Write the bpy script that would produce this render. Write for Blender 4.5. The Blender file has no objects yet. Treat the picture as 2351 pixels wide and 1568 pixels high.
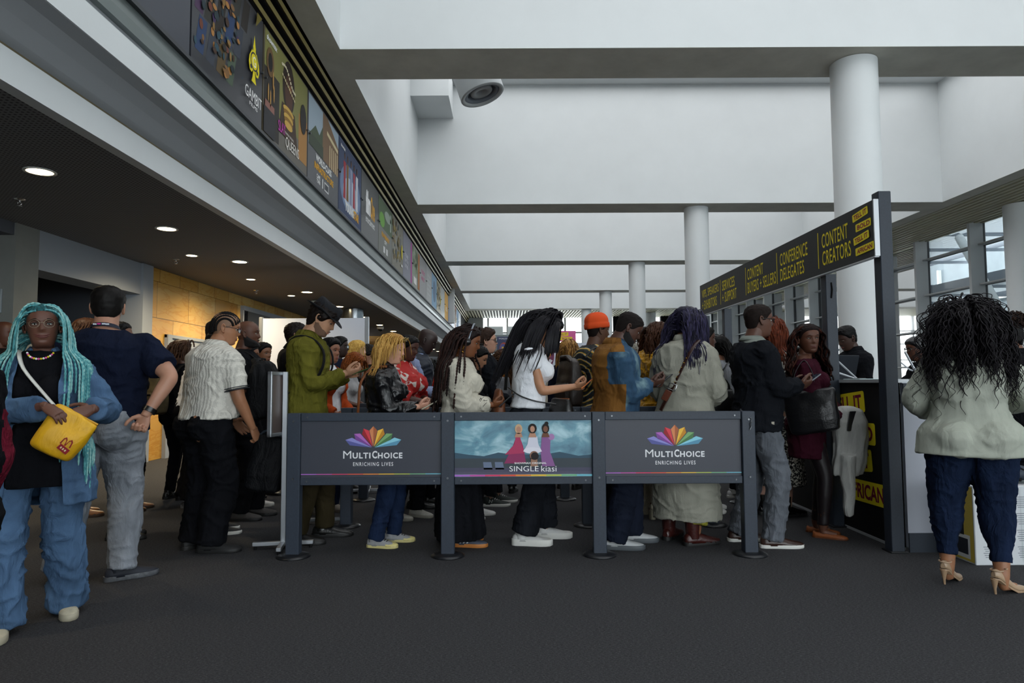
import bpy, bmesh, math, random
import numpy as np
from mathutils import Vector, Matrix, Euler

S = bpy.context.scene
COL = S.collection
PI = math.pi

# ---------------------------------------------------------------- camera
F_PX, W_PX, H_PX = 1540.0, 2351.0, 1568.0
CAM_Z = 1.18
PITCH = math.atan(94 / F_PX)
ROLL = math.radians(-0.28)
PX0 = 1163.0                                   # optical axis in the frame
cam = bpy.data.cameras.new('camera')
cam.sensor_width = 36.0
cam.lens = F_PX / W_PX * 36.0
cam.shift_x = (W_PX / 2 - PX0) / W_PX
cam.clip_start = 0.05
cam.clip_end = 400
cam_o = bpy.data.objects.new('camera', cam)
COL.objects.link(cam_o)
RCAM = Matrix.Rotation(PI / 2 + PITCH, 4, 'X') @ Matrix.Rotation(ROLL, 4, 'Z')
cam_o.matrix_world = Matrix.Translation((0, 0, CAM_Z)) @ RCAM
S.camera = cam_o

# ---------------------------------------------------------------- view, world, daylight
S.view_settings.view_transform = 'Standard'
S.view_settings.look = 'None'
S.view_settings.gamma = 1.0
S.view_settings.use_curve_mapping = False
S.view_settings.exposure = 0.75
S.cycles.max_bounces = 7
S.cycles.diffuse_bounces = 4
S.cycles.glossy_bounces = 2
S.cycles.transmission_bounces = 3
S.cycles.transparent_max_bounces = 10
S.cycles.caustics_reflective = False
S.cycles.caustics_refractive = False
S.cycles.sample_clamp_indirect = 4.0
S.cycles.use_denoising = True

world = bpy.data.worlds.new('overcast_sky')
S.world = world
world.use_nodes = True
wn = world.node_tree.nodes
wn['Background'].inputs[0].default_value = (0.95, 0.975, 1.0, 1)
wn['Background'].inputs[1].default_value = 3.6


def area_light(name, loc, rot, sx, sy, power, color=(1, 1, 1), spread=PI):
    l = bpy.data.lights.new(name, 'AREA')
    l.shape = 'RECTANGLE'
    l.size, l.size_y = sx, sy
    l.energy = power
    l.color = color
    l.spread = spread
    o = bpy.data.objects.new(name, l)
    COL.objects.link(o)
    o.location = loc
    o.rotation_euler = rot
    return o


BEAM_Y = [0.85, 8.6, 16.35, 24.15, 32.0, 40.0]
SOFFIT = 5.58
for i, by in enumerate([-7.0] + BEAM_Y[:-1]):       # daylight falling through the roof lights between the beams
    area_light('daylight_roof_light', (4.3, by + 4.3, 8.55), (0, 0, 0), 12.4, 6.4, 240 if i > 0 else 130, (0.97, 0.985, 1.0))
pl = area_light('window_wall_portal', (13.9, 15, 3.4), (0, math.radians(90), 0), 4.4, 46, 1)
pl.data.cycles.is_portal = True
pl = area_light('rear_fill_portal', (6.1, -8.4, 2.9), (math.radians(90), 0, PI), 15, 5.6, 1)  # portal for the added rear glazing, out of view
pl.data.cycles.is_portal = True


# ---------------------------------------------------------------- pixel -> place helpers (used to find where things stand)
def ray(px, py):
    d = RCAM.to_3x3() @ Vector(((px - PX0) / F_PX, (H_PX / 2 - py) / F_PX, -1.0))
    return d


def onY(px, py, Y):
    d = ray(px, py)
    return Vector((0, 0, CAM_Z)) + d * (Y / d.y)


def onZ(px, py, z=0.0):
    d = ray(px, py)
    return Vector((0, 0, CAM_Z)) + d * ((z - CAM_Z) / d.z)


def onX(px, py, x):
    d = ray(px, py)
    return Vector((0, 0, CAM_Z)) + d * (x / d.x)


# ---------------------------------------------------------------- materials
def lin(c):
    if isinstance(c, str):
        c = c.lstrip('#')
        c = [int(c[i:i + 2], 16) / 255 for i in (0, 2, 4)]
    return tuple((v / 12.92 if v <= 0.04045 else ((v + 0.055) / 1.055) ** 2.4) for v in c)


MATS = {}


class NT:
    """tiny node helper"""
    def __init__(self, m):
        self.t = m.node_tree
        self.n = m.node_tree.nodes
        self.l = m.node_tree.links
        self.b = self.n['Principled BSDF']

    def add(self, kind, **kw):
        n = self.n.new(kind)
        for k, v in kw.items():
            if k.startswith('i_'):
                key = k[2:].replace('_', ' ')
                n.inputs[key].default_value = v
            else:
                setattr(n, k, v)
        return n

    def link(self, a, b):
        self.l.new(a, b)

    def coord(self, scale=(1, 1, 1), kind='Object', rot=(0, 0, 0), loc=(0, 0, 0)):
        tc = self.add('ShaderNodeTexCoord')
        mp = self.add('ShaderNodeMapping')
        mp.inputs['Scale'].default_value = scale
        mp.inputs['Rotation'].default_value = rot
        mp.inputs['Location'].default_value = loc
        self.link(tc.outputs[kind], mp.inputs[0])
        return mp.outputs[0]

    def noise(self, co, scale, detail=3, rough=0.5, dist=0.0):
        n = self.add('ShaderNodeTexNoise')
        n.inputs['Scale'].default_value = scale
        n.inputs['Detail'].default_value = detail
        n.inputs['Roughness'].default_value = rough
        n.inputs['Distortion'].default_value = dist
        self.link(co, n.inputs['Vector'])
        return n.outputs['Fac']

    def ramp(self, fac, stops, interp='LINEAR'):
        r = self.add('ShaderNodeValToRGB')
        r.color_ramp.interpolation = interp
        els = r.color_ramp.elements
        while len(els) < len(stops):
            els.new(0.5)
        for e, (p, c) in zip(els, stops):
            e.position = p
            e.color = (*c, 1) if len(c) == 3 else c
        self.link(fac, r.inputs[0])
        return r.outputs[0]

    def mix(self, fac, a, b, blend='MIX'):
        m = self.add('ShaderNodeMix', data_type='RGBA', blend_type=blend)
        for v, i in ((fac, 0), (a, 6), (b, 7)):
            if hasattr(v, 'is_linked') or hasattr(v, 'links'):
                self.link(v, m.inputs[i])
            elif i == 0:
                m.inputs[0].default_value = v
            else:
                m.inputs[i].default_value = (*v, 1)
        return m.outputs[2]

    def bump(self, h, strength=0.3, dist=0.01):
        b = self.add('ShaderNodeBump')
        b.inputs['Strength'].default_value = strength
        b.inputs['Distance'].default_value = dist
        self.link(h, b.inputs['Height'])
        self.link(b.outputs[0], self.b.inputs['Normal'])

    def color(self, out):
        self.link(out, self.b.inputs['Base Color'])


def mat(name, color='#808080', rough=0.6, metal=0.0, spec=0.5, emit=None, estr=0.0, fn=None, sheen=0.0, coat=0.0):
    if name in MATS:
        return MATS[name]
    m = bpy.data.materials.new(name)
    m.use_nodes = True
    b = m.node_tree.nodes['Principled BSDF']
    c = lin(color)
    b.inputs['Base Color'].default_value = (*c, 1)
    b.inputs['Roughness'].default_value = rough
    b.inputs['Metallic'].default_value = metal
    b.inputs['Specular IOR Level'].default_value = spec
    b.inputs['Sheen Weight'].default_value = sheen
    b.inputs['Coat Weight'].default_value = coat
    if emit:
        b.inputs['Emission Color'].default_value = (*lin(emit), 1)
        b.inputs['Emission Strength'].default_value = estr
    if fn:
        fn(NT(m), c)
    m.diffuse_color = (*c, 1)
    MATS[name] = m
    return m


def flat(color, rough=0.6):
    """plain printed / painted colour"""
    key = 'paint_' + str(color).lstrip('#')
    return mat(key, color, rough, spec=0.3)


def speckle(scale, amt=0.25, bump=0.0):
    def fn(n, c):
        co = n.coord()
        f = n.noise(co, scale, 4, 0.6)
        d = tuple(v * (1 - amt) for v in c)
        u = tuple(min(1, v * (1 + amt)) for v in c)
        n.color(n.ramp(f, [(0.3, d), (0.7, u)]))
        if bump:
            n.bump(f, bump, 0.01)
    return fn


def fabric(weave=420.0, fold=7.0, amt=0.18, fb=0.55, wb=0.05, stretch=(1, 1, 0.45)):
    """cloth: slight colour variation, soft folds, fine weave"""
    def fn(n, c):
        co = n.coord(stretch)
        f = n.noise(co, fold, 4, 0.55, 0.6)
        d = tuple(v * (1 - amt) for v in c)
        u = tuple(min(1, v * (1 + amt)) for v in c)
        n.color(n.ramp(f, [(0.3, d), (0.7, u)]))
        w = n.noise(n.coord(), weave, 2, 0.5)
        m = n.add('ShaderNodeMath', operation='MULTIPLY_ADD')
        n.link(w, m.inputs[0])
        m.inputs[1].default_value = wb
        n.link(f, m.inputs[2])
        n.bump(m.outputs[0], min(1.0, fb * 1.5), 0.045)
    return fn


def twotone(c2, scale, thr=0.55, kind='noise', bump=0.3, c3=None):
    """printed cloth: second colour in patches"""
    def fn(n, c):
        co = n.coord()
        if kind == 'voronoi':
            v = n.add('ShaderNodeTexVoronoi', feature='DISTANCE_TO_EDGE')
            v.inputs['Scale'].default_value = scale
            n.link(co, v.inputs['Vector'])
            f = v.outputs['Distance']
        elif kind == 'dots':
            v = n.add('ShaderNodeTexVoronoi')
            v.inputs['Scale'].default_value = scale
            n.link(co, v.inputs['Vector'])
            f = v.outputs['Distance']
        else:
            f = n.noise(co, scale, 2, 0.5, 0.4)
        stops = [(thr - 0.02, c), (thr + 0.02, lin(c2))]
        if c3:
            stops.append((min(1, thr + 0.14), lin(c2)))
            stops.append((min(1, thr + 0.17), lin(c3)))
        n.color(n.ramp(f, stops))
        g = n.noise(n.coord((1, 1, 0.45)), 7, 4, 0.55, 0.6)
        n.bump(g, bump, 0.03)
    return fn


# ---------------------------------------------------------------- mesh builder
class MB:
    def __init__(self):
        self.v, self.f, self.mi, self.sm = [], [], [], []

    def add(self, verts, faces, m=0, smooth=False):
        o = len(self.v)
        self.v.extend([tuple(p) for p in verts])
        for f in faces:
            self.f.append(tuple(i + o for i in f))
            self.mi.append(m)
            self.sm.append(smooth)

    def box(self, lo, hi, m=0, M=None):
        x0, y0, z0 = lo
        x1, y1, z1 = hi
        vs = [(x0, y0, z0), (x1, y0, z0), (x1, y1, z0), (x0, y1, z0), (x0, y0, z1), (x1, y0, z1), (x1, y1, z1), (x0, y1, z1)]
        if M is not None:
            vs = [M @ Vector(p) for p in vs]
        self.add(vs, [(0, 3, 2, 1), (4, 5, 6, 7), (0, 1, 5, 4), (1, 2, 6, 5), (2, 3, 7, 6), (3, 0, 4, 7)], m)

    def cbox(self, c, s, m=0, M=None):
        self.box([c[i] - s[i] / 2 for i in range(3)], [c[i] + s[i] / 2 for i in range(3)], m, M)

    def bbox(self, lo, hi, r=0.01, m=0, M=None):
        """box with its edges rounded off (octagonal section in plan and chamfered top/bottom)"""
        x0, y0, z0 = lo
        x1, y1, z1 = hi
        r = min(r, (x1 - x0) * .45, (y1 - y0) * .45, (z1 - z0) * .45)

        def ring(z, d):
            a, b, c, e = x0 + d, x1 - d, y0 + d, y1 - d
            k = r
            return [(a + k, c, z), (b - k, c, z), (b, c + k, z), (b, e - k, z), (b - k, e, z), (a + k, e, z), (a, e - k, z), (a, c + k, z)]
        rings = [ring(z0, r * .6), ring(z0 + r, 0), ring(z1 - r, 0), ring(z1, r * .6)]
        if M is not None:
            rings = [[M @ Vector(p) for p in rr] for rr in rings]
        self.loft(rings, m, caps=True, smooth=False)

    def loft(self, rings, m=0, caps=True, smooth=True, closed=True):
        n = len(rings[0])
        vs = [p for r in rings for p in r]
        fs = []
        for i in range(len(rings) - 1):
            for j in range(n if closed else n - 1):
                a, b = i * n + j, i * n + (j + 1) % n
                fs.append((a, b, b + n, a + n))
        self.add(vs, fs, m, smooth)
        if caps and closed:
            self.add(rings[0], [tuple(range(n))[::-1]], m, False)
            self.add(rings[-1], [tuple(range(n))], m, False)

    def tube(self, pts, rad, seg=8, m=0, caps=True, flat_=1.0, smooth=True, up=None):
        pts = [Vector(p) for p in pts]
        if not hasattr(rad, '__len__'):
            rad = [rad] * len(pts)
        rings = []
        t0 = (pts[1] - pts[0]).normalized()
        ref = Vector(up) if up is not None else (Vector((0, 0, 1)) if abs(t0.z) < 0.9 else Vector((1, 0, 0)))
        a = t0.cross(ref).normalized()
        for i, p in enumerate(pts):
            t = (pts[min(i + 1, len(pts) - 1)] - pts[max(i - 1, 0)])
            if t.length < 1e-9:
                t = t0
            t.normalize()
            a = (a - t * a.dot(t))
            if a.length < 1e-6:
                a = t.orthogonal()
            a.normalize()
            b = t.cross(a)
            rings.append([p + (a * math.cos(2 * PI * k / seg) + b * math.sin(2 * PI * k / seg) * flat_) * rad[i] for k in range(seg)])
        self.loft(rings, m, caps, smooth)

    def cyl(self, p0, p1, r, seg=20, m=0, r1=None, smooth=True):
        self.tube([p0, p1], [r, r1 if r1 is not None else r], seg, m, True, 1.0, smooth)

    def lathe(self, prof, c=(0, 0, 0), seg=24, m=0, M=None, smooth=True, caps=True):
        rings = []
        for r, z in prof:
            ring = [Vector((c[0] + r * math.cos(2 * PI * k / seg), c[1] + r * math.sin(2 * PI * k / seg), c[2] + z)) for k in range(seg)]
            if M is not None:
                ring = [M @ p for p in ring]
            rings.append(ring)
        self.loft(rings, m, caps, smooth)

    def ell(self, c, r, seg=14, rings=9, m=0, M=None):
        rr = []
        for i in range(rings):
            th = PI * (i + 0.02) / (rings - 1 + 0.04)
            ring = [Vector((c[0] + r[0] * math.sin(th) * math.cos(2 * PI * k / seg), c[1] + r[1] * math.sin(th) * math.sin(2 * PI * k / seg), c[2] - r[2] * math.cos(th))) for k in range(seg)]
            if M is not None:
                ring = [M @ p for p in ring]
            rr.append(ring)
        self.loft(rr, m, True, True)

    def poly_prism(self, pts, axis_fn, t0, t1, m=0):
        """pts 2-D outline, axis_fn(u,v,t)->3-D"""
        n = len(pts)
        vs = [axis_fn(u, v, t0) for u, v in pts] + [axis_fn(u, v, t1) for u, v in pts]
        fs = [tuple(range(n))[::-1], tuple(range(n, 2 * n))] + [(i, (i + 1) % n, (i + 1) % n + n, i + n) for i in range(n)]
        self.add(vs, fs, m)

    def build(self, name, mats, parent=None, mx=None):
        me = bpy.data.meshes.new(name)
        me.from_pydata(self.v, [], self.f)
        if not isinstance(mats, (list, tuple)):
            mats = [mats]
        for mm in mats:
            me.materials.append(mm)
        me.polygons.foreach_set('material_index', self.mi)
        me.polygons.foreach_set('use_smooth', self.sm)
        me.update()
        o = bpy.data.objects.new(name, me)
        COL.objects.link(o)
        if parent is not None:
            o.parent = parent
        if mx is not None:
            o.matrix_local = mx
        return o


def tag(o, label=None, cat=None, group=None, kind=None):
    if label:
        o['label'] = label
    if cat:
        o['category'] = cat
    if group:
        o['group'] = group
    if kind:
        o['kind'] = kind
    return o


def thing(name, label, cat, loc=(0, 0, 0), rz=0.0, group=None):
    o = bpy.data.objects.new(name, None)
    o.empty_display_size = 0.1
    COL.objects.link(o)
    o.location = loc
    o.rotation_euler = (0, 0, rz)
    return tag(o, label, cat, group)


def struct(name, mb, mats):
    return tag(mb.build(name, mats), kind='structure')


# ---------------------------------------------------------------- flat printing on boards: shapes and lettering
_txt = {}


def text_geo(s, bold=0.0, spacing=1.0):
    key = (s, bold, spacing)
    if key in _txt:
        return _txt[key]
    cu = bpy.data.curves.new('t', 'FONT')
    cu.body = s
    cu.offset = bold
    cu.space_character = spacing
    cu.resolution_u = 3
    cu.fill_mode = 'FRONT'
    o = bpy.data.objects.new('t', cu)
    COL.objects.link(o)
    dg = bpy.context.evaluated_depsgraph_get()
    dg.update()
    me = bpy.data.meshes.new_from_object(o.evaluated_get(dg))
    vs = [(v.co.x, v.co.y) for v in me.vertices]
    fs = [tuple(p.vertices) for p in me.polygons]
    bpy.data.objects.remove(o)
    bpy.data.curves.remove(cu)
    bpy.data.meshes.remove(me)
    if vs:
        a = np.array(vs)
        lo, hi = a.min(0), a.max(0)
        a = (a - lo) / (hi - lo)
        vs = [tuple(p) for p in a]
        asp = float((hi - lo)[0] / (hi - lo)[1])
    else:
        asp = 1
    _txt[key] = (vs, fs, asp)
    return _txt[key]


class Print:
    """flat graphics on a plane: origin o, axes u (right), v (up), n (towards the reader)"""
    def __init__(self, o, u, v):
        self.o, self.u, self.v = Vector(o), Vector(u).normalized(), Vector(v).normalized()
        self.n = self.u.cross(self.v)
        self.mb = MB()
        self.mats = []
        self.layer = 1

    def mi(self, color):
        m = color if isinstance(color, bpy.types.Material) else flat(color)
        if m not in self.mats:
            self.mats.append(m)
        return self.mats.index(m)

    def P(self, x, y, k=None):
        return self.o + self.u * x + self.v * y + self.n * (0.0006 * (self.layer if k is None else k))

    def poly(self, pts, color):
        self.mb.add([self.P(x, y) for x, y in pts], [tuple(range(len(pts)))], self.mi(color))
        return self

    def rect(self, x, y, w, h, color, rot=0.0):
        c, s = math.cos(rot), math.sin(rot)
        pts = [(-w / 2, -h / 2), (w / 2, -h / 2), (w / 2, h / 2), (-w / 2, h / 2)]
        return self.poly([(x + a * c - b * s, y + a * s + b * c) for a, b in pts], color)

    def rrect(self, x, y, w, h, r, color, rot=0.0):
        pts = []
        for cx, cy, a0 in ((w / 2 - r, -h / 2 + r, -90), (w / 2 - r, h / 2 - r, 0), (-w / 2 + r, h / 2 - r, 90), (-w / 2 + r, -h / 2 + r, 180)):
            for k in range(5):
                a = math.radians(a0 + 90 * k / 4)
                pts.append((cx + r * math.cos(a), cy + r * math.sin(a)))
        c, s = math.cos(rot), math.sin(rot)
        return self.poly([(x + a * c - b * s, y + a * s + b * c) for a, b in pts], color)

    def disc(self, x, y, rx, ry, color, seg=18, a0=0, a1=360):
        return self.poly([(x + rx * math.cos(math.radians(a0 + (a1 - a0) * k / seg)), y + ry * math.sin(math.radians(a0 + (a1 - a0) * k / seg))) for k in range(seg + (0 if a1 - a0 == 360 else 1))], color)

    def text(self, s, x, y, w, h, color, bold=0.0, rot=0.0, anchor='c', spacing=1.0):
        """fit the string into w x h (h may be None to keep proportion)"""
        vs, fs, asp = text_geo(s, bold, spacing)
        if w is None:
            w = h * asp
        if h is None:
            h = w / asp
        ox = {'c': -0.5, 'l': 0.0, 'r': -1.0}[anchor]
        c, sn = math.cos(rot), math.sin(rot)
        pts = []
        for a, b in vs:
            a, b = (a + ox) * w, (b - 0.5) * h
            pts.append(self.P(x + a * c - b * sn, y + a * sn + b * c))
        self.mb.add(pts, fs, self.mi(color))
        return self

    def up(self, k=1):
        self.layer += k
        return self

    def build(self, name, parent=None):
        return self.mb.build(name, self.mats, parent)


def tell_it_tags(p, x, y, w, bg='#d9c61d', fg='#8d1238', step=None, rots=(0.10, 0.03, 0.10, 0.04), first=0, k_h=.30):
    """the stacked slogan tags: TELL IT / BOLD / TELL IT / AFRICAN, top to bottom, left edge x, top y"""
    words = [('TELL IT', 0.86, 0.0), ('BOLD', 0.84, 0.17), ('TELL IT', 0.86, 0.04), ('AFRICAN', 1.0, 0.14)]
    h = w * k_h
    step = step or h * 1.3
    for k, (s, ww, dx) in enumerate(words):
        if k < first:
            continue
        cx, cy = x + (dx + ww / 2) * w, y - (k + 0.5) * step
        p.up()
        p.rrect(cx, cy, ww * w, h, h * 0.16, bg, rots[k])
        p.up()
        p.text(s, cx + (0.02 * w if k == 1 else 0), cy, ww * w * 0.82, h * 0.62, fg, 0.03, rots[k])
# ================================================================ the hall
def carpet_fn(n, c):
    co = n.coord()
    f = n.noise(co, 130, 3, 0.7)
    g = n.noise(n.coord((1, 6, 1)), 60, 2, 0.6)
    m = n.add('ShaderNodeMath', operation='MULTIPLY')
    n.link(f, m.inputs[0])
    n.link(g, m.inputs[1])
    n.color(n.ramp(m.outputs[0], [(0.1, tuple(v * .35 for v in c)), (0.28, c), (0.5, tuple(v * 2.2 for v in c))]))
    n.bump(m.outputs[0], 0.5, 0.01)


def perf_fn(n, c):
    co = n.coord()
    v = n.add('ShaderNodeTexVoronoi')
    v.inputs['Scale'].default_value = 26
    v.inputs['Randomness'].default_value = 0.0
    n.link(co, v.inputs['Vector'])
    n.color(n.ramp(v.outputs['Distance'], [(0.20, tuple(x * .25 for x in c)), (0.30, c)]))


def stone_fn(bw, bh, off=0.5):
    def fn(n, c):
        co = n.coord()
        sep = n.add('ShaderNodeSeparateXYZ')
        n.link(co, sep.inputs[0])
        cmb = n.add('ShaderNodeCombineXYZ')
        n.link(sep.outputs[1], cmb.inputs[0])
        n.link(sep.outputs[2], cmb.inputs[1])
        br = n.add('ShaderNodeTexBrick', offset=off)
        br.inputs['Color1'].default_value = (0.0, 0, 0, 1)
        br.inputs['Color2'].default_value = (1.0, 1, 1, 1)
        br.inputs['Mortar'].default_value = (0.5, 0.5, 0.5, 1)
        br.inputs['Scale'].default_value = 1.0
        br.inputs['Mortar Size'].default_value = 0.006
        br.inputs['Brick Width'].default_value = bw
        br.inputs['Row Height'].default_value = bh
        n.link(cmb.outputs[0], br.inputs['Vector'])
        tone = n.ramp(br.outputs['Color'], [(0.0, lin('#b98a3a')), (0.5, lin('#c9a052')), (1.0, lin('#d8b56a'))])
        vein = n.noise(n.coord((1, 1.2, 4.5), rot=(0.35, 0, 0)), 1.3, 4, 0.55, 0.7)
        vc = n.ramp(vein, [(0.0, (1, 1, 1)), (0.46, (1, 1, 1)), (0.505, (0.84, 0.68, 0.45)), (0.55, (1, .97, .9)), (1, (.9, .8, .62))])
        base = n.mix(0.75, tone, vc, 'MULTIPLY')
        out = n.mix(br.outputs['Fac'], base, lin('#6b5226'))
        n.color(out)
        n.bump(br.outputs['Fac'], -0.3, 0.004)
    return fn


M_CARPET = mat('carpet_charcoal', '#3e3e40', 0.95, spec=0.1, fn=carpet_fn)
M_WHITE = mat('painted_white', '#d6dadb', 0.7, spec=0.2, fn=speckle(1.2, 0.025))
M_CONC = mat('concrete_soffit', '#cbc8bd', 0.85, spec=0.15, fn=speckle(2.2, 0.10, 0.05))
M_CONC2 = mat('concrete_wall', '#7d7f7c', 0.85, spec=0.15, fn=speckle(1.6, 0.10, 0.05))
M_GREYP = mat('painted_grey', '#8d949d', 0.6, spec=0.3)
M_PERF = mat('perforated_ceiling', '#7c7c7f', 0.8, spec=0.15, fn=perf_fn)
M_DARKW = mat('dark_grey_paint', '#4b4f57', 0.7)
M_STONE = mat('sandstone_tiles', '#c9a052', 0.22, spec=0.5, fn=stone_fn(1.05, 0.74))
M_STONET = mat('sandstone_top_course', '#c9a052', 0.22, spec=0.5, fn=stone_fn(0.66, 0.5, 0.0))
M_BLACK = mat('black_matt', '#0b0b0c', 0.8, spec=0.2)
M_GOLD = mat('bronze_slat', '#8a7a3c', 0.45, metal=0.3)
M_ALU = mat('aluminium', '#a9adb2', 0.35, metal=0.8)
M_MULL = mat('window_frame_grey', '#b9bcbd', 0.5)
M_DKFRAME = mat('dark_frame', '#3a3d40', 0.5)
M_RAILM = mat('balustrade_metal', '#7f8786', 0.35, metal=0.5)


def glass_mat():
    m = bpy.data.materials.new('window_glass')
    m.use_nodes = True
    t = m.node_tree
    t.nodes.remove(t.nodes['Principled BSDF'])
    tr = t.nodes.new('ShaderNodeBsdfTransparent')
    tr.inputs[0].default_value = (0.88, 0.93, 0.94, 1)
    gl = t.nodes.new('ShaderNodeBsdfGlossy')
    gl.inputs['Roughness'].default_value = 0.03
    lw = t.nodes.new('ShaderNodeLayerWeight')
    lw.inputs[0].default_value = 0.15
    mx = t.nodes.new('ShaderNodeMixShader')
    t.links.new(lw.outputs['Fresnel'], mx.inputs[0])
    t.links.new(tr.outputs[0], mx.inputs[1])
    t.links.new(gl.outputs[0], mx.inputs[2])
    t.links.new(mx.outputs[0], t.nodes['Material Output'].inputs[0])
    return m


M_GLASS = glass_mat()
Y0, Y1 = -8.0, 47.0

b = MB(); b.box((-9, Y0, -0.1), (13.5, Y1, 0)); struct('floor', b, M_CARPET)
b = MB(); b.box((-9, Y0 - .2, 5.7), (13.6, Y0, 8.8)); b.box((-9, Y0 - .2, 0), (-1.4, Y0, 5.7)); struct('wall_back', b, M_WHITE)
b = MB()
for k in range(6):
    b.box((-1.4 + k * 2.9, Y0 - .15, 0), (-1.3 + k * 2.9, Y0, 5.7))
for z in (.0, 2.4, 4.1):
    b.box((-1.4, Y0 - .12, z), (13.6, Y0 - .02, z + .1))
f3 = struct('rear_fill_window', b, [M_WHITE])  # unseen glazing behind the camera, added to let in fill light
b = MB(); b.add([(-1.4, Y0 - .1, .1), (13.6, Y0 - .1, .1), (13.6, Y0 - .1, 5.7), (-1.4, Y0 - .1, 5.7)], [(0, 1, 2, 3)]); b.build('pane', M_GLASS, f3)
b = MB(); b.box((-9, Y1, 0), (-2.5, Y1 + .2, 8.8)); struct('wall_far', b, M_GREYP)

# coffered main ceiling: deep white beams, concrete soffits, roof lights above
XL, XR = -2.18, 10.8
ALLB = [-7.0] + BEAM_Y
for i, by in enumerate(ALLB):
    b = MB()
    b.box((XL, by, SOFFIT), (XR, by + 0.88, 8.6), 0)
    b.add([(XL, by, SOFFIT - .004), (XR, by, SOFFIT - .004), (XR, by + .88, SOFFIT - .004), (XL, by + .88, SOFFIT - .004)], [(0, 3, 2, 1)], 1)
    tag(b.build('ceiling_beam', [M_WHITE, M_CONC]), kind='structure')
b = MB(); b.box((-2.52, Y0, SOFFIT), (XL, 41, 8.6), 0)
b.add([(-2.52, Y0, SOFFIT - .004), (XL, Y0, SOFFIT - .004), (XL, 41, SOFFIT - .004), (-2.52, 41, SOFFIT - .004)], [(0, 3, 2, 1)], 1)
struct('trim_1', b, [M_WHITE, M_CONC])
b = MB(); b.box((XR, Y0, SOFFIT), (11.2, 41, 8.6), 0)
b.add([(XR, Y0, SOFFIT - .004), (11.2, Y0, SOFFIT - .004), (11.2, 41, SOFFIT - .004), (XR, 41, SOFFIT - .004)], [(0, 3, 2, 1)], 1)
struct('trim_2', b, [M_WHITE, M_CONC])
b = MB(); b.box((-9, Y0, 8.6), (13.6, Y1, 8.8)); struct('ceiling', b, M_WHITE)

# round white columns under the beams
for i, by in enumerate(BEAM_Y):
    b = MB()
    b.lathe([(0.30, 0), (0.30, SOFFIT - .012)], (4.83, by + .46, 0), 40)
    tag(b.build('column', M_WHITE), kind='structure')
b = MB(); b.lathe([(0.32, 0), (0.32, SOFFIT - .012)], (12.85, 16.6, 0), 40); tag(b.build('column', M_WHITE), kind='structure')
b = MB(); b.lathe([(0.32, 0), (0.32, SOFFIT - .012)], (9.2, 42.6, 0), 30); tag(b.build('column', M_WHITE), kind='structure')

# slatted soffit along the window wall
b = MB(); b.box((11.2, Y0, SOFFIT + .12), (13.5, Y1, 8.6)); struct('trim_3', b, M_BLACK)
M_SLAT = mat('soffit_slat', '#bdb99f', 0.5)
b = MB()
for k in range(12):
    x = 11.26 + k * 0.187
    b.box((x, Y0, SOFFIT), (x + 0.095, 44, SOFFIT + .10))
struct('trim_4', b, M_SLAT)
# the far slatted soffit and bulkhead
b = MB(); b.box((-2.6, 41, SOFFIT + .12), (11.2, Y1, 8.6)); struct('trim_5', b, M_BLACK)
b = MB()
for k in range(74):
    x = -2.6 + k * 0.187
    b.box((x, 41, SOFFIT), (x + 0.09, 45.8, SOFFIT + .10))
struct('trim_6', b, M_SLAT)

# window wall on the right
ZG = SOFFIT + .12
b = MB()
for k in range(23):
    y = -6.35 + k * 2.5
    if y > 46: break
    b.box((13.0, y - .05, 0), (13.38, y + .05, ZG), 0)
    b.box((13.38, y - .03, 0), (13.46, y + .03, ZG), 1)
for z in (1.62, 2.74, 3.86, 4.98):
    b.box((13.22, Y0, z - .02), (13.42, Y1, z + .02), 0)
    b.box((13.42, Y0, z - .03), (13.47, Y1, z + .03), 1)
b.box((13.2, Y0, 0), (13.5, Y1, .12), 1)
f1 = struct('window_1', b, [M_MULL, M_DKFRAME])
b = MB(); b.add([(13.44, Y0, .12), (13.44, Y1, .12), (13.44, Y1, ZG), (13.44, Y0, ZG)], [(0, 1, 2, 3)])
b.build('pane', M_GLASS, f1)

# far end: glazed screen with a white counter front and a first-floor balustrade
b = MB()
for k in range(13):
    x = -2.6 + k * 1.33
    b.box((x - .06, 46.2, 0), (x + .06, 46.5, ZG), 0)
for z in (1.0, 2.6, 3.7, 4.6):
    b.box((-2.6, 46.25, z - .05), (13.4, 46.45, z + .05), 0)
b.box((-2.65, 45.6, 0), (-1.6, 46.5, ZG), 0)
f2 = struct('window_2', b, [M_MULL])
b = MB(); b.add([(-2.6, 46.4, 0), (13.4, 46.4, 0), (13.4, 46.4, ZG), (-2.6, 46.4, ZG)], [(0, 1, 2, 3)])
b.build('pane', M_GLASS, f2)
b = MB(); b.box((-2.5, 39.0, 2.45), (2.9, 39.3, 2.95)); b.box((-2.5, 39.05, 2.95), (2.9, 39.1, 4.0), 1)
struct('trim_7', b, [M_WHITE, M_RAILM])
b = MB()
for x in (5.6, 7.2, 8.4, 10.4):
    b.box((x, 45.0, 0), (x + .7, 45.3, ZG))
struct('trim_8', b, M_BLACK)

# ---------------------------------------------------------------- mezzanine on the left
b = MB(); b.box((-9, Y0, 3.0), (-3.06, Y1, 3.12)); struct('ceiling_left', b, M_PERF)


def strip(name, pts, m, y0=Y0, y1=Y1, closed=False):
    b = MB()
    n = len(pts)
    vs = [(x, y0, z) for x, z in pts] + [(x, y1, z) for x, z in pts]
    fs = [(i, i + n, i + 1 + n, i + 1) for i in range(n - 1)]
    if closed:
        fs.append((n - 1, 2 * n - 1, n, 0))
        fs.append(tuple(range(n)))
        fs.append(tuple(range(2 * n - 1, n - 1, -1)))
    b.add(vs, fs)
    return struct(name, b, m)


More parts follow.
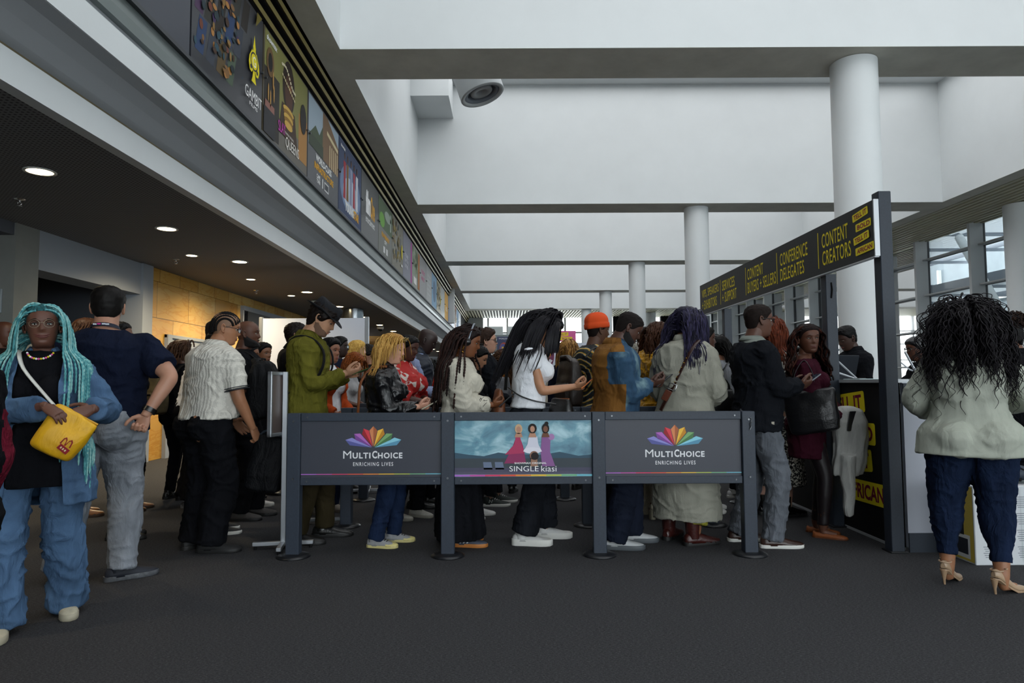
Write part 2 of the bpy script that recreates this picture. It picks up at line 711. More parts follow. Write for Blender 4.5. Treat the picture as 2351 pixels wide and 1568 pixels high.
M_COVE = mat('cove_grey', '#9a9da0', 0.7)
M_BROWN = mat('shadow_gap_bronze', '#5d5238', 0.6)
strip('trim_9', [(-3.1, 2.995), (-3.0, 2.995), (-3.0, 3.21), (-3.1, 3.21)], M_WHITE, closed=True)
strip('trim_10', [(-3.1, 3.21), (-3.012, 3.21), (-3.012, 3.232), (-3.1, 3.232)], M_BROWN, closed=True)
strip('trim_11', [(-3.1, 3.3), (-3.03, 3.232), (-2.97, 3.27), (-2.88, 3.345), (-2.79, 3.405), (-2.70, 3.43), (-2.70, 3.5), (-3.1, 3.5)], M_COVE, closed=True)
strip('trim_12', [(-3.0, 3.432), (-2.69, 3.432), (-2.69, 3.64), (-3.0, 3.64)], M_WHITE, closed=True)
strip('trim_13', [(-3.0, 3.64), (-2.75, 3.64), (-2.75, 3.72), (-3.0, 3.72)], M_COVE, closed=True)
strip('trim_14', [(-3.0, 3.72), (-2.70, 3.72), (-2.69, 3.80), (-2.72, 3.90), (-2.72, 3.93), (-3.0, 3.93)], M_RAILM, closed=True)
strip('trim_15', [(-3.0, 3.93), (-2.68, 3.93), (-2.68, 3.965), (-3.0, 3.965)], M_DKFRAME, closed=True)
strip('trim_16', [(-3.0, 3.97), (-2.76, 3.97), (-2.76, 5.22), (-2.62, 5.6), (-2.62, 8.6), (-3.0, 8.6)], M_BLACK, closed=True)
for k in range(3):                                   # three bronze slats above the posters, broken by a white post far down
    t = (k + 0.55) / 3.0
    x, z = -2.70 + t * .17, 5.20 + t * .37
    strip('trim_%d' % (17 + k), [(x - .03, z - .005), (x, z - .03), (x + .022, z + .008), (x - .008, z + .033)], M_GOLD, closed=True)
b = MB(); b.box((-2.72, 31.2, 3.97), (-2.45, 31.6, SOFFIT)); struct('trim_20', b, M_WHITE)

# left wall: concrete pier, grey lintel over a recess, sandstone
b = MB(); b.box((-6.3, 7.44, 0), (-5.5, 7.82, 3.0)); struct('wall_left_pier', b, M_CONC2)
b = MB(); b.box((-6.4, Y0, 0), (-6.2, 7.44, 3.0)); struct('wall_left', b, M_CONC2)
b = MB(); b.box((-6.2, 6.0, 2.86), (-5.52, 7.44, 3.0)); struct('trim_21', b, M_DARKW)
b = MB(); b.box((-5.9, 7.82, 2.53), (-5.5, 10.02, 3.0)); struct('trim_22', b, M_GREYP)
b = MB(); b.box((-5.9, 10.02, 0), (-5.46, 10.3, 3.0)); struct('trim_23', b, M_GREYP)
b = MB(); b.box((-7.4, 7.82, 0), (-7.2, 10.3, 3.0)); b.box((-7.4, 10.3, 0), (-5.9, 10.4, 3)); b.box((-7.4, 7.6, 0), (-6.3, 7.82, 3)); struct('wall_left_recess', b, M_DARKW)
b = MB(); b.box((-7.2, 8.1, 0), (-7.1, 8.2, 2.2)); b.box((-7.2, 9.3, 0), (-7.1, 9.4, 2.2)); b.box((-7.2, 8.1, 2.2), (-7.1, 9.4, 2.3)); b.box((-7.2, 8.2, 0), (-7.15, 9.3, 2.2), 1)
struct('door_1', b, [M_GREYP, M_DARKW])
b = MB(); b.box((-5.9, 10.3, 0), (-5.5, 13.8, 2.79)); struct('wall_left_stone', b, M_STONE)
b = MB(); b.box((-5.9, 10.3, 2.795), (-5.495, 22.0, 3.0)); struct('trim_24', b, M_STONET)
b = MB(); b.box((-5.9, 13.8, 2.70), (-5.42, 17.4, 2.795)); b.box((-5.9, 13.8, 0), (-5.44, 13.86, 2.7)); b.box((-5.9, 17.3, 0), (-5.44, 17.4, 2.7)); b.box((-5.9, 13.86, 0), (-5.7, 17.3, 2.7), 1)
struct('door_2', b, [M_GREYP, M_DARKW])
b = MB(); b.box((-5.9, 17.4, 0), (-5.5, 47, 2.79)); struct('wall_left_far', b, M_STONE)
b = MB(); b.box((-5.55, 10.76, 0), (-5.44, 10.9, 1.98)); b.box((-5.55, 10.76, 1.93), (-5.46, 12.6, 1.98)); b.box((-5.52, 10.9, 0), (-5.485, 12.6, 1.93)); struct('trim_25', b, M_GREYP)
b = MB(); b.box((-5.6, 22.0, 0), (-4.6, 22.3, 3.0)); b.box((-5.6, 26, 0), (-4.3, 26.3, 3.0), 1); struct('trim_26', b, [M_GREYP, M_STONE])
b = MB(); b.lathe([(0.24, 0), (0.24, 2.99)], (-3.75, 16.4, 0), 28); tag(b.build('column', mat('steel_column_cladding', '#9aa0a5', 0.22, metal=0.85)), kind='structure')

# ---------------------------------------------------------------- outside the windows
def corr_fn(n, c):
    tl = n.add('ShaderNodeBsdfTranslucent'); tl.inputs[0].default_value = (.80, .83, .85, 1)
    mx = n.add('ShaderNodeMixShader'); mx.inputs[0].default_value = .4
    n.link(n.b.outputs[0], mx.inputs[1]); n.link(tl.outputs[0], mx.inputs[2])
    n.link(mx.outputs[0], n.n['Material Output'].inputs[0])


M_CORR = mat('corrugated_roof', '#d3d8da', 0.5, fn=corr_fn)
M_FAC = mat('office_facade', '#78848a', 0.5, fn=speckle(0.8, 0.15))
M_FACW = mat('facade_white', '#e2e6e6', 0.6)
b = MB(); b.box((13.6, -40, -0.2), (60, 110, -0.1)); struct('ground_outside', b, mat('paving_outside', '#c3c6c4', 0.8))
b = MB()
b.box((27, -10, 0), (30, 90, 9.0), 0)
for z in (1.4, 3.0, 5.6, 6.4):
    b.box((26.7, -10, z), (27, 90, z + .16), 1)
for k in range(34):
    y = -8 + k * 2.9
    b.box((26.8, y, 0), (27, y + .14, 8), 1)
    if k % 3 == 0:
        b.box((26.9, y + .6, 1.8), (27.0, y + 1.7, 2.8), 2)
struct('exterior_office_block', b, [M_FAC, M_FACW, M_DKFRAME])


def corrugated(name, x0, x1, z0, z1, y0, y1, pitch=0.42):
    b = MB()
    n = int((x1 - x0) / pitch * 2)
    vs, fs = [], []
    for k in range(n + 1):
        x = x0 + k * pitch / 2
        z = z0 + (z1 - z0) * k / n + (0.07 if k % 2 else -0.07)
        vs += [(x, y0, z), (x, y1, z), (x, y0, z + .03), (x, y1, z + .03)]
    for k in range(n):
        a = k * 4
        fs += [(a, a + 1, a + 5, a + 4), (a + 2, a + 6, a + 7, a + 3), (a, a + 4, a + 6, a + 2), (a + 1, a + 3, a + 7, a + 5)]
    b.add(vs, fs)
    for k in range(28):
        y = y0 + 1 + k * 3.0
        b.cbox(((x0 + x1) / 2, y, (z0 + z1) / 2 - .16), (x1 - x0, .12, .12), 1)
    b.box((x0 - .1, y0, z0 - .22), (x0 + .02, y1, z0 + .10), 1)
    b.box((x1 - .02, y0, z1 - .22), (x1 + .1, y1, z1 + .10), 1)
    tag(b.build(name, [M_CORR, M_GREYP]), kind='structure')


corrugated('exterior_canopy_roof', 14.6, 21.5, 6.45, 7.2, -6, 80)
corrugated('exterior_walkway_roof', 17.5, 24.5, 4.95, 5.6, -6, 80)
for i, y in enumerate((20.8, 24.9, 29.0, 33.1, 41.3, 49.5)):
    b = MB()
    b.cyl((17.0, y, 6.55), (17.0, y - 4.2, 0), .15, 14)
    tag(b.build('canopy_strut', M_FACW), 'white raking tubular strut of the canopy outside the windows', 'strut', 'white raking struts outside the glazing')
    b = MB(); b.cyl((19.8, y - 1.5, 0), (19.8, y - 1.5, 5.6), .06, 8)
    tag(b.build('canopy_post', M_FACW), 'slim white upright of the walkway canopy outside the windows', 'post', 'slim white canopy posts outside the glazing')

# ---------------------------------------------------------------- ceiling fittings on the left
M_LAMP = mat('downlight_glow', '#fff2d8', emit='#ffe2b0', estr=14)
M_RIM = mat('white_trim_ring', '#d8d8d4', 0.4)
dl_px = [(103, 392), (387, 524), (548, 600), (699, 670), (760, 698), (812, 722), (842, 738), (872, 752)]
dls = [onZ(px, py, 3.0) for px, py in dl_px]
sx = sum(p.x for p in dls[:4]) / 4
dl_y = [dls[0].y - 3.2] + [p.y for p in dls[:4]]
step = (dl_y[4] - dl_y[1]) / 3
while dl_y[-1] < 40:
    dl_y.append(dl_y[-1] + step)
pos_w = ['hidden ahead of the first one', 'nearest one, alone at the upper left', 'second one in from the left', 'third one in, above the sandstone wall', 'fourth one in, before the white ceiling box']
for i, y in enumerate(dl_y):
    lab = 'round warm recessed downlight in the dark ceiling, ' + (pos_w[i] if i < 5 else 'among the far ones in the row')
    t = thing('downlight', lab, 'ceiling light', (sx, y, 3.0), 0, 'downlights in a row under the mezzanine')
    b = MB(); b.lathe([(0.105, 0), (0.125, -.004), (0.125, -.012), (0.10, -.012)], seg=28, caps=False); b.build('trim_ring', M_RIM, t)
    b = MB(); b.lathe([(0.10, -.009), (0.0005, -.009)], seg=24, caps=False); b.build('lamp_disc', M_LAMP, t)
    if i < 9:
        l = bpy.data.lights.new('downlight_beam', 'SPOT')
        l.energy = 55; l.color = (1.0, 0.82, 0.55); l.spot_size = math.radians(125); l.spot_blend = 0.8; l.shadow_soft_size = 0.08
        o = bpy.data.objects.new('downlight_beam', l); COL.objects.link(o); o.parent = t; o.location = (0, 0, -.03)
# a second row close to the stone wall (seen as reflections on the tiles)
for i, y in enumerate((9.4, 11.6, 13.8)):
    t = thing('downlight', 'small warm recessed downlight washing the sandstone wall, %s' % ('over the recess', 'over the first tiles', 'over the dark sign')[i], 'ceiling light', (-4.45, y, 3.0))
    b = MB(); b.lathe([(0.075, 0), (0.09, -.004), (0.09, -.01), (0.07, -.01)], seg=20, caps=False); b.build('trim_ring', M_RIM, t)
    b = MB(); b.lathe([(0.07, -.008), (0.0005, -.008)], seg=18, caps=False); b.build('lamp_disc', M_LAMP, t)
    l = bpy.data.lights.new('downlight_beam', 'SPOT')
    l.energy = 190; l.color = (1.0, 0.80, 0.5); l.spot_size = math.radians(160); l.spot_blend = 0.9; l.shadow_soft_size = 0.07
    o = bpy.data.objects.new('downlight_beam', l); COL.objects.link(o); o.parent = t; o.location = (0, 0, -.03)

M_CHROME = mat('chrome', '#c8c8c8', 0.2, metal=1.0)
for i, (px, py) in enumerate([(45, 464), (404, 600), (588, 670)]):
    p = onZ(px, py, 2.97)
    t = thing('sprinkler', 'small metal ceiling sprinkler %s' % ('near the concrete pier', 'beside the top of the sandstone wall', 'further along the dark ceiling')[i], 'sprinkler', (p.x, p.y, 3.0), 0, 'sprinklers in the dark ceiling')
    b = MB(); b.lathe([(0.05, 0), (0.045, -.008), (0.012, -.01), (0.012, -.03), (0.02, -.034)], seg=14); b.build('body', M_CHROME, t)
    b = MB(); b.tube([(0.014, 0, -.032), (0.02, 0, -.05), (0, 0, -.066)], .003, 6); b.tube([(-0.014, 0, -.032), (-0.02, 0, -.05), (0, 0, -.066)], .003, 6); b.lathe([(0.0, -.066), (0.022, -.066), (0.022, -.069), (0.0, -.069)], seg=12); b.build('deflector', M_CHROME, t)

p = onZ(737, 693, 2.98)
t = thing('access_point', 'white rounded wireless box under the dark ceiling above the hat', 'access point', (p.x, p.y, 3.0))
b = MB(); b.bbox((-.19, -.19, -.075), (.19, .19, -.01), .03); b.build('housing', M_RIM, t)
b = MB(); b.bbox((-.08, -.08, -.012), (.08, .08, 0), .01); b.build('bracket', M_DKFRAME, t)
b = MB(); b.box((-.05, -.192, -.05), (.05, -.188, -.038)); b.build('badge', M_DKFRAME, t)
p = onZ(873, 752, 2.96)
t = thing('security_camera', 'white dome security camera hanging under the dark ceiling', 'camera', (p.x, p.y, 3.0))
b = MB(); b.lathe([(0.10, 0), (0.11, -.01), (0.11, -.07), (0.095, -.09)], seg=24); b.build('housing', M_RIM, t)
b = MB(); b.ell((0, 0, -.09), (.085, .085, .075)); b.build('dome', mat('dark_dome', '#15161a', 0.08), t)

# round jet nozzle high in the bay
p = onY(1108, 219, 11.6)
AX = Vector((0.33, -0.05, -1)).normalized()
Mj = Matrix.Translation(p) @ Vector((0, 0, -1)).rotation_difference(AX).to_matrix().to_4x4()
t = thing('air_nozzle', 'large round white air nozzle with stepped rings, high between the beams', 'vent', p)
Mi = Matrix.Translation(-p) @ Mj
b = MB(); b.lathe([(.40, 2.3), (.40, .01), (.395, 0), (.33, 0), (.32, .05), (.32, .12)], seg=48, M=Mi, caps=False); b.build('housing', M_WHITE, t)
b = MB(); b.lathe([(.318, .03), (.27, .03), (.265, .08), (.265, .25), (0.001, .25)], seg=40, M=Mi, caps=False); b.build('inner_ring', M_GREYP, t)
b = MB(); b.lathe([(.20, .22), (.20, .06), (.19, .05), (.11, .05), (.10, .12), (.001, .12)], seg=40, M=Mi, caps=False); b.build('core', M_MULL, t)
b = MB(); b.box((-2.18, 15.0, 7.75), (-1.3, 16.35, 8.6)); struct('trim_27', b, M_WHITE)
# ================================================================ posters along the mezzanine
M_BOARD = mat('poster_board_dark', '#33343a', 0.35, spec=0.4)
M_BOLT = mat('dark_bolt', '#6a6d70', 0.3, metal=0.8)
PW, PZ0, PZ1 = 1.66, 3.975, 5.19
PH = PZ1 - PZ0


def poster(k, name_label, bg, draw):
    y = 5.57 + 1.68 * k
    if k > 15:
        y += 0.15
    o = thing('banner_board', name_label, 'poster', (-2.69, y, PZ0), 0, 'posters along the mezzanine front')
    b = MB(); b.box((-.03, 0.01, 0), (0, PW, PH)); b.build('board', mat('board_' + bg.lstrip('#'), bg, 0.35, spec=0.4), o)
    # reader looks along -X: right hand of the reader = +Y
    p = Print((0.0005, 0.01, 0), (0, 1, 0), (0, 0, 1))
    draw(p)
    p.build('print', o)
    b = MB()
    for yy in (.05, PW - .04):
        b.cyl((0, yy, .62), (.03, yy, .62), .014, 8)
    b.build('fixing_bolt', M_BOLT, o)
    return o


rnd = random.Random(5)


def blobs(p, cols, n, x0, x1, y0, y1, smin, smax):
    for _ in range(n):
        if _ % 3 == 0:
            p.up()
        w, h = rnd.uniform(smin, smax), rnd.uniform(smin, smax)
        p.disc(rnd.uniform(x0, x1), rnd.uniform(y0, y1), w / 2, h / 2, rnd.choice(cols), 9)


def standing(p, x, y, h, dress, skin, hair):
    """a small printed standing figure"""
    p.up()
    p.poly([(x - .10 * h, y), (x + .10 * h, y), (x + .075 * h, y + .42 * h), (x + .10 * h, y + .78 * h), (x - .10 * h, y + .78 * h), (x - .075 * h, y + .42 * h)], dress)
    p.disc(x, y + .90 * h, .055 * h, .075 * h, hair, 12)
    p.up(); p.disc(x, y + .885 * h, .042 * h, .058 * h, skin, 12)


def p_dark(p):
    p.rect(.9, .75, .5, .8, '#3d4150'); p.up(); p.poly([(1.1, .8), (1.5, .75), (1.5, 1.2), (1.2, 1.2)], '#6b7480')


def p_spade(p):
    cs = ['#3f2a1c', '#7d5a34', '#2f4b57', '#3d2c52', '#8a6a3a', '#24333a', '#a8763f', '#4a6a3c', '#6b3a2a']
    pal = ['#2b3f63', '#37557a', '#3a3f4a', '#4b3552', '#5b4a2e', '#33322e', '#4c5a4a', '#2a2420', '#574a66']
    for r in range(3):
        for i in range(6):
            x, y = .02 + i * .215 - r * .05, .12 + r * .36
            if x < .0:
                x = .0
            top = min(1.20, y + .34)
            p.poly([(x + .04, y), (x + .20, y), (min(1.36, x + .28), top), (min(1.30, x + .12), top)] if x < 1.05 - .12 * (2 - r) else [(x, y + .2), (x + .02, y + .2), (x + .01, y + .22)], pal[(i * 2 + r * 3) % 9])
    cs = [c for c in cs if c not in ('#4a6a3c',)] + ['#23201e', '#1f2a30']
    blobs(p, cs, 90, .06, .98, .14, 1.14, .03, .10)
    p.up(3)
    Y = '#e3d21c'
    cx, cy = 1.36, .60
    k = .78
    p.poly([(cx + k * u, cy + k * v) for u, v in ((0, .40), (.035, .25), (.10, .14), (.17, .05), (.19, -.05), (.15, -.14), (.08, -.15), (.03, -.09), (.05, -.20), (.085, -.27), (-.085, -.27), (-.05, -.20), (-.03, -.09), (-.08, -.15), (-.15, -.14), (-.19, -.05), (-.17, .05), (-.10, .14), (-.035, .25))], Y)
    p.up(); p.disc(cx, cy + .02, .105, .10, '#33343a', 20); p.up(); p.disc(cx, cy + .02, .085, .082, Y, 20)
    for sx in (-1, 1):
        p.disc(cx + sx * .085, cy - .065, .026, .024, '#33343a', 12); p.disc(cx + sx * .05, cy + .15, .016, .03, '#33343a', 10)
    p.up(); p.text('G', cx, cy + .02, .085, .11, '#f4f4ea')
    p.text('GAMBIT', cx, .235, .46, .12, '#f2f2f0'); p.text('FILMS', cx, .135, .22, .04, '#f2f2f0')
    p.poly([(1.42, 1.2), (1.56, 1.2), (1.38, 1.02)], '#6d6120')


def p_jewels(p):
    p.rect(.83, .78, 1.6, .84, '#7e7c46'); p.up()
    p.rect(.28, .4, .5, .75, '#2e2a26'); p.rect(1.45, .42, .36, .6, '#a5763a'); p.up()
    p.disc(.86, .86, .23, .33, '#2a1d15'); p.up(); p.disc(.87, .80, .15, .24, '#4d3122'); p.up(); p.disc(.91, .86, .05, .05, '#8b5d3c')
    p.poly([(.62, .60), (1.10, .60), (1.22, .2), (.52, .2)], '#3a2717'); p.up()
    for k in range(5):
        p.disc(.86, .56 - k * .045, .20 - k * .012, .05, '#c9a24a' if k % 2 == 0 else '#8b6524', 16); p.up()
    p.disc(1.45, .70, .13, .2, '#1b1714'); p.disc(.20, .87, .12, .17, '#6d5332'); p.up(); p.disc(.20, .87, .07, .11, '#1f1c1a')
    for q in ((.15, .5), (.22, .45), (.3, .7), (.33, .55)):
        p.disc(q[0], q[1], .02, .11, '#b58a4c', 8)
    for k in range(12):
        p.disc(.60 + .045 * k, 1.05 + .05 * math.sin(k * .5) - .012 * k, .026, .02, '#d9cfae', 8)
    for k in range(10):
        p.disc(.62 + .05 * k, .93 - .016 * k, .024, .018, '#c8bb8e', 8)
    p.rect(.2, .34, .30, .1, '#8a5f55'); p.up()
    p.text('SLAY', .62, .27, .26, .13, '#c63fb0', .01, .1); p.text('QUEENS', 1.02, .15, .52, .15, '#efeae2'); p.text('SHOWMAX ORIGINAL', .88, .26, .36, .03, '#efeae2')
    p.text('showmax', .24, 1.12, .34, .07, '#f2f2f0', .03)
    p.rect(.2, .16, .36, .3, '#2b2b2f')


def p_house(p):
    p.rect(.83, .84, 1.62, .70, '#9fb0bd'); p.up(); p.poly([(.03, .62), (.35, .85), (.55, .78), (.75, 1.0), (.75, .49), (.03, .49)], '#46533d'); p.up()
    p.poly([(.72, .49), (.72, 1.19), (1.0, 1.19), (1.64, .95), (1.64, .49)], '#7a5f44'); p.up()
    for k in range(5):
        p.rect(1.12 + k * .11, .66, .05, .34, '#c9b58e')
    p.poly([(.95, 1.0), (1.6, .92), (1.6, .86), (.95, .94)], '#d6c69c'); p.up(); p.rect(.4, .58, .7, .18, '#3c4636')
    p.text('WORLD-CLASS', .80, .415, .84, .10, '#f2f2f0', .03); p.text('INFRASTRUCTURE', .83, .285, 1.02, .10, '#e5a81f', .03)
    p.text('CAPE', .52, .16, .18, .06, '#eeeeee', .03); p.text('TOWN', .52, .09, .18, .06, '#eeeeee', .03)
    p.rect(.74, .125, .04, .14, '#eeeeee'); p.rect(.95, .12, .24, .13, '#d4d4d4'); p.up(); p.rect(.95, .12, .2, .09, '#44464c')


def p_figures(p):
    p.rect(.83, .6, 1.64, 1.17, '#3b4766'); p.up(); p.disc(.83, .5, .75, .42, '#7286a8', 24); p.up(); p.disc(.83, .42, .55, .3, '#b7c3d6', 24)
    for x, d in ((.38, '#a12a33'), (.58, '#7a5a2a'), (.83, '#8d93ad'), (1.06, '#a43a48'), (1.27, '#d7d9df')):
        standing(p, x, .28, .80, d, '#5a3a28', '#14100e')
    p.up(); p.text('YOUNG', .72, .17, .62, .16, '#f2f2f0', .04); p.text('STAR', 1.24, .17, .4, .16, '#e5a81f', .04); p.text('showmax', .24, 1.1, .3, .06, '#f2f2f0', .03)


def p_film(p):
    p.text('film', .62, .72, .44, .46, '#f4f4f4', .05); p.text('One', 1.06, .70, .40, .46, '#e0a52a', .03); p.text('entertainment', .83, .38, .86, .13, '#e9e9e9', .01)


def p_green(p):
    p.rect(.83, .88, 1.62, .6, '#56684f'); p.up(); p.disc(.4, .75, .3, .16, '#6fa34a', 16); p.disc(1.1, .95, .4, .12, '#9aa69a', 16); p.rect(1.45, .9, .12, .4, '#aab4ac')
    p.up(); p.text('FILM FRIENDLY', .83, .44, .95, .10, '#e5a81f', .03); p.text('CITY', .83, .32, .3, .08, '#f2f2f0', .03); p.rect(.66, .14, .2, .14, '#dadada'); p.rect(1.0, .14, .2, .14, '#dadada')


def p_collage(p):
    blobs(p, ['#6b5f3a', '#7b6a4c', '#4d6273', '#8a7a44', '#5a4a3c', '#93824f'], 60, .1, 1.2, .15, 1.1, .06, .2); p.up(2); p.disc(1.4, .55, .1, .2, '#d6c522', 12); p.rect(1.4, .2, .2, .06, '#e8e8e8')


def p_pink(p):
    p.rect(1.5, .6, .28, 1.15, '#a44a90'); p.up(); p.text('STORIES', .6, .62, .6, .1, '#cfd0d6', .02); p.text('THAT TRAVEL', .65, .48, .7, .1, '#cfd0d6', .02); p.text('FURTHER', .6, .34, .6, .1, '#cfd0d6', .02)


def p_palms(p):
    p.rect(.6, .75, 1.1, .8, '#8d9a86'); p.up(); blobs(p, ['#54644a', '#6d7a5c', '#9aa58e'], 26, .15, 1.1, .5, 1.1, .1, .3); p.rect(1.4, .6, .4, 1.1, '#a77040'); p.up(2); p.rect(.55, .2, .6, .2, '#e3e3df')


def p_text(p):
    p.text('CONTENT', .83, .75, .9, .14, '#c05a86', .02); p.text('MARKET', .83, .55, .8, .14, '#c05a86', .02)


def p_white(p):
    for k in range(5):
        p.rect(.83, .9 - k * .16, 1.0, .07, '#b8bcbc')


def p_blue(p):
    p.rect(.83, .6, 1.6, 1.15, '#7fa6c4'); p.up(); p.disc(.83, .6, .5, .4, '#5b7896', 20)


def p_yellow(p):
    p.rect(.83, .6, 1.64, 1.18, '#dba741'); p.up(); p.text('AFRICA', .83, .5, .8, .2, '#f3e6c8', .02)


kinds = [
    ('#3a3c46', 'dark grey poster, cropped by the top left of the picture', p_dark),
    ('#2e2f35', 'black poster with a yellow spade emblem over the word GAMBIT', p_spade),
    ('#4a4334', 'poster of a bejewelled portrait with gold chains and the word QUEENS', p_jewels),
    ('#3f4046', 'poster of a wooden house reading WORLD-CLASS INFRASTRUCTURE', p_house),
    ('#3b4766', 'blue poster with five standing figures in bright clothes', p_figures),
    ('#4a4b4d', 'plain dark grey poster with film in white and one in orange letters', p_film),
    ('#55574f', 'green landscape poster with a line of yellow lettering', p_green),
    ('#6a6655', 'faded olive collage poster with a yellow mark at its right edge', p_collage),
    ('#6a6b7d', 'lilac grey poster with a pink right-hand band', p_pink),
    ('#85877c', 'pale green poster with a brown right-hand band', p_palms),
    ('#8a8a8c', 'pale grey poster with faint pink lettering', p_text),
    ('#97999a', 'pale grey poster with rows of white lines', p_white),
    ('#7fa6c4', 'sky blue poster far along the mezzanine', p_blue),
    ('#a39a7c', 'sand coloured collage poster far along the mezzanine', p_collage),
    ('#a4a8a4', 'silver grey poster just before the yellow one', p_white),
    ('#dba741', 'plain yellow poster far along the mezzanine', p_yellow),
    ('#8994ab', 'blue grey poster just beyond the yellow one', p_pink),
    ('#8793a5', 'slate poster second beyond the yellow one', p_white),
    ('#a06a5c', 'reddish poster third beyond the yellow one', p_collage),
    ('#8fa0b0', 'light slate poster fourth beyond the yellow one', p_blue),
    ('#b3b8bc', 'whitish poster fifth beyond the yellow one', p_white),
]
for k, (bg, lab, fn) in enumerate(kinds):
    poster(k - 1, lab, bg, fn)

# ================================================================ queue barriers
M_POST = mat('barrier_charcoal', '#2c3440', 0.5, spec=0.4, fn=speckle(90, 0.12, 0.05))
M_BASE = mat('barrier_base', '#15171b', 0.35, spec=0.5)
M_PANEL = mat('barrier_panel', '#3a3d47', 0.45, spec=0.4, fn=speckle(260, 0.10))


def barrier_post(x, y, label, chain=False, group='posts of the front barrier'):
    t = thing('barrier_post', label, 'barrier post', (x, y, 0), 0, group)
    b = MB(); b.bbox((-.045, -.04, .012), (.045, .04, 0.975), .004); b.build('upright', M_POST, t)
    b = MB(); b.lathe([(0, 0), (.115, 0), (.115, .008), (.09, .018), (.055, .024), (0, .024)], seg=32); b.build('base_disc', M_BASE, t)
    b = MB()
    for z in (.92, .53):
        b.cyl((0, -.038, z), (0, -.047, z), .007, 8)
    if chain:
        b.tube([(.01, -.042, .93), (.016, -.055, .925), (.014, -.057, .90), (.006, -.052, .89), (.014, -.05, .87), (.004, -.052, .85)], .004, 6)
    b.build('hook_bolts', M_BOLT, t)
    return t


def fan_logo(p, cx, cy, w):
    """seven faceted petals opening as a fan"""
    R = w / 2
    cols = [('#8f8fd0', '#5b5f9d'), ('#b56cc0', '#7f4c98'), ('#d8434f', '#9e2731'), ('#d98a5c', '#a9603c'), ('#f2c14a', '#c8892a'), ('#7fae74', '#4f7c50'), ('#8ccfe2', '#5d97b5')]
    o = (cx, cy)
    angs = [164, 144, 117, 90, 63, 36, 16]
    lens = [1.0, .88, .80, .80, .80, .88, 1.0]
    for a, L, (c1, c2) in zip(angs, lens, cols):
        a = math.radians(a)
        L *= R * (1.0 if L > .9 else .93)
        d = (math.cos(a), math.sin(a)); q = (-d[1], d[0])
        wd = .135 * R
        tip = (o[0] + d[0] * L, o[1] + d[1] * L)
        k = .80
        lft = (o[0] + d[0] * L * k + q[0] * wd, o[1] + d[1] * L * k + q[1] * wd)
        rgt = (o[0] + d[0] * L * k - q[0] * wd, o[1] + d[1] * L * k - q[1] * wd)
        st = (o[0] + d[0] * R * .05, o[1] + d[1] * R * .05)
        p.poly([st, tip, lft], c2 if a > PI / 2 else c1)
        p.poly([st, rgt, tip], c1 if a > PI / 2 else c2)


def rainbow(p, x0, x1, y, h):
    cols = ['#b06cc8', '#c45aa8', '#d3426a', '#dd5a45', '#e58a3c', '#e8bd45', '#b6c25a', '#79b48a', '#73b8c9']
    n = len(cols)
    for i, c in enumerate(cols):
        p.rect(x0 + (i + .5) * (x1 - x0) / n, y, (x1 - x0) / n + .0005, h, c)


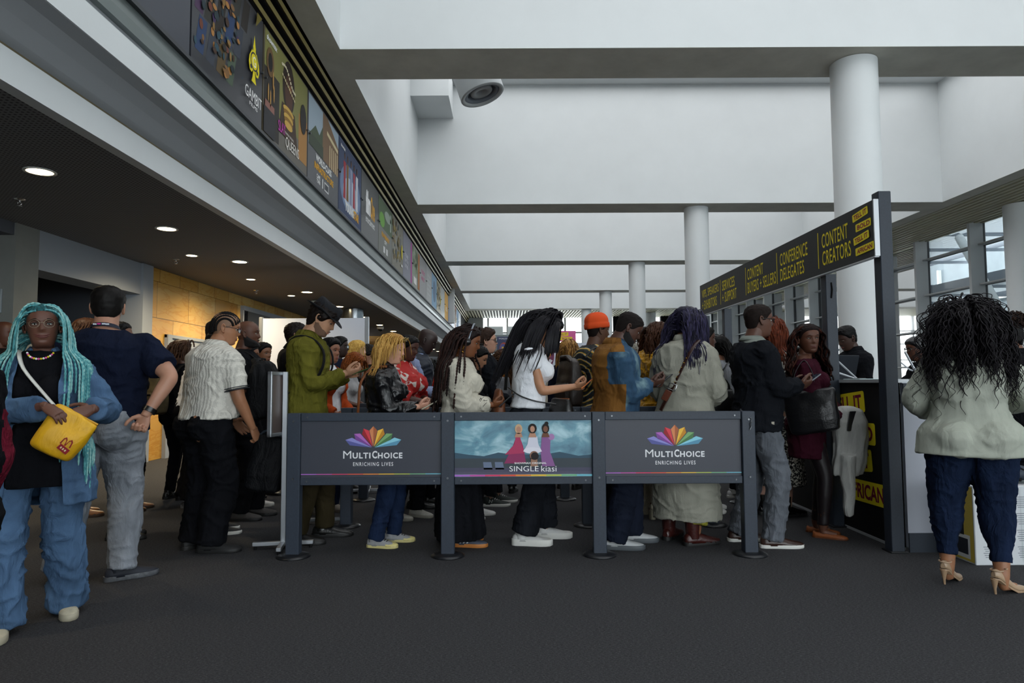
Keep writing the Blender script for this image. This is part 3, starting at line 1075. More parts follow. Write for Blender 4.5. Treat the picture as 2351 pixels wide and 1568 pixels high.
def barrier_panel(x0, x1, y, label, kind, cat='barrier', group='panels of the front barrier', z0=.485, z1=.975):
    t = thing('crowd_barrier', label, cat, ((x0 + x1) / 2, y, z0), 0, group)
    hw = (x1 - x0) / 2
    H = z1 - z0
    b = MB(); b.bbox((-hw, -.028, H - .055), (hw, .02, H), .003)
    b.build('top_rail', M_POST, t)
    b = MB(); b.bbox((-hw, -.028, 0), (hw, .02, .05), .003); b.build('bottom_rail', M_POST, t)
    b = MB(); b.box((-hw, -.012, .05), (hw, .008, H - .055)); board = b.build('graphic_board', M_PANEL, t)
    b = MB()
    for sx in (-hw + .045, hw - .045):
        for z in (.026, H - .028):
            b.cyl((sx, -.026, z), (sx, -.034, z), .006, 8)
    b.build('bolts', M_BOLT, t)
    if kind is None:
        return t
    p = Print((-hw, -.0125, .05), (1, 0, 0), (0, 0, 1))
    W, HH = 2 * hw, H - .105
    if kind == 'logo':
        fan_logo(p, W * .515, HH * .52, .40)
        p.up()
        wx, wy, ww = W * .515, HH * .385, .41
        # first letters taller than the rest
        p.text('M', wx - ww * .435, wy + .006, ww * .135, .052, '#e6e7ea', .0)
        p.text('ULTI', wx - ww * .195, wy, ww * .30, .040, '#e6e7ea', .03, spacing=1.15)
        p.text('C', wx + ww * .025, wy + .006, ww * .085, .052, '#e6e7ea', .03)
        p.text('HOICE', wx + ww * .285, wy, ww * .41, .040, '#e6e7ea', .03, spacing=1.15)
        p.text('ENRICHING LIVES', wx, wy - .058, ww * .67, .026, '#e6e7ea', .012, spacing=1.3)
        rainbow(p, 0, W, .022, .006)
    else:
        sky = mat('printed_cloudy_sky', '#5b8aa0', 0.4, fn=lambda n, c: n.color(n.ramp(n.noise(n.coord((1, 1, 1.5)), 5.0, 5, 0.55, 0.6), [(0.25, lin('#33586f')), (0.5, lin('#5f93a6')), (0.68, lin('#a9cdd6'))])))
        p.rect(W / 2, HH / 2, W, HH, sky); p.up()
        pts = [(0, .10), (0, .165), (.1, .15), (.2, .14), (.3, .165), (.4, .15), (.62, .15), (.72, .168), (.85, .14), (.95, .15), (W, .14), (W, .10)]
        p.poly(pts, '#3b5566'); p.up(); p.rect(W / 2, .09, W, .07, '#40484f'); p.up(); p.rect(W / 2, .048, W, .026, '#4d4c60'); p.rect(W / 2, .026, W, .018, '#565467')
        for x in (.2, .28):
            p.poly([(x, .05), (x + .06, .05), (x + .05, .10), (x - .005, .10)], '#6d7a93')
        skin = '#b98a72'
        p.up()
        # tiered red gown, white short gown, long lilac gown
        p.poly([(.34, .09), (.49, .09), (.47, .21), (.455, .25), (.415, .25), (.40, .21)], '#8e3560'); p.up(); p.poly([(.345, .15), (.48, .16), (.462, .22), (.45, .27), (.42, .27), (.41, .22)], '#b03c62')
        p.up(); p.poly([(.60, .07), (.69, .07), (.655, .17), (.66, .28), (.60, .28), (.59, .17)], '#8d5f94'); p.up(); p.disc(.665, .27, .022, .022, '#a97eb0', 12)
        p.poly([(.47, .17), (.60, .17), (.575, .22), (.568, .272), (.51, .272), (.50, .22)], '#d7d6e4'); p.up(); p.disc(.535, .178, .062, .022, '#e2e1ec', 14)
        for x, hh, hc in ((.44, .325, '#c9a884'), (.535, .328, '#1c1512'), (.625, .328, '#17120f')):
            p.up(); p.poly([(x - .028, .268), (x + .028, .268), (x + .018, .298), (x - .018, .298)], skin if x < .6 else '#6f4a38')
            p.disc(x, hh, .026 if x != .535 else .03, .034, hc, 14); p.up(); p.disc(x, hh - .004, .016, .022, skin if x < .6 else '#7b5240', 12)
        p.disc(.632, .362, .014, .014, '#17120f', 10)
        p.up(); p.poly([(.52, .07), (.57, .07), (.565, .135), (.525, .135)], '#9b7562'); p.disc(.545, .145, .03, .03, '#8f6a58', 14); p.up(); p.disc(.55, .14, .027, .026, '#20181a', 14)
        p.up(); p.text('SHOWMAX ORIGINAL', .52, .093, .22, .012, '#f2f2f2', .02)
        p.text('SINGLE', .475, .055, .20, .036, '#f5f5f5', 0); p.text('kiasi', .645, .055, .105, .040, '#f5f5f5', 0)
        p.up(); rainbow(p, 0, W, .010, .012)
    p.build('print', board)
    return t


FY = 4.66
PXS = [-1.462, -0.407, 0.628, 1.655]
plabs = ['first charcoal post of the front barrier, beside the silver sign stand', 'second charcoal post of the front barrier, between the plain panel and the pictured one', 'third charcoal post of the front barrier, right of the pictured panel', 'end charcoal post of the front barrier with a dangling hook']
for x, lab in zip(PXS, plabs):
    barrier_post(x, FY, lab, chain=(x > 1.5))
barrier_panel(PXS[0] + .047, PXS[1] - .047, FY, 'grey barrier panel with the seven-petal fan, in front of the leather jacket', 'logo')
barrier_panel(PXS[1] + .047, PXS[2] - .047, FY, 'barrier panel printed with three women in gowns under a cloudy sky', 'pic')
barrier_panel(PXS[2] + .047, PXS[3] - .047, FY, 'grey barrier panel with the seven-petal fan, in front of the long grey coat', 'logo')
# rows behind
row2 = [(-1.33, 5.62), (-0.30, 5.62), (0.66, 5.6), (1.69, 5.6)]
for i, (x, y) in enumerate(row2):
    barrier_post(x, y, 'charcoal post of the second barrier row, ' + ['behind the silver stand with crossed feet', 'behind the woman with headphones', 'behind the orange beanie man', 'behind the end post of the front row'][i], group='posts of the second barrier row')
for i in range(3):
    barrier_panel(row2[i][0] + .047, row2[i + 1][0] - .047, 5.62, 'plain charcoal barrier panel of the second row, ' + ['behind the leather jacket', 'behind the woman in the white tee', 'behind the long grey coat'][i], None, group='panels of the second barrier row')
row3 = [(-1.45, 6.85), (-.42, 6.85), (.58, 6.85), (1.70, 6.85), (2.28, 6.6)]
for i, (x, y) in enumerate(row3):
    barrier_post(x, y, 'charcoal post of the third barrier row, ' + ['behind the blonde woman\'s jeans', 'behind the black skirt', 'seen past the dark jeans', 'behind the grey coat', 'behind the grey trousers'][i], group='posts of the third barrier row')
barrier_panel(-1.404, -.466, 6.85, 'plain charcoal barrier panel of the third row at its left end', None, group='panels of the third barrier row')
barrier_panel(-.374, .534, 6.85, 'plain charcoal barrier panel of the third row in its middle', None, group='panels of the third barrier row')
barrier_panel(.626, 1.654, 6.85, 'plain charcoal barrier panel of the third row at its right end', None, group='panels of the third barrier row')


def sign_stand(px, py, head, label, z1=1.25, rz=0.0):
    p = onZ(px, py, 0)
    t = thing('sign_stand', label, 'sign stand', (p.x, p.y, 0), rz)
    b = MB(); b.bbox((-.018, -.016, .03), (.018, .016, z1), .003); b.build('pole', M_ALU, t)
    for i, a in enumerate((0.05, 1.62)):
        M = Matrix.Rotation(a, 4, 'Z')
        b = MB(); b.bbox((-.21, -.018, .025), (.21, .018, .052), .004, M=M)
        f = b.build('foot_bar', M_ALU, t)
        b = MB()
        for s in (-1, 1):
            b.lathe([(.012, 0), (.012, .012), (.006, .026)], tuple(M @ Vector((s * .19, 0, 0))), 10)
        b.build('foot_screw', M_BLACK, f)
    if head:
        # frame turned almost edge-on to the camera
        M = Matrix.Translation((-.03, 0, z1 - .46)) @ Matrix.Rotation(math.radians(74), 4, 'Z')
        b = MB(); b.bbox((-.17, -.016, 0), (.17, .016, .025), .004, M=M); b.bbox((-.17, -.016, .435), (.17, .016, .46), .004, M=M)
        b.bbox((-.17, -.016, 0), (-.147, .016, .46), .004, M=M); b.bbox((.147, -.016, 0), (.17, .016, .46), .004, M=M)
        fr = b.build('frame', M_ALU, t)
        b = MB(); b.box((-.147, -.008, .025), (.147, .008, .435), M=M); b.build('insert_sheet', mat('brown_print_sheet', '#5a4f4c', 0.3), fr)
    return t


sign_stand(650, 1259, True, 'silver sign stand with an edge-on framed sheet and crossed feet, left of the barrier', 1.265, .12)
sign_stand(741, 1203, False, 'silver stand pole with crossed feet behind the first barrier panel', 1.22, 0.1)
sign_stand(845, 1133, False, 'silver stand with crossed feet, far behind the barrier panel', 0.9, 0.1)

# ================================================================ sign gantry and counter
M_SIGNB = mat('sign_black', '#0d0e11', 0.45, spec=0.4)
M_GANTRY = mat('gantry_post_slate', '#272f3a', 0.5, spec=0.4, fn=speckle(80, 0.1, 0.04))
GX = 2.68
gy = [4.72, 6.05, 8.3, 9.05]
gy = [4.72, 1540 * GX / (1908 - PX0), 1540 * GX / (1671 - PX0), 1540 * GX / (1622 - PX0)]
glab = ['tall slate post of the sign gantry at the near counter corner', 'slate gantry post behind the burgundy dress', 'slate gantry post behind the man in the black sweater', 'slate gantry post at the far end of the hanging sign']
for y, lab in zip(gy, glab):
    t = thing('gantry_post', lab, 'post', (GX, y, 0), 0, 'posts of the sign gantry')
    b = MB(); b.bbox((-.045, -.045, 0.0), (.045, .045, 2.52 if y < 5 else 2.06), .004); b.build('upright', M_GANTRY, t)
    if y < 7 and y > 5:
        b = MB(); b.tube([(0, -.047, 1.99), (.004, -.052, 1.93), (-.004, -.05, 1.86)], .006, 6); b.build('hook', M_BLACK, t)
    b = MB(); b.bbox((-.06, -.06, 0), (.06, .06, .012), .003); b.build('base_plate', M_BASE, t)
SY0, SY1 = 4.675, 8.95
t = thing('hanging_sign', 'long black overhead sign listing queues in yellow capitals', 'sign', (2.60, SY0, 2.06))
SH, SL = .40, SY1 - SY0
b = MB(); b.box((0, .012, 0), (.034, SL, SH)); sb = b.build('sign_box', M_SIGNB, t)
b = MB(); b.box((-.001, 0, -.003), (.034, .012, SH + .003)); b.box((.0, .012, -.010), (.034, SL, -.001)); b.build('silver_edge', mat('silver_trim', '#c2c6ca', 0.4, metal=0.3), t)
# reader looks along +X from the left: right hand of the reader is -Y (towards the camera)
p = Print((-.0004, SL, 0), (0, -1, 0), (0, 0, 1))
YEL = '#eedb26'


def spx(px):                                         # picture column -> metres from the far end of the sign
    yy = 1540 * 2.6 / (px - PX0)
    return SY1 - yy


for l1, l2, a, w1, w2 in (('VIPS, SPEAKERS', '+ EXHIBITORS', 1615, 1654, 1649), ('SERVICES', '+ SUPPORT', 1662, 1691, 1695), ('CONTENT', 'BUYERS + SELLERS', 1721, 1758, 1787), ('CONFERENCE', 'DELEGATES', 1797.5, 1862, 1853), ('CONTENT', 'CREATORS', 1896, 1957, 1963)):
    x = spx(a)
    hh = .118
    p.text(l1, x, SH * .66, spx(w1) - x, hh, YEL, .006, anchor='l', spacing=1.08); p.text(l2, x, SH * .30, spx(w2) - x, hh, YEL, .006, anchor='l', spacing=1.08)
for px in (1658, 1717, 1790, 1887):
    p.rect(spx(px), SH * .5, .012, .30, YEL)
tell_it_tags(p, spx(1969), SH * .955, (spx(2021.5) - spx(1971)) * .86, YEL, '#8d1238', step=.088, k_h=.23)
p.build('lettering', sb)

M_CNT = mat('counter_black', '#0e0f12', 0.55, spec=0.35)
M_CNTG = mat('counter_side_grey', '#a9adb8', 0.5)
t = thing('counter', 'long black registration counter under the hanging sign', 'counter', (2.735, 4.70, 0))
b = MB(); b.box((0, .05, .02), (.04, 4.5, 1.165)); fr_ = b.build('front_panel', M_CNT, t)
b = MB(); b.box((-.012, .02, .0), (.0, .05, 1.17)); b.box((-.004, .05, 0), (.04, 4.5, .02)); b.build('silver_edge', MATS['silver_trim'], t)
b = MB(); b.box((-.02, .0, 1.165), (.50, 4.5, 1.19)); b.build('top', MATS['silver_trim'], t)
b = MB(); b.box((.03, .0, .03), (.40, .03, 1.165), 0); b.box((.03, -.012, 1.05), (.42, .0, 1.16), 1); b.box((.03, -.012, 0), (.42, 0, .13), 1); b.box((.36, -.012, .13), (.42, 0, 1.05), 1)
b.build('end_panel', [M_CNTG, M_GANTRY], t)
p = Print((-.0006, 4.5, 0), (0, -1, 0), (0, 0, 1))


def cpx(px):
    return 4.5 - (1540 * 2.72 / (px - PX0) - 4.70)


x0 = cpx(1912)
for k, (s, pa, pb, yc, rot) in enumerate((('TELL IT', 1899, 1977, .995, .10), ('BOLD', 1930, 1999, .775, .02), ('TELL IT', 1913, 1990, .555, .10), ('AFRICAN', 1925, 2023, .335, .02))):
    a, c = cpx(pa), cpx(pb)
    p.up(); p.rrect((a + c) / 2, yc, c - a, .165, .02, YEL, rot); p.up(); p.text(s, (a + c) / 2, yc, (c - a) * .84, .115, '#7c1038', .03, rot)
p.text('we', cpx(1890), .52, .08, .22, YEL, 0, 1.35)
p.up(); tell_it_tags(p, 1.2, 1.1, .62, YEL, '#7c1038', step=.22)
p.build('slogan', fr_)

# things on the counter
t = thing('laptop', 'dark grey laptop lid open on the counter in front of the man in black', 'laptop', (3.08, 6.35, 1.19), 0.35)
M_LAP = mat('laptop_grey', '#2b2f36', 0.4, metal=0.4)
b = MB(); b.bbox((-.16, -.11, 0), (.16, .11, .016), .006); b.build('base', M_LAP, t)
b = MB(); b.bbox((-.16, -.006, 0), (.16, .006, .22), .005, M=Matrix.Translation((0, -.11, .012)) @ Matrix.Rotation(.25, 4, 'X')); b.build('lid', M_LAP, t)
t = thing('monitor_arm', 'thin silver folding arms of a tablet stand on the counter', 'tablet stand', (3.06, 5.86, 1.192))
b = MB(); b.tube([(0, 0, .0), (-.12, .05, .14), (-.17, .08, .20)], .008, 8); b.tube([(.0, 0, .0), (-.16, .02, .06)], .008, 8); b.tube([(-.17, .08, .2), (-.13, .05, .27)], .012, 8); b.build('arms', M_ALU, t)
b = MB(); b.bbox((-.06, -.05, 0), (.05, .05, .012), .004); b.build('base', M_BASE, t)
b = MB(); b.bbox((-.1, -.13, .0), (.12, .13, .006), .002); tg = tag(b.build('paper_stack', mat('paper_pale_blue', '#cfe3e6', 0.8), None, Matrix.Translation((2.98, 5.62, 1.19))), 'pale blue sheets of paper lying on the counter top', 'paper')
t = thing('monitor_arm', 'dark tablet stand on the counter left of the headwrap woman', 'tablet stand', (3.1, 4.98, 1.192))
b = MB(); b.tube([(-.02, 0, .0), (-.08, .0, .08), (-.14, 0, .20)], .009, 8); b.tube([(.02, 0, .02), (-.1, .02, .07), (-.16, .02, .12)], .006, 8); b.build('arms', M_ALU, t)
b = MB(); b.bbox((-.05, -.06, 0), (.1, .06, .07), .01); b.build('base', M_BASE, t)

# ================================================================ right foreground: carton with a bag on it
t = thing('carton', 'large white printed carton standing behind the woman in heels', 'carton', (2.99, 4.36, 0))
b = MB(); b.bbox((0, 0, 0), (.95, .29, .50), .004); bx = b.build('body', mat('carton_white', '#c9ccd0', 0.7), t)
p = Print((.0, -.0006, 0), (1, 0, 0), (0, 0, 1))
for c in range(4):
    for r in range(4):
        for q in range(6):
            p.rect(.10 + c * .22 + .0, .43 - r * .105 - q * .013, .10 - (q % 3) * .012, .0045, '#7e848c')
p.rect(.37, .02, .012, .03, '#2a8a8c'); p.rect(.30, .25, .0015, .46, '#9aa0a6'); p.poly([(.40, .30), (.43, .33), (.425, .29)], '#5a3a34')
p.build('print', bx)
p = Print((-.0006, .28, 0), (0, -1, 0), (0, 0, 1))
p.rect(.14, .25, .26, .48, '#c9b04a'); p.up(); p.rect(.10, .32, .16, .30, '#23262c'); p.rect(.15, .10, .17, .15, '#d9d9d6'); p.up(); p.rect(.15, .10, .13, .10, '#2b2d33')
p.build('side_print', bx)
t = thing('bag_heap', 'dark crumpled bag with straps lying on the white carton', 'bag', (3.35, 4.5, .502))
b = MB(); b.ell((-.02, .03, .06), (.2, .11, .058)); b.build('body', mat('blue_black_cloth', '#1f2a38', 0.6), t)
b = MB(); rr = random.Random(2)
for k in range(7):
    x = -.1 + .05 * k
    b.tube([(x, -.06, .02), (x + .03, -.05, .09), (x + .08, -.02, .06), (x + .10, .02, .03)], .014, 6)
b.build('strap', M_BLACK, t)
b = MB(); b.tube([(-.12, -.08, .03), (-.08, -.07, .07), (-.02, -.08, .05)], .012, 6); b.build('tag', mat('pink_lanyard', '#b84a7a', 0.6), t)

# ================================================================ left and far furniture
t = thing('partition', 'white freestanding display partition behind the bald bearded man', 'partition', (-3.85, 10.5, 0))
b = MB(); b.box((.03, -.02, .06), (1.65, .02, 2.2)); b.build('panel', mat('partition_white', '#cdd2de', 0.6), t)
b = MB()
for x in (0, 1.66):
    b.bbox((x - .03, -.03, 0), (x + .03, .03, 2.22), .006)
b.box((0, -.022, .03), (1.66, .022, .06)); b.build('frame', M_ALU, t)
t = thing('wall_sign', 'black fascia board with grey lettering fame behind the bald man', 'sign', (-5.40, 13.95, 1.6))
b = MB(); b.box((-.03, 0, 0), (0, 1.3, 1.09)); sg = b.build('board', M_SIGNB, t)
p = Print((.0006, 0, 0), (0, 1, 0), (0, 0, 1)); p.text('fame', .62, .72, .95, .36, '#9a9aa0', .04); p.build('lettering', sg)
t = thing('notice_plaque', 'framed cream notice on the concrete pier at the left edge', 'plaque', (-5.62, 7.437, 1.98))
b = MB(); b.bbox((-.30, -.02, 0), (0.0, 0, .27), .004); fr = b.build('frame', mat('plaque_frame', '#8b9499', 0.4), t)
b = MB(); b.box((-.28, -.024, .02), (-.02, -.02, .25)); b.build('sheet', mat('plaque_cream', '#cfd2c2', 0.6), t)
p = Print((-.28, -.0246, .02), (1, 0, 0), (0, 0, 1))
for k in range(5):
    p.rect(.14, .19 - k * .035, .18 - .02 * (k % 2), .012, '#51555a')
p.build('lines', fr)
t = thing('pink_sign', 'pink board with yellow TELL IT BOLD tags above a white partition', 'sign', (0.93, 14.0, 2.03))
b = MB(); b.box((-.02, 0, 0), (.52, .03, .22)); sg = b.build('board', mat('pink_board', '#d8569a', 0.5), t)
p = Print((0, -.0006, 0), (1, 0, 0), (0, 0, 1)); p.rrect(.24, .15, .25, .075, .012, '#e9cf2a', .04); p.rrect(.32, .06, .25, .075, .012, '#e9cf2a', -.03); p.up(); p.text('TELL IT', .24, .15, .2, .04, '#a5476c', .03, .04); p.text('BOLD', .32, .06, .17, .04, '#a5476c', .03, -.03); p.build('lettering', sg)
t = thing('partition', 'white partition under the pink sign behind the queue', 'partition', (0.93, 14.0, 0))
b = MB(); b.box((0, -.02, .05), (1.3, .02, 2.0)); b.build('panel', MATS['partition_white'], t)
b = MB(); b.bbox((-.03, -.03, 0), (.0, .03, 2.02), .006); b.bbox((1.3, -.03, 0), (1.33, .03, 2.02), .006); b.build('frame', M_ALU, t)
t = thing('oval_poster', 'oval orange and purple poster on a grey leg left of the white partition', 'poster', (.80, 13.7, 0))
b = MB(); b.lathe([(0, 0), (.17, 0), (.17, .03), (0, .03)], seg=28, M=Matrix.Translation((0, 0, 1.72)) @ Matrix.Rotation(PI / 2, 4, 'X') @ Matrix.Scale(1.6, 4, (0, 1, 0))); bo = b.build('board', mat('purple_board', '#7a3a5a', 0.5), t)
p = Print((0, -.0310, 1.72), (1, 0, 0), (0, 0, 1)); p.disc(0, .09, .13, .15, '#c9803a', 18); p.up(); p.poly([(-.13, -.16), (.05, -.05), (.14, -.10), (.02, -.25)], '#d9d5dc'); p.build('print', bo)
b = MB(); b.bbox((-.03, -.03, 0), (.03, .0, 1.5), .005); b.build('leg', M_DKFRAME, t)
# banners on the far balustrade
for x, z, w, h, bg, lab, kind in ((-1.3, 3.95, 1.1, .5, '#c4ccca', 'pale banner far off, left of the mirrored numeral', 'lines'), (.05, 3.95, 1.3, .5, '#c9d0ce', 'pale far banner with a mirrored three', 'three'), (-.55, 2.75, .68, 1.1, '#41496b', 'blue far banner with an orange glowing disc', 'disc'), (.1, 2.75, 1.3, 1.1, '#3d3f42', 'dark far banner with film lettering', 'film')):
    t = thing('far_banner', lab, 'banner', (x, 39.018, z), 0, 'banners on the far balustrade')
    b = MB(); b.box((0, 0, 0), (w, .03, h)); bo = b.build('sheet', mat('far_' + bg.lstrip('#'), bg, 0.5), t)
    p = Print((0, -.001, 0), (1, 0, 0), (0, 0, 1)); p.layer = 4
    if kind == 'three':
        vs, fs, asp = text_geo('3', .02)
        p.text('3', w * .5, h * .5, -.22, .36, '#a89d8e', .02)
    elif kind == 'film':
        p.text('film', .42, .62, .5, .42, '#f2f2f2', .04); p.text('one', .95, .62, .4, .42, '#f2f2f2', .04)
    elif kind == 'disc':
        p.disc(.4, .42, .26, .34, '#b4574a', 20); p.up(4); p.disc(.34, .46, .17, .22, '#5a5f9a', 18); p.up(4); p.text('BL', .4, .44, .26, .14, '#e6b93a', .03); p.text("WORLD'S", .34, .98, .5, .08, '#dfe3ea', .02)
    else:
        for k in range(3):
            p.rect(w * .55, h * .7 - k * .12, .7, .025, '#aeb6b4')
    p.build('print', bo)
# ================================================================ people
def vnoise(P, seed=0):
    P = np.asarray(P, float)
    I = np.floor(P).astype(np.int64)
    f = P - I
    u = f * f * (3 - 2 * f)
    out = np.zeros(len(P))
    for dx in (0, 1):
        for dy in (0, 1):
            for dz in (0, 1):
                h = ((I[:, 0] + dx) * 374761393 + (I[:, 1] + dy) * 668265263 + (I[:, 2] + dz) * 1274126177 + seed * 974711) & 0xffffffff
                h = ((h ^ (h >> 13)) * 1103515245) & 0xffffffff
                h = (h ^ (h >> 16)) & 0xffff
                w = (u[:, 0] if dx else 1 - u[:, 0]) * (u[:, 1] if dy else 1 - u[:, 1]) * (u[:, 2] if dz else 1 - u[:, 2])
                out += w * (h / 32767.5 - 1)
    return out


def normals_of(V, F):
    a, b, c = V[F[:, 0]], V[F[:, 1]], V[F[:, 2]]
    d = V[F[:, 3]] if F.shape[1] == 4 else c
    n = np.cross(c - a, d - b) if F.shape[1] == 4 else np.cross(b - a, c - a)
    N = np.zeros_like(V)
    for k in range(F.shape[1]):
        np.add.at(N, F[:, k], n)
    return N / (np.linalg.norm(N, axis=1, keepdims=True) + 1e-12)


def remesh(mb, voxel, it=4, fac=0.5):
    """weld the overlapping lofts of a builder into one smooth continuous skin"""
    me = bpy.data.meshes.new('tmp')
    me.from_pydata(mb.v, [], mb.f)
    o = bpy.data.objects.new('tmp', me)
    COL.objects.link(o)
    r = o.modifiers.new('r', 'REMESH'); r.mode = 'VOXEL'; r.voxel_size = voxel; r.adaptivity = 0
    if it:
        s = o.modifiers.new('s', 'SMOOTH'); s.factor = fac; s.iterations = it
    dg = bpy.context.evaluated_depsgraph_get()
    m2 = o.evaluated_get(dg).to_mesh()
    n = len(m2.vertices)
    V = np.empty(n * 3); m2.vertices.foreach_get('co', V); V = V.reshape(-1, 3)
    F = np.empty(len(m2.loops), np.int64); m2.loops.foreach_get('vertex_index', F)
    F = F.reshape(-1, 4) if len(F) == 4 * len(m2.polygons) else np.array([tuple(p.vertices) + ((p.vertices[2],) if len(p.vertices) == 3 else ()) for p in m2.polygons])
    o.evaluated_get(dg).to_mesh_clear()
    bpy.data.objects.remove(o)
    bpy.data.meshes.remove(me)
    return V.copy(), F.copy()


class NM:
    """numpy mesh pieces with materials -> one mesh object"""
    def __init__(self):
        self.V, self.F, self.M, self.n = [], [], [], 0

    def add(self, V, F, m=0):
        self.V.append(np.asarray(V, float)); self.F.extend((np.asarray(F) + self.n).tolist()); self.M.extend([m] * len(F)); self.n += len(V)

    def add_mb(self, mb, m=None):
        self.V.append(np.array([tuple(v) for v in mb.v], float).reshape(-1, 3))
        self.F.extend([[i + self.n for i in f] for f in mb.f]); self.M.extend(mb.mi if m is None else [m] * len(mb.f)); self.n += len(mb.v)

    def build(self, name, mats, parent):
        me = bpy.data.meshes.new(name)
        V = np.concatenate(self.V)
        F = [f if len(f) != 4 or f[3] != f[2] else f[:3] for f in self.F]
        me.from_pydata(V.tolist(), [], F)
        for m in (mats if isinstance(mats, (list, tuple)) else [mats]):
            me.materials.append(m)
        me.polygons.foreach_set('material_index', self.M)
        me.polygons.foreach_set('use_smooth', [True] * len(F))
        me.update()
        o = bpy.data.objects.new(name, me)
        COL.objects.link(o)
        o.parent = parent
        return o


def interp(z, table):
    zs = [t[0] for t in table]
    return [float(np.interp(z, zs, [t[k] for t in table])) for k in range(1, len(table[0]))]


# half width, front depth, back depth, at heights for a 1.70 m figure
TORSO_M = [(.78, .12, .08, .08), (.84, .160, .105, .115), (.92, .168, .108, .118), (1.00, .160, .105, .100), (1.10, .152, .105, .090), (1.20, .165, .115, .100), (1.29, .178, .122, .112), (1.36, .178, .108, .112), (1.41, .150, .085, .098), (1.445, .100, .065, .078), (1.48, .062, .058, .062)]
TORSO_F = [(.78, .13, .08, .08), (.84, .172, .100, .125), (.91, .176, .100, .128), (1.00, .152, .098, .098), (1.09, .128, .095, .082), (1.18, .138, .105, .090), (1.27, .150, .115, .098), (1.35, .156, .095, .100), (1.40, .138, .075, .090), (1.44, .088, .058, .070), (1.48, .052, .050, .054)]


def V3(*a):
    return Vector(a)


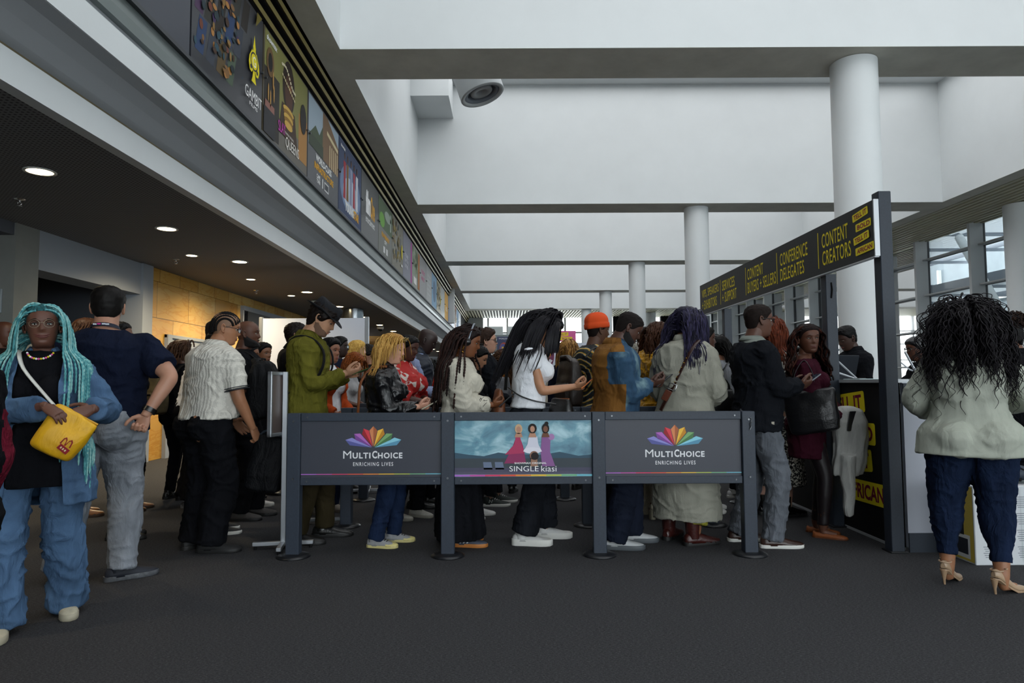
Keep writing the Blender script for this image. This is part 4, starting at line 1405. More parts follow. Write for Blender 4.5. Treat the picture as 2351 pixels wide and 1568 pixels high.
class Person:
    def __init__(self, label, x, y, face, H=1.70, sex='m', skin='#6b4632', fat=1.0, lean=0, head=(0, 0, 0), feet=None, arms=None, belly=0.0, far=False, bust=1.0, neckf=1.0, seed=1, hipw=1.0, hgt=None, expr=0, lid=0.5, hscale=1.0):
        """face: direction looked along the ground, degrees, 0 = image right (+X), 90 = away from camera.
        head=(yaw,pitch,roll) degrees, yaw + = to own left, pitch + = down."""
        self.t = thing('person', label, 'person', (x, y, 0), math.radians(face - 90))
        self.s = H / 1.70
        self.t.scale = (self.s,) * 3
        self.sex, self.fat, self.belly, self.far = sex, fat, belly, far
        self.lean = math.radians(lean)
        self.vox = 0.016 if far else 0.0095
        self.skin_c = skin
        self.bust = bust if sex == 'f' else 0
        self.seed = seed
        self.hipw = hipw
        self.expr, self.lid = expr, lid
        self.rnd = random.Random(seed * 77 + 3)
        sw = .185 if sex == 'm' else .160
        self.sw = sw * (0.5 + 0.5 * fat)
        self.shoulder = {s: self.T(s * (self.sw - .006), -.012, 1.362) for s in (-1, 1)}
        self.neck = self.T(0, -.012, 1.45)
        yaw, pitch, roll = [math.radians(a) for a in head]
        # head tilt adds to half of the torso lean
        self.Rh = Matrix.Rotation(yaw, 3, 'Z') @ Matrix.Rotation(-pitch, 3, 'X') @ Matrix.Rotation(roll, 3, 'Y')
        pp = max(-.2, min(pitch, 1.0))
        self.neck_top = self.neck + Vector((0, .022 + .045 * math.sin(pp) + .03 * math.sin(self.lean), .075 - .012 * abs(math.sin(pp))))
        self.hs = hscale
        self.hc = self.neck_top + self.Rh @ Vector((0, .018, .065 * hscale))
        self.arms_in = arms or {}
        self.l1, self.l2 = .285, .250
        self.arm = {}
        for s in (-1, 1):
            a = self.arms_in.get(s, None)
            if a is None:
                a = dict(at=(s * (self.sw + .045), .03, .82))
            sh = self.shoulder[s]
            tgt = Vector(a['at'])
            hint = Vector(a.get('hint', (s * .45, -1.0, -.3)))
            el, wr = self.ik(sh, tgt, self.l1, self.l2, hint)
            self.arm[s] = (sh, el, wr, a)
        feet = feet or [(-.095, .0, 4), (.095, .0, -4)]
        self.feet = {-1: feet[0], 1: feet[1]}
        self.leg = {}
        for s in (-1, 1):
            fx, fy, fyaw = self.feet[s][:3]
            lift = self.feet[s][3] if len(self.feet[s]) > 3 else 0.0
            hip = Vector((s * .092 * hipw, 0, .885))
            an = Vector((fx, fy, .085 + lift))
            kn, an2 = self.ik(hip, an, .415, .40, Vector((s * .1, 1, .05)))
            self.leg[s] = (hip, kn, an2)

    # bending of the trunk
    def T(self, x, y, z):
        if z <= .92 or self.lean == 0:
            return Vector((x, y, z))
        k = min(1.0, (z - .92) / .30)
        a = self.lean * k
        # rotate about the hip axis
        dz = z - .92
        return Vector((x, y * math.cos(a) + dz * math.sin(a * (0.55 + .45 * k)), .92 + dz * math.cos(a) - y * math.sin(a)))

    @staticmethod
    def ik(a, t, l1, l2, hint):
        d = t - a
        L = d.length
        mx = (l1 + l2) * .999
        if L > mx:
            t = a + d * (mx / L)
            d = t - a
            L = mx
        u = d / L
        x = (l1 * l1 - l2 * l2 + L * L) / (2 * L)
        h = math.sqrt(max(0, l1 * l1 - x * x))
        q = hint - u * hint.dot(u)
        if q.length < 1e-6:
            q = u.orthogonal()
        q.normalize()
        return a + u * x + q * h, t

    # ------------------------------------------------ lofts
    def ring(self, z, add=0.0, wmul=1.0, dmul=1.0, seg=28, front=0.0, zz=None, e=2.2):
        w, f, bk = interp(max(.78, z), TORSO_M if self.sex == 'm' else TORSO_F)
        fat = self.fat
        if z > 1.38:
            fat = 1 + (fat - 1) * .45
        if z > 1.41:
            add *= max(.35, (1.49 - z) / .08)
        if z < 1.0:
            w *= self.hipw
        w = (w * fat + add) * wmul
        f = (f * fat + add) * dmul + front
        bk = (bk * fat + add) * dmul
        if getattr(self, 'boxy', 0) and .93 < z < 1.33:
            w = max(w, self.boxy)
            bk = max(bk, .108 * fat + add)
        if self.belly:
            f += self.belly * math.exp(-((z - 1.06) / .13) ** 2)
        r = []
        for k in range(seg):
            a = 2 * PI * k / seg
            c, s = math.cos(a), math.sin(a)
            x = w * math.copysign(abs(c) ** (2 / e), c)
            y = (f if s > 0 else bk) * math.copysign(abs(s) ** (2 / e), s)
            r.append(self.T(x, y - .012 * (z > 1.1), z if zz is None else zz))
        return r

    def trunk(self, mb, z0, z1, add=0.0, flare=0.0, wmul=1.0, n=None, front=0.0, dmul=1.0, bust=True, butt=True):
        n = n or max(4, int((z1 - z0) / .045))
        rings = []
        for i in range(n + 1):
            z = z0 + (z1 - z0) * i / n
            fl = flare * max(0, (1.02 - z) / max(.05, 1.02 - z0)) if z0 < 1.0 else 0
            zc = max(z, .88)
            rings.append(self.ring(zc, add + fl, wmul, dmul, front=front, zz=z))
        mb.loft(rings)
        if bust and self.bust and z1 > 1.3:
            for s in (-1, 1):
                c = self.T(s * .068 * self.fat, .075 * self.fat + add * .6 + front, 1.245)
                r = (.062 + add * .6) * self.bust
                mb.ell(c, (r * 1.05, r * 1.0, r * 1.05), 14, 9)
        if butt and z0 < .9:
            for s in (-1, 1):
                r = .088 * (self.fat if self.sex == 'm' else self.fat * 1.06) * self.hipw
                mb.ell((s * .078 * self.hipw, -.062 * self.fat, .885), (r + add * .7, r * .92 + add, r * 1.1), 14, 9)

    def limb(self, mb, pts, rad, seg=14):
        """smooth tapered tube through joints"""
        P, R = [], []
        n = len(pts)
        for i in range(n - 1):
            for t in np.linspace(0, 1, 6, endpoint=False):
                P.append(pts[i].lerp(pts[i + 1], t)); R.append(rad[i] + (rad[i + 1] - rad[i]) * t)
        P.append(pts[-1]); R.append(rad[-1])
        # round the joints
        for _ in range(2):
            Q = [P[0]] + [P[i - 1] * .25 + P[i] * .5 + P[i + 1] * .25 for i in range(1, len(P) - 1)] + [P[-1]]
            P = Q
        mb.tube(P, R, seg)

    # ------------------------------------------------ head
    HZ = [(-.122, .030, .030, .030), (-.118, .040, .052, .040), (-.108, .047, .073, .050), (-.092, .053, .082, .058), (-.075, .058, .0845, .066), (-.055, .063, .086, .074), (-.03, .069, .088, .083), (0.0, .0735, .088, .092), (.025, .0755, .092, .097), (.05, .076, .091, .099), (.075, .071, .081, .092), (.095, .057, .063, .075), (.108, .036, .040, .048), (.1135, .012, .014, .018), (.1145, .002, .002, .002)]

    def head_pt(self, phi, z, off=0.0):
        """phi 0 = front; returns local head point"""
        w, f, bk = interp(z, self.HZ)
        c, s = math.cos(phi), math.sin(phi)
        e = 2.25
        x = w * math.copysign(abs(s) ** (2 / e), s)
        y = (f if c > 0 else bk) * math.copysign(abs(c) ** (2 / e), c)
        if c > 0:
            # nose
            if -.045 < z < .03:
                nz = np.interp(z, [-.045, -.034, -.027, -.015, .01, .03], [0, .012, .021, .016, .006, 0])
                wd = np.interp(z, [-.045, -.028, .0, .03], [.014, .013, .0085, .008])
                y += nz * math.exp(-(x / wd) ** 2)
            # eye sockets, brow, lips, chin
            y -= .0095 * math.exp(-((abs(x) - .032) / .017) ** 2 - ((z - .006) / .013) ** 2)
            y += .004 * math.exp(-((abs(x) - .028) / .022) ** 2 - ((z - .027) / .008) ** 2)
            y += .006 * math.exp(-(x / .022) ** 2 - ((z + .058) / .006) ** 2) + .006 * math.exp(-(x / .019) ** 2 - ((z + .070) / .007) ** 2)
            y -= .003 * math.exp(-(x / .025) ** 2 - ((z + .0635) / .0025) ** 2)
            y -= .003 * math.exp(-(x / .02) ** 2 - ((z + .083) / .006) ** 2)
            y += .004 * math.exp(-(x / .02) ** 2 - ((z + .100) / .010) ** 2)
            y += .003 * math.exp(-((abs(x) - .045) / .018) ** 2 - ((z + .022) / .018) ** 2)
        if off:
            n = Vector((x / (.076 ** 2), y / (.092 ** 2), (z + .01) / (.115 ** 2))).normalized()
            return Vector((x, y, z)) + n * off
        return Vector((x, y, z))

    def HM(self, p):
        return self.hc + self.Rh @ (Vector(p) * self.hs)

    def head_geo(self, mb, mi=(0, 1, 2, 3, 4)):
        zs = list(np.linspace(-.122, -.01, 21)) + list(np.linspace(-.004, .035, 9)) + [.045, .055, .065, .075, .085, .094, .102, .108, .1125, .1145]
        seg = 40
        phis = []
        for k in range(seg):
            u = k / seg * 2 * PI - PI
            phis.append(u - .35 * math.sin(u))        # more columns on the face
        rings = [[self.HM(self.head_pt(ph, z)) for ph in phis] for z in zs]
        mb.loft([r[::-1] for r in rings], mi[0])
        for s in (-1, 1):                              # ears
            M = Matrix.Translation(self.hc) @ self.Rh.to_4x4() @ Matrix.Scale(self.hs, 4) @ Matrix.Translation((s * .0765, -.012, -.004)) @ Matrix.Rotation(s * .30, 4, 'Z') @ Matrix.Rotation(.18, 4, 'X')
            P, R = [], []
            for k in range(13):
                a = math.radians(-120 + 285 * k / 12)
                P.append(M @ Vector((s * .009, -.013 * math.cos(a) * (1 if math.sin(a) > -.2 else .75), .029 * math.sin(a)))); R.append(.0052 if k not in (0, 12) else .003)
            mb.tube(P, R, 7, mi[0])
            mb.ell((0, 0, 0), (.006, .014, .025), 8, 6, mi[0], M)
            mb.ell((s * .006, .003, -.027), (.006, .008, .009), 8, 6, mi[0], M)
            # eyes
            E = Matrix.Translation(self.hc) @ self.Rh.to_4x4() @ Matrix.Scale(self.hs, 4)
            ez = .005
            ey = .0735
            if self.lid < .95:
                op = 1 - self.lid
                mb.ell((s * .032, ey, ez - .002 * self.lid), (.0135, .0095, .0030 + .0055 * op), 12, 7, mi[1], E)
                mb.ell((s * .032 + .003 * getattr(self, 'gaze', 0), ey + .0066, ez - .001 - .002 * self.lid), (.0050, .0035, .0028 + .0035 * op), 10, 6, mi[2], E)
            # upper lid and lash line
            P = [E @ Vector((s * (.032 + .0155 * q), ey + .0095 - .006 * q * q, ez + (.006 * (1 - self.lid) - .004 * self.lid) * (1 - .7 * q * q))) for q in np.linspace(-1, 1, 7)]
            mb.tube(P, [.0012, .0022, .0026, .0026, .0026, .0022, .0012], 6, mi[4])
            P = [E @ Vector((s * (.032 + .0165 * q), ey + .0075 - .006 * q * q, ez + .0085 + .001 * self.lid - .003 * q * q)) for q in np.linspace(-1, 1, 7)]
            mb.tube(P, .0042, 6, mi[0])
            # brows
            P = [E @ Vector((s * (.031 + .020 * q), .0905 - .010 * q * q - (.004 if q > 0 else 0) * q, .0275 + .003 * (1 - q * q) - .003 * max(0, q))) for q in np.linspace(-1, 1, 7)]
            mb.tube(P, [.0018, .003, .0034, .0034, .003, .0022, .001], 6, mi[4], flat_=.7)
        # lips
        E = Matrix.Translation(self.hc) @ self.Rh.to_4x4() @ Matrix.Scale(self.hs, 4)
        sm = self.expr
        for zc, r, dy in ((-.0595, .0034, .0900), (-.0680, .0044, .0895)):
            P = [E @ Vector((.024 * q * (1 + .2 * sm), dy - .0115 * q * q, zc + (.006 * sm * q * q) - (.002 * abs(q) if zc < -.06 else 0) + (.0 if zc < -.06 else -.0025 * q * q))) for q in np.linspace(-1, 1, 9)]
            mb.tube(P, [.0008] + [r * (1 - .5 * q * q) for q in np.linspace(-.8, .8, 7)] + [.0008], 7, mi[3])

    # ------------------------------------------------ hands
    _hands = {}

    @classmethod
    def hand_geo(cls, pose):
        if pose in cls._hands:
            return cls._hands[pose]
        curl = {'relax': (22, 26, 18, 30), 'hold': (38, 58, 30, 18), 'fist': (72, 88, 55, 30), 'point': (15, 30, 20, 20), 'flat': (8, 10, 6, 40), 'phone': (46, 50, 25, 8)}[pose]
        mb = MB()
        # palm
        rings = []
        for y, w, h in ((-.022, .024, .019), (.0, .027, .018), (.025, .036, .017), (.055, .041, .0155), (.085, .041, .0135), (.098, .036, .010)):
            rings.append([Vector((w * math.cos(2 * PI * k / 12), y, h * math.sin(2 * PI * k / 12))) for k in range(12)])
        mb.loft(rings)
        for i, (x, L, r) in enumerate(((-.030, .072, .0088), (-.0105, .080, .0092), (.0095, .075, .0088), (.0285, .058, .0078))):
            p = Vector((x, .082, 0))
            a = 0
            pts, rad = [p], [r * 1.08]
            spread = (i - 1.5) * -.05
            for j, (f, seglen) in enumerate(zip((.44, .31, .25), (1, 1, 1))):
                a += math.radians(curl[j] + (i - 1) * 4 * (curl[0] > 30))
                d = Vector((-spread * math.cos(a), math.cos(a), -math.sin(a)))
                q = p + d * (L * f)
                for t in (.5, 1.0):
                    pts.append(p.lerp(q, t)); rad.append(r * (1.0 - .09 * j) * (1.04 if t == 1.0 and j < 2 else .98))
                p = q
            rad[-1] *= .7
            mb.tube(pts, rad, 9)
        # thumb leaves the side of the palm near its base
        th = math.radians(curl[3])
        p = Vector((-.026, .018, -.004))
        d1 = Vector((-.78 * math.cos(th * .4), .60, -.35 - .5 * math.sin(th))).normalized()
        q = p + d1 * .040
        d2 = Vector((-.35, .9, -.30 - .4 * math.sin(th))).normalized()
        r_ = q + d2 * .032
        d3 = Vector((-.05, 1, -.25)).normalized()
        e_ = r_ + d3 * .026
        mb.tube([p, p.lerp(q, .5), q, q.lerp(r_, .5), r_, r_.lerp(e_, .6), e_], [.0165, .0145, .0115, .0105, .0105, .0095, .006], 9)
        V, F = remesh(mb, .0042, 2, .4)
        cls._hands[pose] = (V, F)
        return cls._hands[pose]

    def hand_frame(self, s):
        sh, el, wr, a = self.arm[s]
        d = Vector(a['dir']).normalized() if 'dir' in a else (wr - el).normalized()
        pal = Vector(a.get('palm', (-s, 0, -.2)))          # the way the palm faces
        up = -(pal - d * pal.dot(d))
        if up.length < 1e-4:
            up = d.orthogonal()
        up.normalize()
        xr = d.cross(up)                                   # right hand: thumb at -x
        m = Matrix((xr, d, up)).transposed()
        return wr, m

    # ------------------------------------------------ the body: one mesh
    def body(self, leg_r=(.078, .056, .036), arm_r=None, lips='#6a3a34', brow='#15100e', iris='#1a0f0a', stubble=None):
        f = self.fat
        ar = arm_r or ((.046, .042, .036, .026) if self.sex == 'm' else (.040, .036, .031, .0225))
        mb = MB()
        self.trunk(mb, .80, 1.455, add=-.012, bust=False)
        nr = (.060 if self.sex == 'm' else .050) * (0.7 + .3 * f)
        self.limb(mb, [self.T(0, -.015, 1.40), self.neck, self.neck_top, self.hc + self.Rh @ Vector((0, -.012, -.03))], [nr * 1.35, nr * 1.06, nr, nr * .98], 16)
        for s in (-1, 1):
            sh, el, wr, a = self.arm[s]
            ins = sh + Vector((-s * .05, 0, -.01))
            self.limb(mb, [ins, sh, sh.lerp(el, .5), el, el.lerp(wr, .35), wr, wr + (wr - el).normalized() * .015], [ar[0] * 1.1 * f, ar[0] * 1.15 * f, ar[0] * 1.02 * f, ar[1] * (.6 + .4 * f), ar[2] * 1.06 * (.6 + .4 * f), ar[3] * (.8 + .2 * f), ar[3] * (.8 + .2 * f)], 12)
            hip, kn, an = self.leg[s]
            lr = [r * (0.5 + .5 * f) for r in leg_r]
            self.limb(mb, [hip + Vector((0, 0, .02)), hip.lerp(kn, .5), kn, kn.lerp(an, .35), an], [lr[0] * 1.05, lr[0] * .92, lr[1], lr[1] * .98, lr[2]], 12)
            # foot inside the shoe
            yaw = math.radians(self.feet[s][2])
            df = Vector((-math.sin(yaw), math.cos(yaw), 0))
            mb.tube([an, an + Vector((0, 0, -.045)), an + df * .10 + Vector((0, 0, -.055))], [lr[2], .03, .022], 8)
        V, F = remesh(mb, self.vox * .85, 4, .5)
        nm = NM()
        nm.add(V, F, 0)
        hb = MB()
        self.head_geo(hb)
        nm.add_mb(hb)
        for s in (-1, 1):
            HV, HF = self.hand_geo(self.arm[s][3].get('hand', 'relax'))
            wr, m = self.hand_frame(s)
            k = 1.0 if self.sex == 'm' else .9
            Q = HV * np.array([s * k, k, k])
            W = Q @ np.array(m.transposed()) + np.array(wr)
            nm.add(W, HF if s == 1 else HF[:, ::-1], 0)
        sk = skin_mat(self.skin_c)
        self.body_o = nm.build('body', [sk, mat('eye_white', '#c9c2ba', 0.25), mat('iris_' + iris.strip('#'), iris, 0.15), mat('lips_' + lips.strip('#'), lips, 0.4, spec=0.4), mat('brow_' + brow.strip('#'), brow, 0.9)], self.t)
        return self

    # ------------------------------------------------ clothes
    def cloth(self, name, mb, m, wr_amp=.006, cut=None, vox=None, label=None, it=4, wr_scale=1.0, paint=None):
        V, F = remesh(mb, vox or self.vox, it, .5)
        N = normals_of(V, F)
        if wr_amp:
            sd = self.seed * 13 + len(name)
            P = V * np.array([1, 1, .55]) * 9 * wr_scale
            w = vnoise(P + 3.3, sd)
            warp = np.stack([vnoise(V * 6 + 1.7, sd + 5), vnoise(V * 6 + 9.1, sd + 6), vnoise(V * 6 + 4.4, sd + 7)], 1)
            P2 = V * np.array([9, 9, 21]) * wr_scale + warp * 1.6
            r1 = (1 - np.abs(vnoise(P2, sd + 1))) ** 3
            P3 = V * np.array([22, 22, 34]) * wr_scale + warp * 2.5
            r2 = (1 - np.abs(vnoise(P3, sd + 2))) ** 2
            V = V + N * (wr_amp * (w * .7 + (r1 - .45) * 1.05 + (r2 - .5) * .25))[:, None]
        if cut is not None:
            C = V[F].mean(1)
            NF = N[F].mean(1)
            keep = ~cut(C, NF)
            F = F[keep]
            E_ = np.sort(np.concatenate([F[:, [0, 1]], F[:, [1, 2]], F[:, [2, 3]], F[:, [3, 0]]]), axis=1)
            U, cnt = np.unique(E_, axis=0, return_counts=True)
            B_ = U[cnt == 1]
            if len(B_):                                   # run the cut edge smooth
                for _ in range(10):
                    sm_, nb = np.zeros_like(V), np.zeros(len(V))
                    for p_, q_ in ((0, 1), (1, 0)):
                        np.add.at(sm_, B_[:, p_], V[B_[:, q_]]); np.add.at(nb, B_[:, p_], 1)
                    k_ = nb > 0
                    V[k_] = .5 * V[k_] + .5 * sm_[k_] / nb[k_][:, None]
        nm = NM()
        nm.add(V, F, 0)
        if paint is not None:
            nm.M = [int(q) for q in paint(V[F].mean(1))]
        o = nm.build(name, m, self.t)
        if label:
            o['label'] = label
        return o

    def sleeves(self, mb, length, r, cuff=None, sides=(-1, 1)):
        """length 0..1 of the arm (0.5 = elbow)"""
        for s in sides:
            sh, el, wr, a = self.arm[s]
            ins = sh + Vector((-s * .055, 0, -.015))
            f = .5 + .5 * self.fat
            r0, r1, r2 = [q * f for q in r]
            if length <= .5:
                t = length / .5
                e = sh.lerp(el, t)
                self.limb(mb, [ins, sh, sh.lerp(e, .5), e], [r0 * 1.0, r0 * .98, r0, r0 + (r1 - r0) * t])
            else:
                t = (length - .5) / .5
                e = el.lerp(wr, t)
                self.limb(mb, [ins, sh, sh.lerp(el, .5), el, el.lerp(e, .5), e], [r0 * 1.0, r0 * .98, r0, r1, (r1 + r2) / 2, r2])

    def top(self, name, m, hem=.90, boxy=0, cgap=.5, neck=1.455, add=.024, sleeve=.24, r=(.062, .055, .045), flare=.0, amp=.005, cut=None, label=None, collar=None, collar_m=None, front=0.0, wmul=1.0, dmul=1.0, vox=None, ws=1.0, paint=None, it=4):
        mb = MB()
        self.boxy = boxy
        self.trunk(mb, hem, neck, add, flare, front=front, butt=hem < .8, wmul=wmul, dmul=dmul)
        self.boxy = 0
        if sleeve > 0:
            self.sleeves(mb, sleeve, r)
        o = self.cloth(name, mb, m, amp, cut, label=label, vox=vox, wr_scale=ws, paint=paint, it=it)
        if collar:
            self.collar('collar', collar_m or m, collar, o, gap=cgap)
        return o

    def collar(self, name, m, h, parent=None, spread=1.0, z=1.445, gap=.5):
        """standing / folded collar band round the neck, open at the front"""
        b = MB()
        nr = (.066 if self.sex == 'm' else .056) * (0.75 + .25 * self.fat)
        inner, outer = [], []
        n = 22
        rows = [(0.0, 1.12), (h * .9, 1.0), (h, 1.06), (h * .55, 1.25), (h * .05, 1.42 * spread)]
        grid = []
        for zz, k in rows:
            row = []
            for i in range(n + 1):
                a = math.radians(90 + gap * 40 + (360 - gap * 80) * i / n)
                dip = .028 * max(0, math.sin(a)) ** 2
                row.append(self.T(nr * k * 1.05 * math.cos(a), nr * k * math.sin(a) * 1.05 - .012, z + zz - dip))
            grid.append(row)
        b.loft(grid, 0, caps=False, closed=False)
        o = b.build(name, m, parent or self.t)
        sol = o.modifiers.new('thick', 'SOLIDIFY'); sol.thickness = .004; sol.offset = 0
        return o

    def trousers(self, name, m, r=(.092, .068, .058), waist=1.01, hem=.07, amp=.006, add=.012, label=None, ws=1.0, thigh=None):
        mb = MB()
        self.trunk(mb, .80, waist, add, bust=False)
        f = .35 + .65 * self.fat
        for s in (-1, 1):
            hip, kn, an = self.leg[s]
            d = (an - kn).normalized()
            e = an + d * (an.z - hem) / max(.2, -d.z)
            r0, r1, r2 = r[0] * f, r[1] * (.5 + .5 * f), r[2]
            up = hip + Vector((0, -.005, .03))
            self.limb(mb, [up, hip.lerp(kn, .25), hip.lerp(kn, .6), kn, kn.lerp(e, .4), kn.lerp(e, .8), e], [r0 * 1.02, r0, (r0 + r1) / 2 * 1.0, r1, (r1 * .75 + r2 * .3) if r1 > r2 else (r1 + r2) / 2, r2 * 1.0, r2 * 1.02], 16)
        return self.cloth(name, mb, m, amp, label=label, wr_scale=ws)

    def skirt(self, name, m, z1=1.05, z0=.35, w1=.0, w0=.06, amp=.008, folds=9, label=None, shift=0.0):
        """flared loft from the waist down, with vertical folds"""
        mb = MB()
        rings = []
        n = max(6, int((z1 - z0) / .05))
        for i in range(n + 1):
            t = i / n
            z = z0 + (z1 - z0) * t
            base = self.ring(max(.88, z), .012 + w1 + (w0 - w1) * (1 - t), zz=z, seg=48)
            c = Vector((0, 0, z))
            rr = []
            for k, p in enumerate(base):
                q = p - c
                q.z = 0
                a = math.atan2(q.y, q.x)
                q *= 1 + .05 * (1 - t) * math.sin(folds * a + self.seed)
                rr.append(c + q + Vector((0, shift * (1 - t), p.z - z)))
            rings.append(rr)
        mb.loft(rings)
        return self.cloth(name, mb, m, amp, label=label, it=2)

    # ------------------------------------------------ shoes
    def shoe(self, s, m, sole, kind='sneaker', L=.268, toe=None, lace=None, stripe=None, label=None, sole_h=.028):
        hip, kn, an = self.leg[s]
        yaw = math.radians(self.feet[s][2])
        lift = self.feet[s][3] if len(self.feet[s]) > 3 else 0
        M = Matrix.Translation((self.feet[s][0], self.feet[s][1], 0)) @ Matrix.Rotation(yaw, 4, 'Z')
        k = L / .268
        heel_z = {'heel': .085, 'blockheel': .07}.get(kind, 0)

        def zlift(y):
            if not heel_z:
                return 0
            return heel_z * float(np.clip((.085 - y) / .15, 0, 1)) ** 1.2
        secs = [(-.080, .016, .05), (-.072, .027, .066), (-.05, .033, .078), (-.015, .036, .080), (.02, .037, .078), (.055, .040, .064), (.09, .044, .052), (.125, .044, .043), (.155, .037, .036), (.175, .024, .030), (.184, .010, .022)]
        if kind in ('flat',):
            secs = [(y, w * .92, h * (.62 if -.06 < y < .09 else .75)) for y, w, h in secs]
        if kind in ('heel', 'blockheel'):
            secs = [(y, w * .85, h * .8) for y, w, h in secs]
        if kind == 'boot':
            secs = [(y, w * 1.03, h * 1.08) for y, w, h in secs]
        b = MB()
        rings = []
        for y, w, h in secs:
            r = []
            for q in range(14):
                a = PI * q / 13
                x = w * math.copysign(abs(math.cos(a)) ** .8, math.cos(a))
                z = sole_h * .7 + (h - sole_h * .5) * max(0, math.sin(a)) ** .85
                if kind == 'flat' and -.06 < y < .075:
                    z = min(z, sole_h + .026)
                r.append(M @ Vector((x * k, y * k, z + zlift(y))))
            rings.append(r)
        b.loft(rings)
        if kind in ('sneaker', 'boot', 'oxford', 'blockheel'):
            top = {'sneaker': .092, 'oxford': .085, 'boot': .17, 'blockheel': .20}[kind]
            b.tube([M @ Vector((0, -.018, .05 + heel_z * .8)), M @ Vector((0, -.022, top * .8 + heel_z)), M @ Vector((0, -.022, top + heel_z))], [.046, .043 if kind != 'boot' else .05, .043 if kind != 'boot' else .052], 14)
        mats = [m]
        if toe:
            mats.append(toe)
            rr = []
            for y, w, h in secs[6:]:
                rr.append([M @ Vector(((w + .002) * k * math.cos(PI * q / 13), (y + .002) * k, sole_h * .7 + (h * .72) * max(0, math.sin(PI * q / 13)) ** .9 + zlift(y))) for q in range(14)])
            b.loft(rr, 1)
        if stripe:
            mats.append(stripe)
            si = len(mats) - 1
            for q in range(3):
                y = -.005 + q * .026
                for sd in (-1, 1):
                    b.tube([M @ Vector((sd * .0405 * k, (y - .016) * k, sole_h + .006)), M @ Vector((sd * .036 * k, y * k, .05)), M @ Vector((sd * .026 * k, (y + .012) * k, .066))], .005, 6, si)
        o = b.build('shoe', mats, self.t)
        if label:
            o['label'] = label
        # sole
        b = MB()
        out = [(.0, -.088), (.022, -.082), (.034, -.058), (.035, -.01), (.038, .03), (.044, .08), (.046, .115), (.041, .15), (.028, .176), (0, .190)]
        ring = out + [(-x, y) for x, y in out[-2:0:-1]]
        if kind in ('heel', 'blockheel', 'flat'):
            ring = [(x * .86, y) for x, y in ring]
        zb = 0
        rb = []
        for zz, kk in ((0.0, .97), (.004, 1.0), (sole_h * .9, 1.0), (sole_h, .97)):
            rb.append([M @ Vector((x * k * kk, y * k * (1 if abs(y) < .1 else kk), zz * (1 if not heel_z else .5) + zlift(y))) for x, y in ring])
        b.loft(rb)
        if kind == 'heel':
            b.tube([M @ Vector((0, -.066, heel_z)), M @ Vector((0, -.066, .03)), M @ Vector((0, -.062, 0))], [.020, .008, .006], 10)
        if kind == 'blockheel':
            b.tube([M @ Vector((0, -.06, heel_z)), M @ Vector((0, -.06, 0))], [.030, .028], 12)
        if kind in ('oxford', 'boot'):
            b.tube([M @ Vector((0, -.052, .0)), M @ Vector((0, -.052, .018))], [.033, .034], 14)
        b.build('sole', sole, o)
        if lace:
            b = MB()
            for q in range(4):
                y = .035 + q * .018
                z = .082 - q * .0085
                b.tube([M @ Vector((-.022, y, z - .006)), M @ Vector((0, y + .004, z + .003)), M @ Vector((.022, y, z - .006))], .003, 6)
            b.build('laces', lace, o)
        if kind == 'heel':
            b = MB()
            b.tube([M @ Vector((math.cos(a) * .033, -.035 + math.sin(a) * .042, .135)) for a in np.linspace(-PI, 0, 9)], .004, 6)
            b.tube([M @ Vector((math.cos(a) * .034, -.02 + math.sin(a) * .04, .145)) for a in np.linspace(0, PI, 7)], .004, 6)
            b.build('strap', m, o)
        return o

    def shoes(self, m, sole, **kw):
        for s in (-1, 1):
            self.shoe(s, m, sole, **kw)

    # ------------------------------------------------ hair
    def hairline(self, phi):
        """lowest z of the scalp hair at this azimuth (0 front)"""
        a = abs(phi)
        return float(np.interp(a, [0, .5, .85, 1.1, 1.3, 1.5, 1.75, 2.0, 2.6, PI], [.070, .066, .052, .038, .005, .002, .0, -.05, -.075, -.08]))

    def cap(self, name, m, th=.012, line=0.0, noise=.004, nscale=40, seg=56, zmin=None, recede=0.0, hl=None, top_th=None, parent=None):
        seg = 76
        hlf = hl or self.hairline
        phis = [2 * PI * k / seg - PI for k in range(seg)]
        los = [hlf(ph) + line + recede * max(0, math.cos(ph)) for ph in phis]
        for _ in range(2):
            los = [(los[i - 1] + 2 * los[i] + los[(i + 1) % seg]) / 4 for i in range(seg)]
        rows = 30
        V, F = [], []
        for i in range(rows):
            u = 1 - (1 - i / (rows - 1)) ** 1.6
            for j, ph in enumerate(phis):
                z = los[j] + (.1145 - los[j]) * u
                t = max(0, min(1, (z - los[j]) / .020))
                tt = th if top_th is None else th + (top_th - th) * max(0, min(1, (z - .03) / .08))
                V.append(tuple(self.head_pt(ph, z, (-.0012 if i == 0 else .0008) + tt * t ** .55)))
        V = np.array(V)
        n_ = V / np.linalg.norm(V, axis=1, keepdims=True)
        k_ = np.repeat(np.minimum(1, np.arange(rows) / 4), seg)
        V = V + n_ * (noise * k_ * vnoise(V * nscale * 2.5, self.seed))[:, None]
        for i in range(rows - 1):
            for j in range(seg):
                j2 = (j + 1) % seg
                F.append((i * seg + j2, i * seg + j, (i + 1) * seg + j, (i + 1) * seg + j2))
        W = [self.HM(v) for v in V]
        mb = MB()
        mb.add(W, F, 0, True)
        return mb.build(name, m, parent or self.t)

    def scalp_roots(self, n, region=None):
        out = []
        rr = self.rnd
        while len(out) < n:
            ph = rr.uniform(-PI, PI)
            z = rr.uniform(-.08, .114)
            u = (z + .08) / .194
            if rr.random() > .35 + .65 * math.sqrt(max(0, 1 - u * u)) and z > .03:
                continue
            if z < self.hairline(ph) + .004:
                continue
            if region and not region(ph, z):
                continue
            out.append((ph, z))
        return out

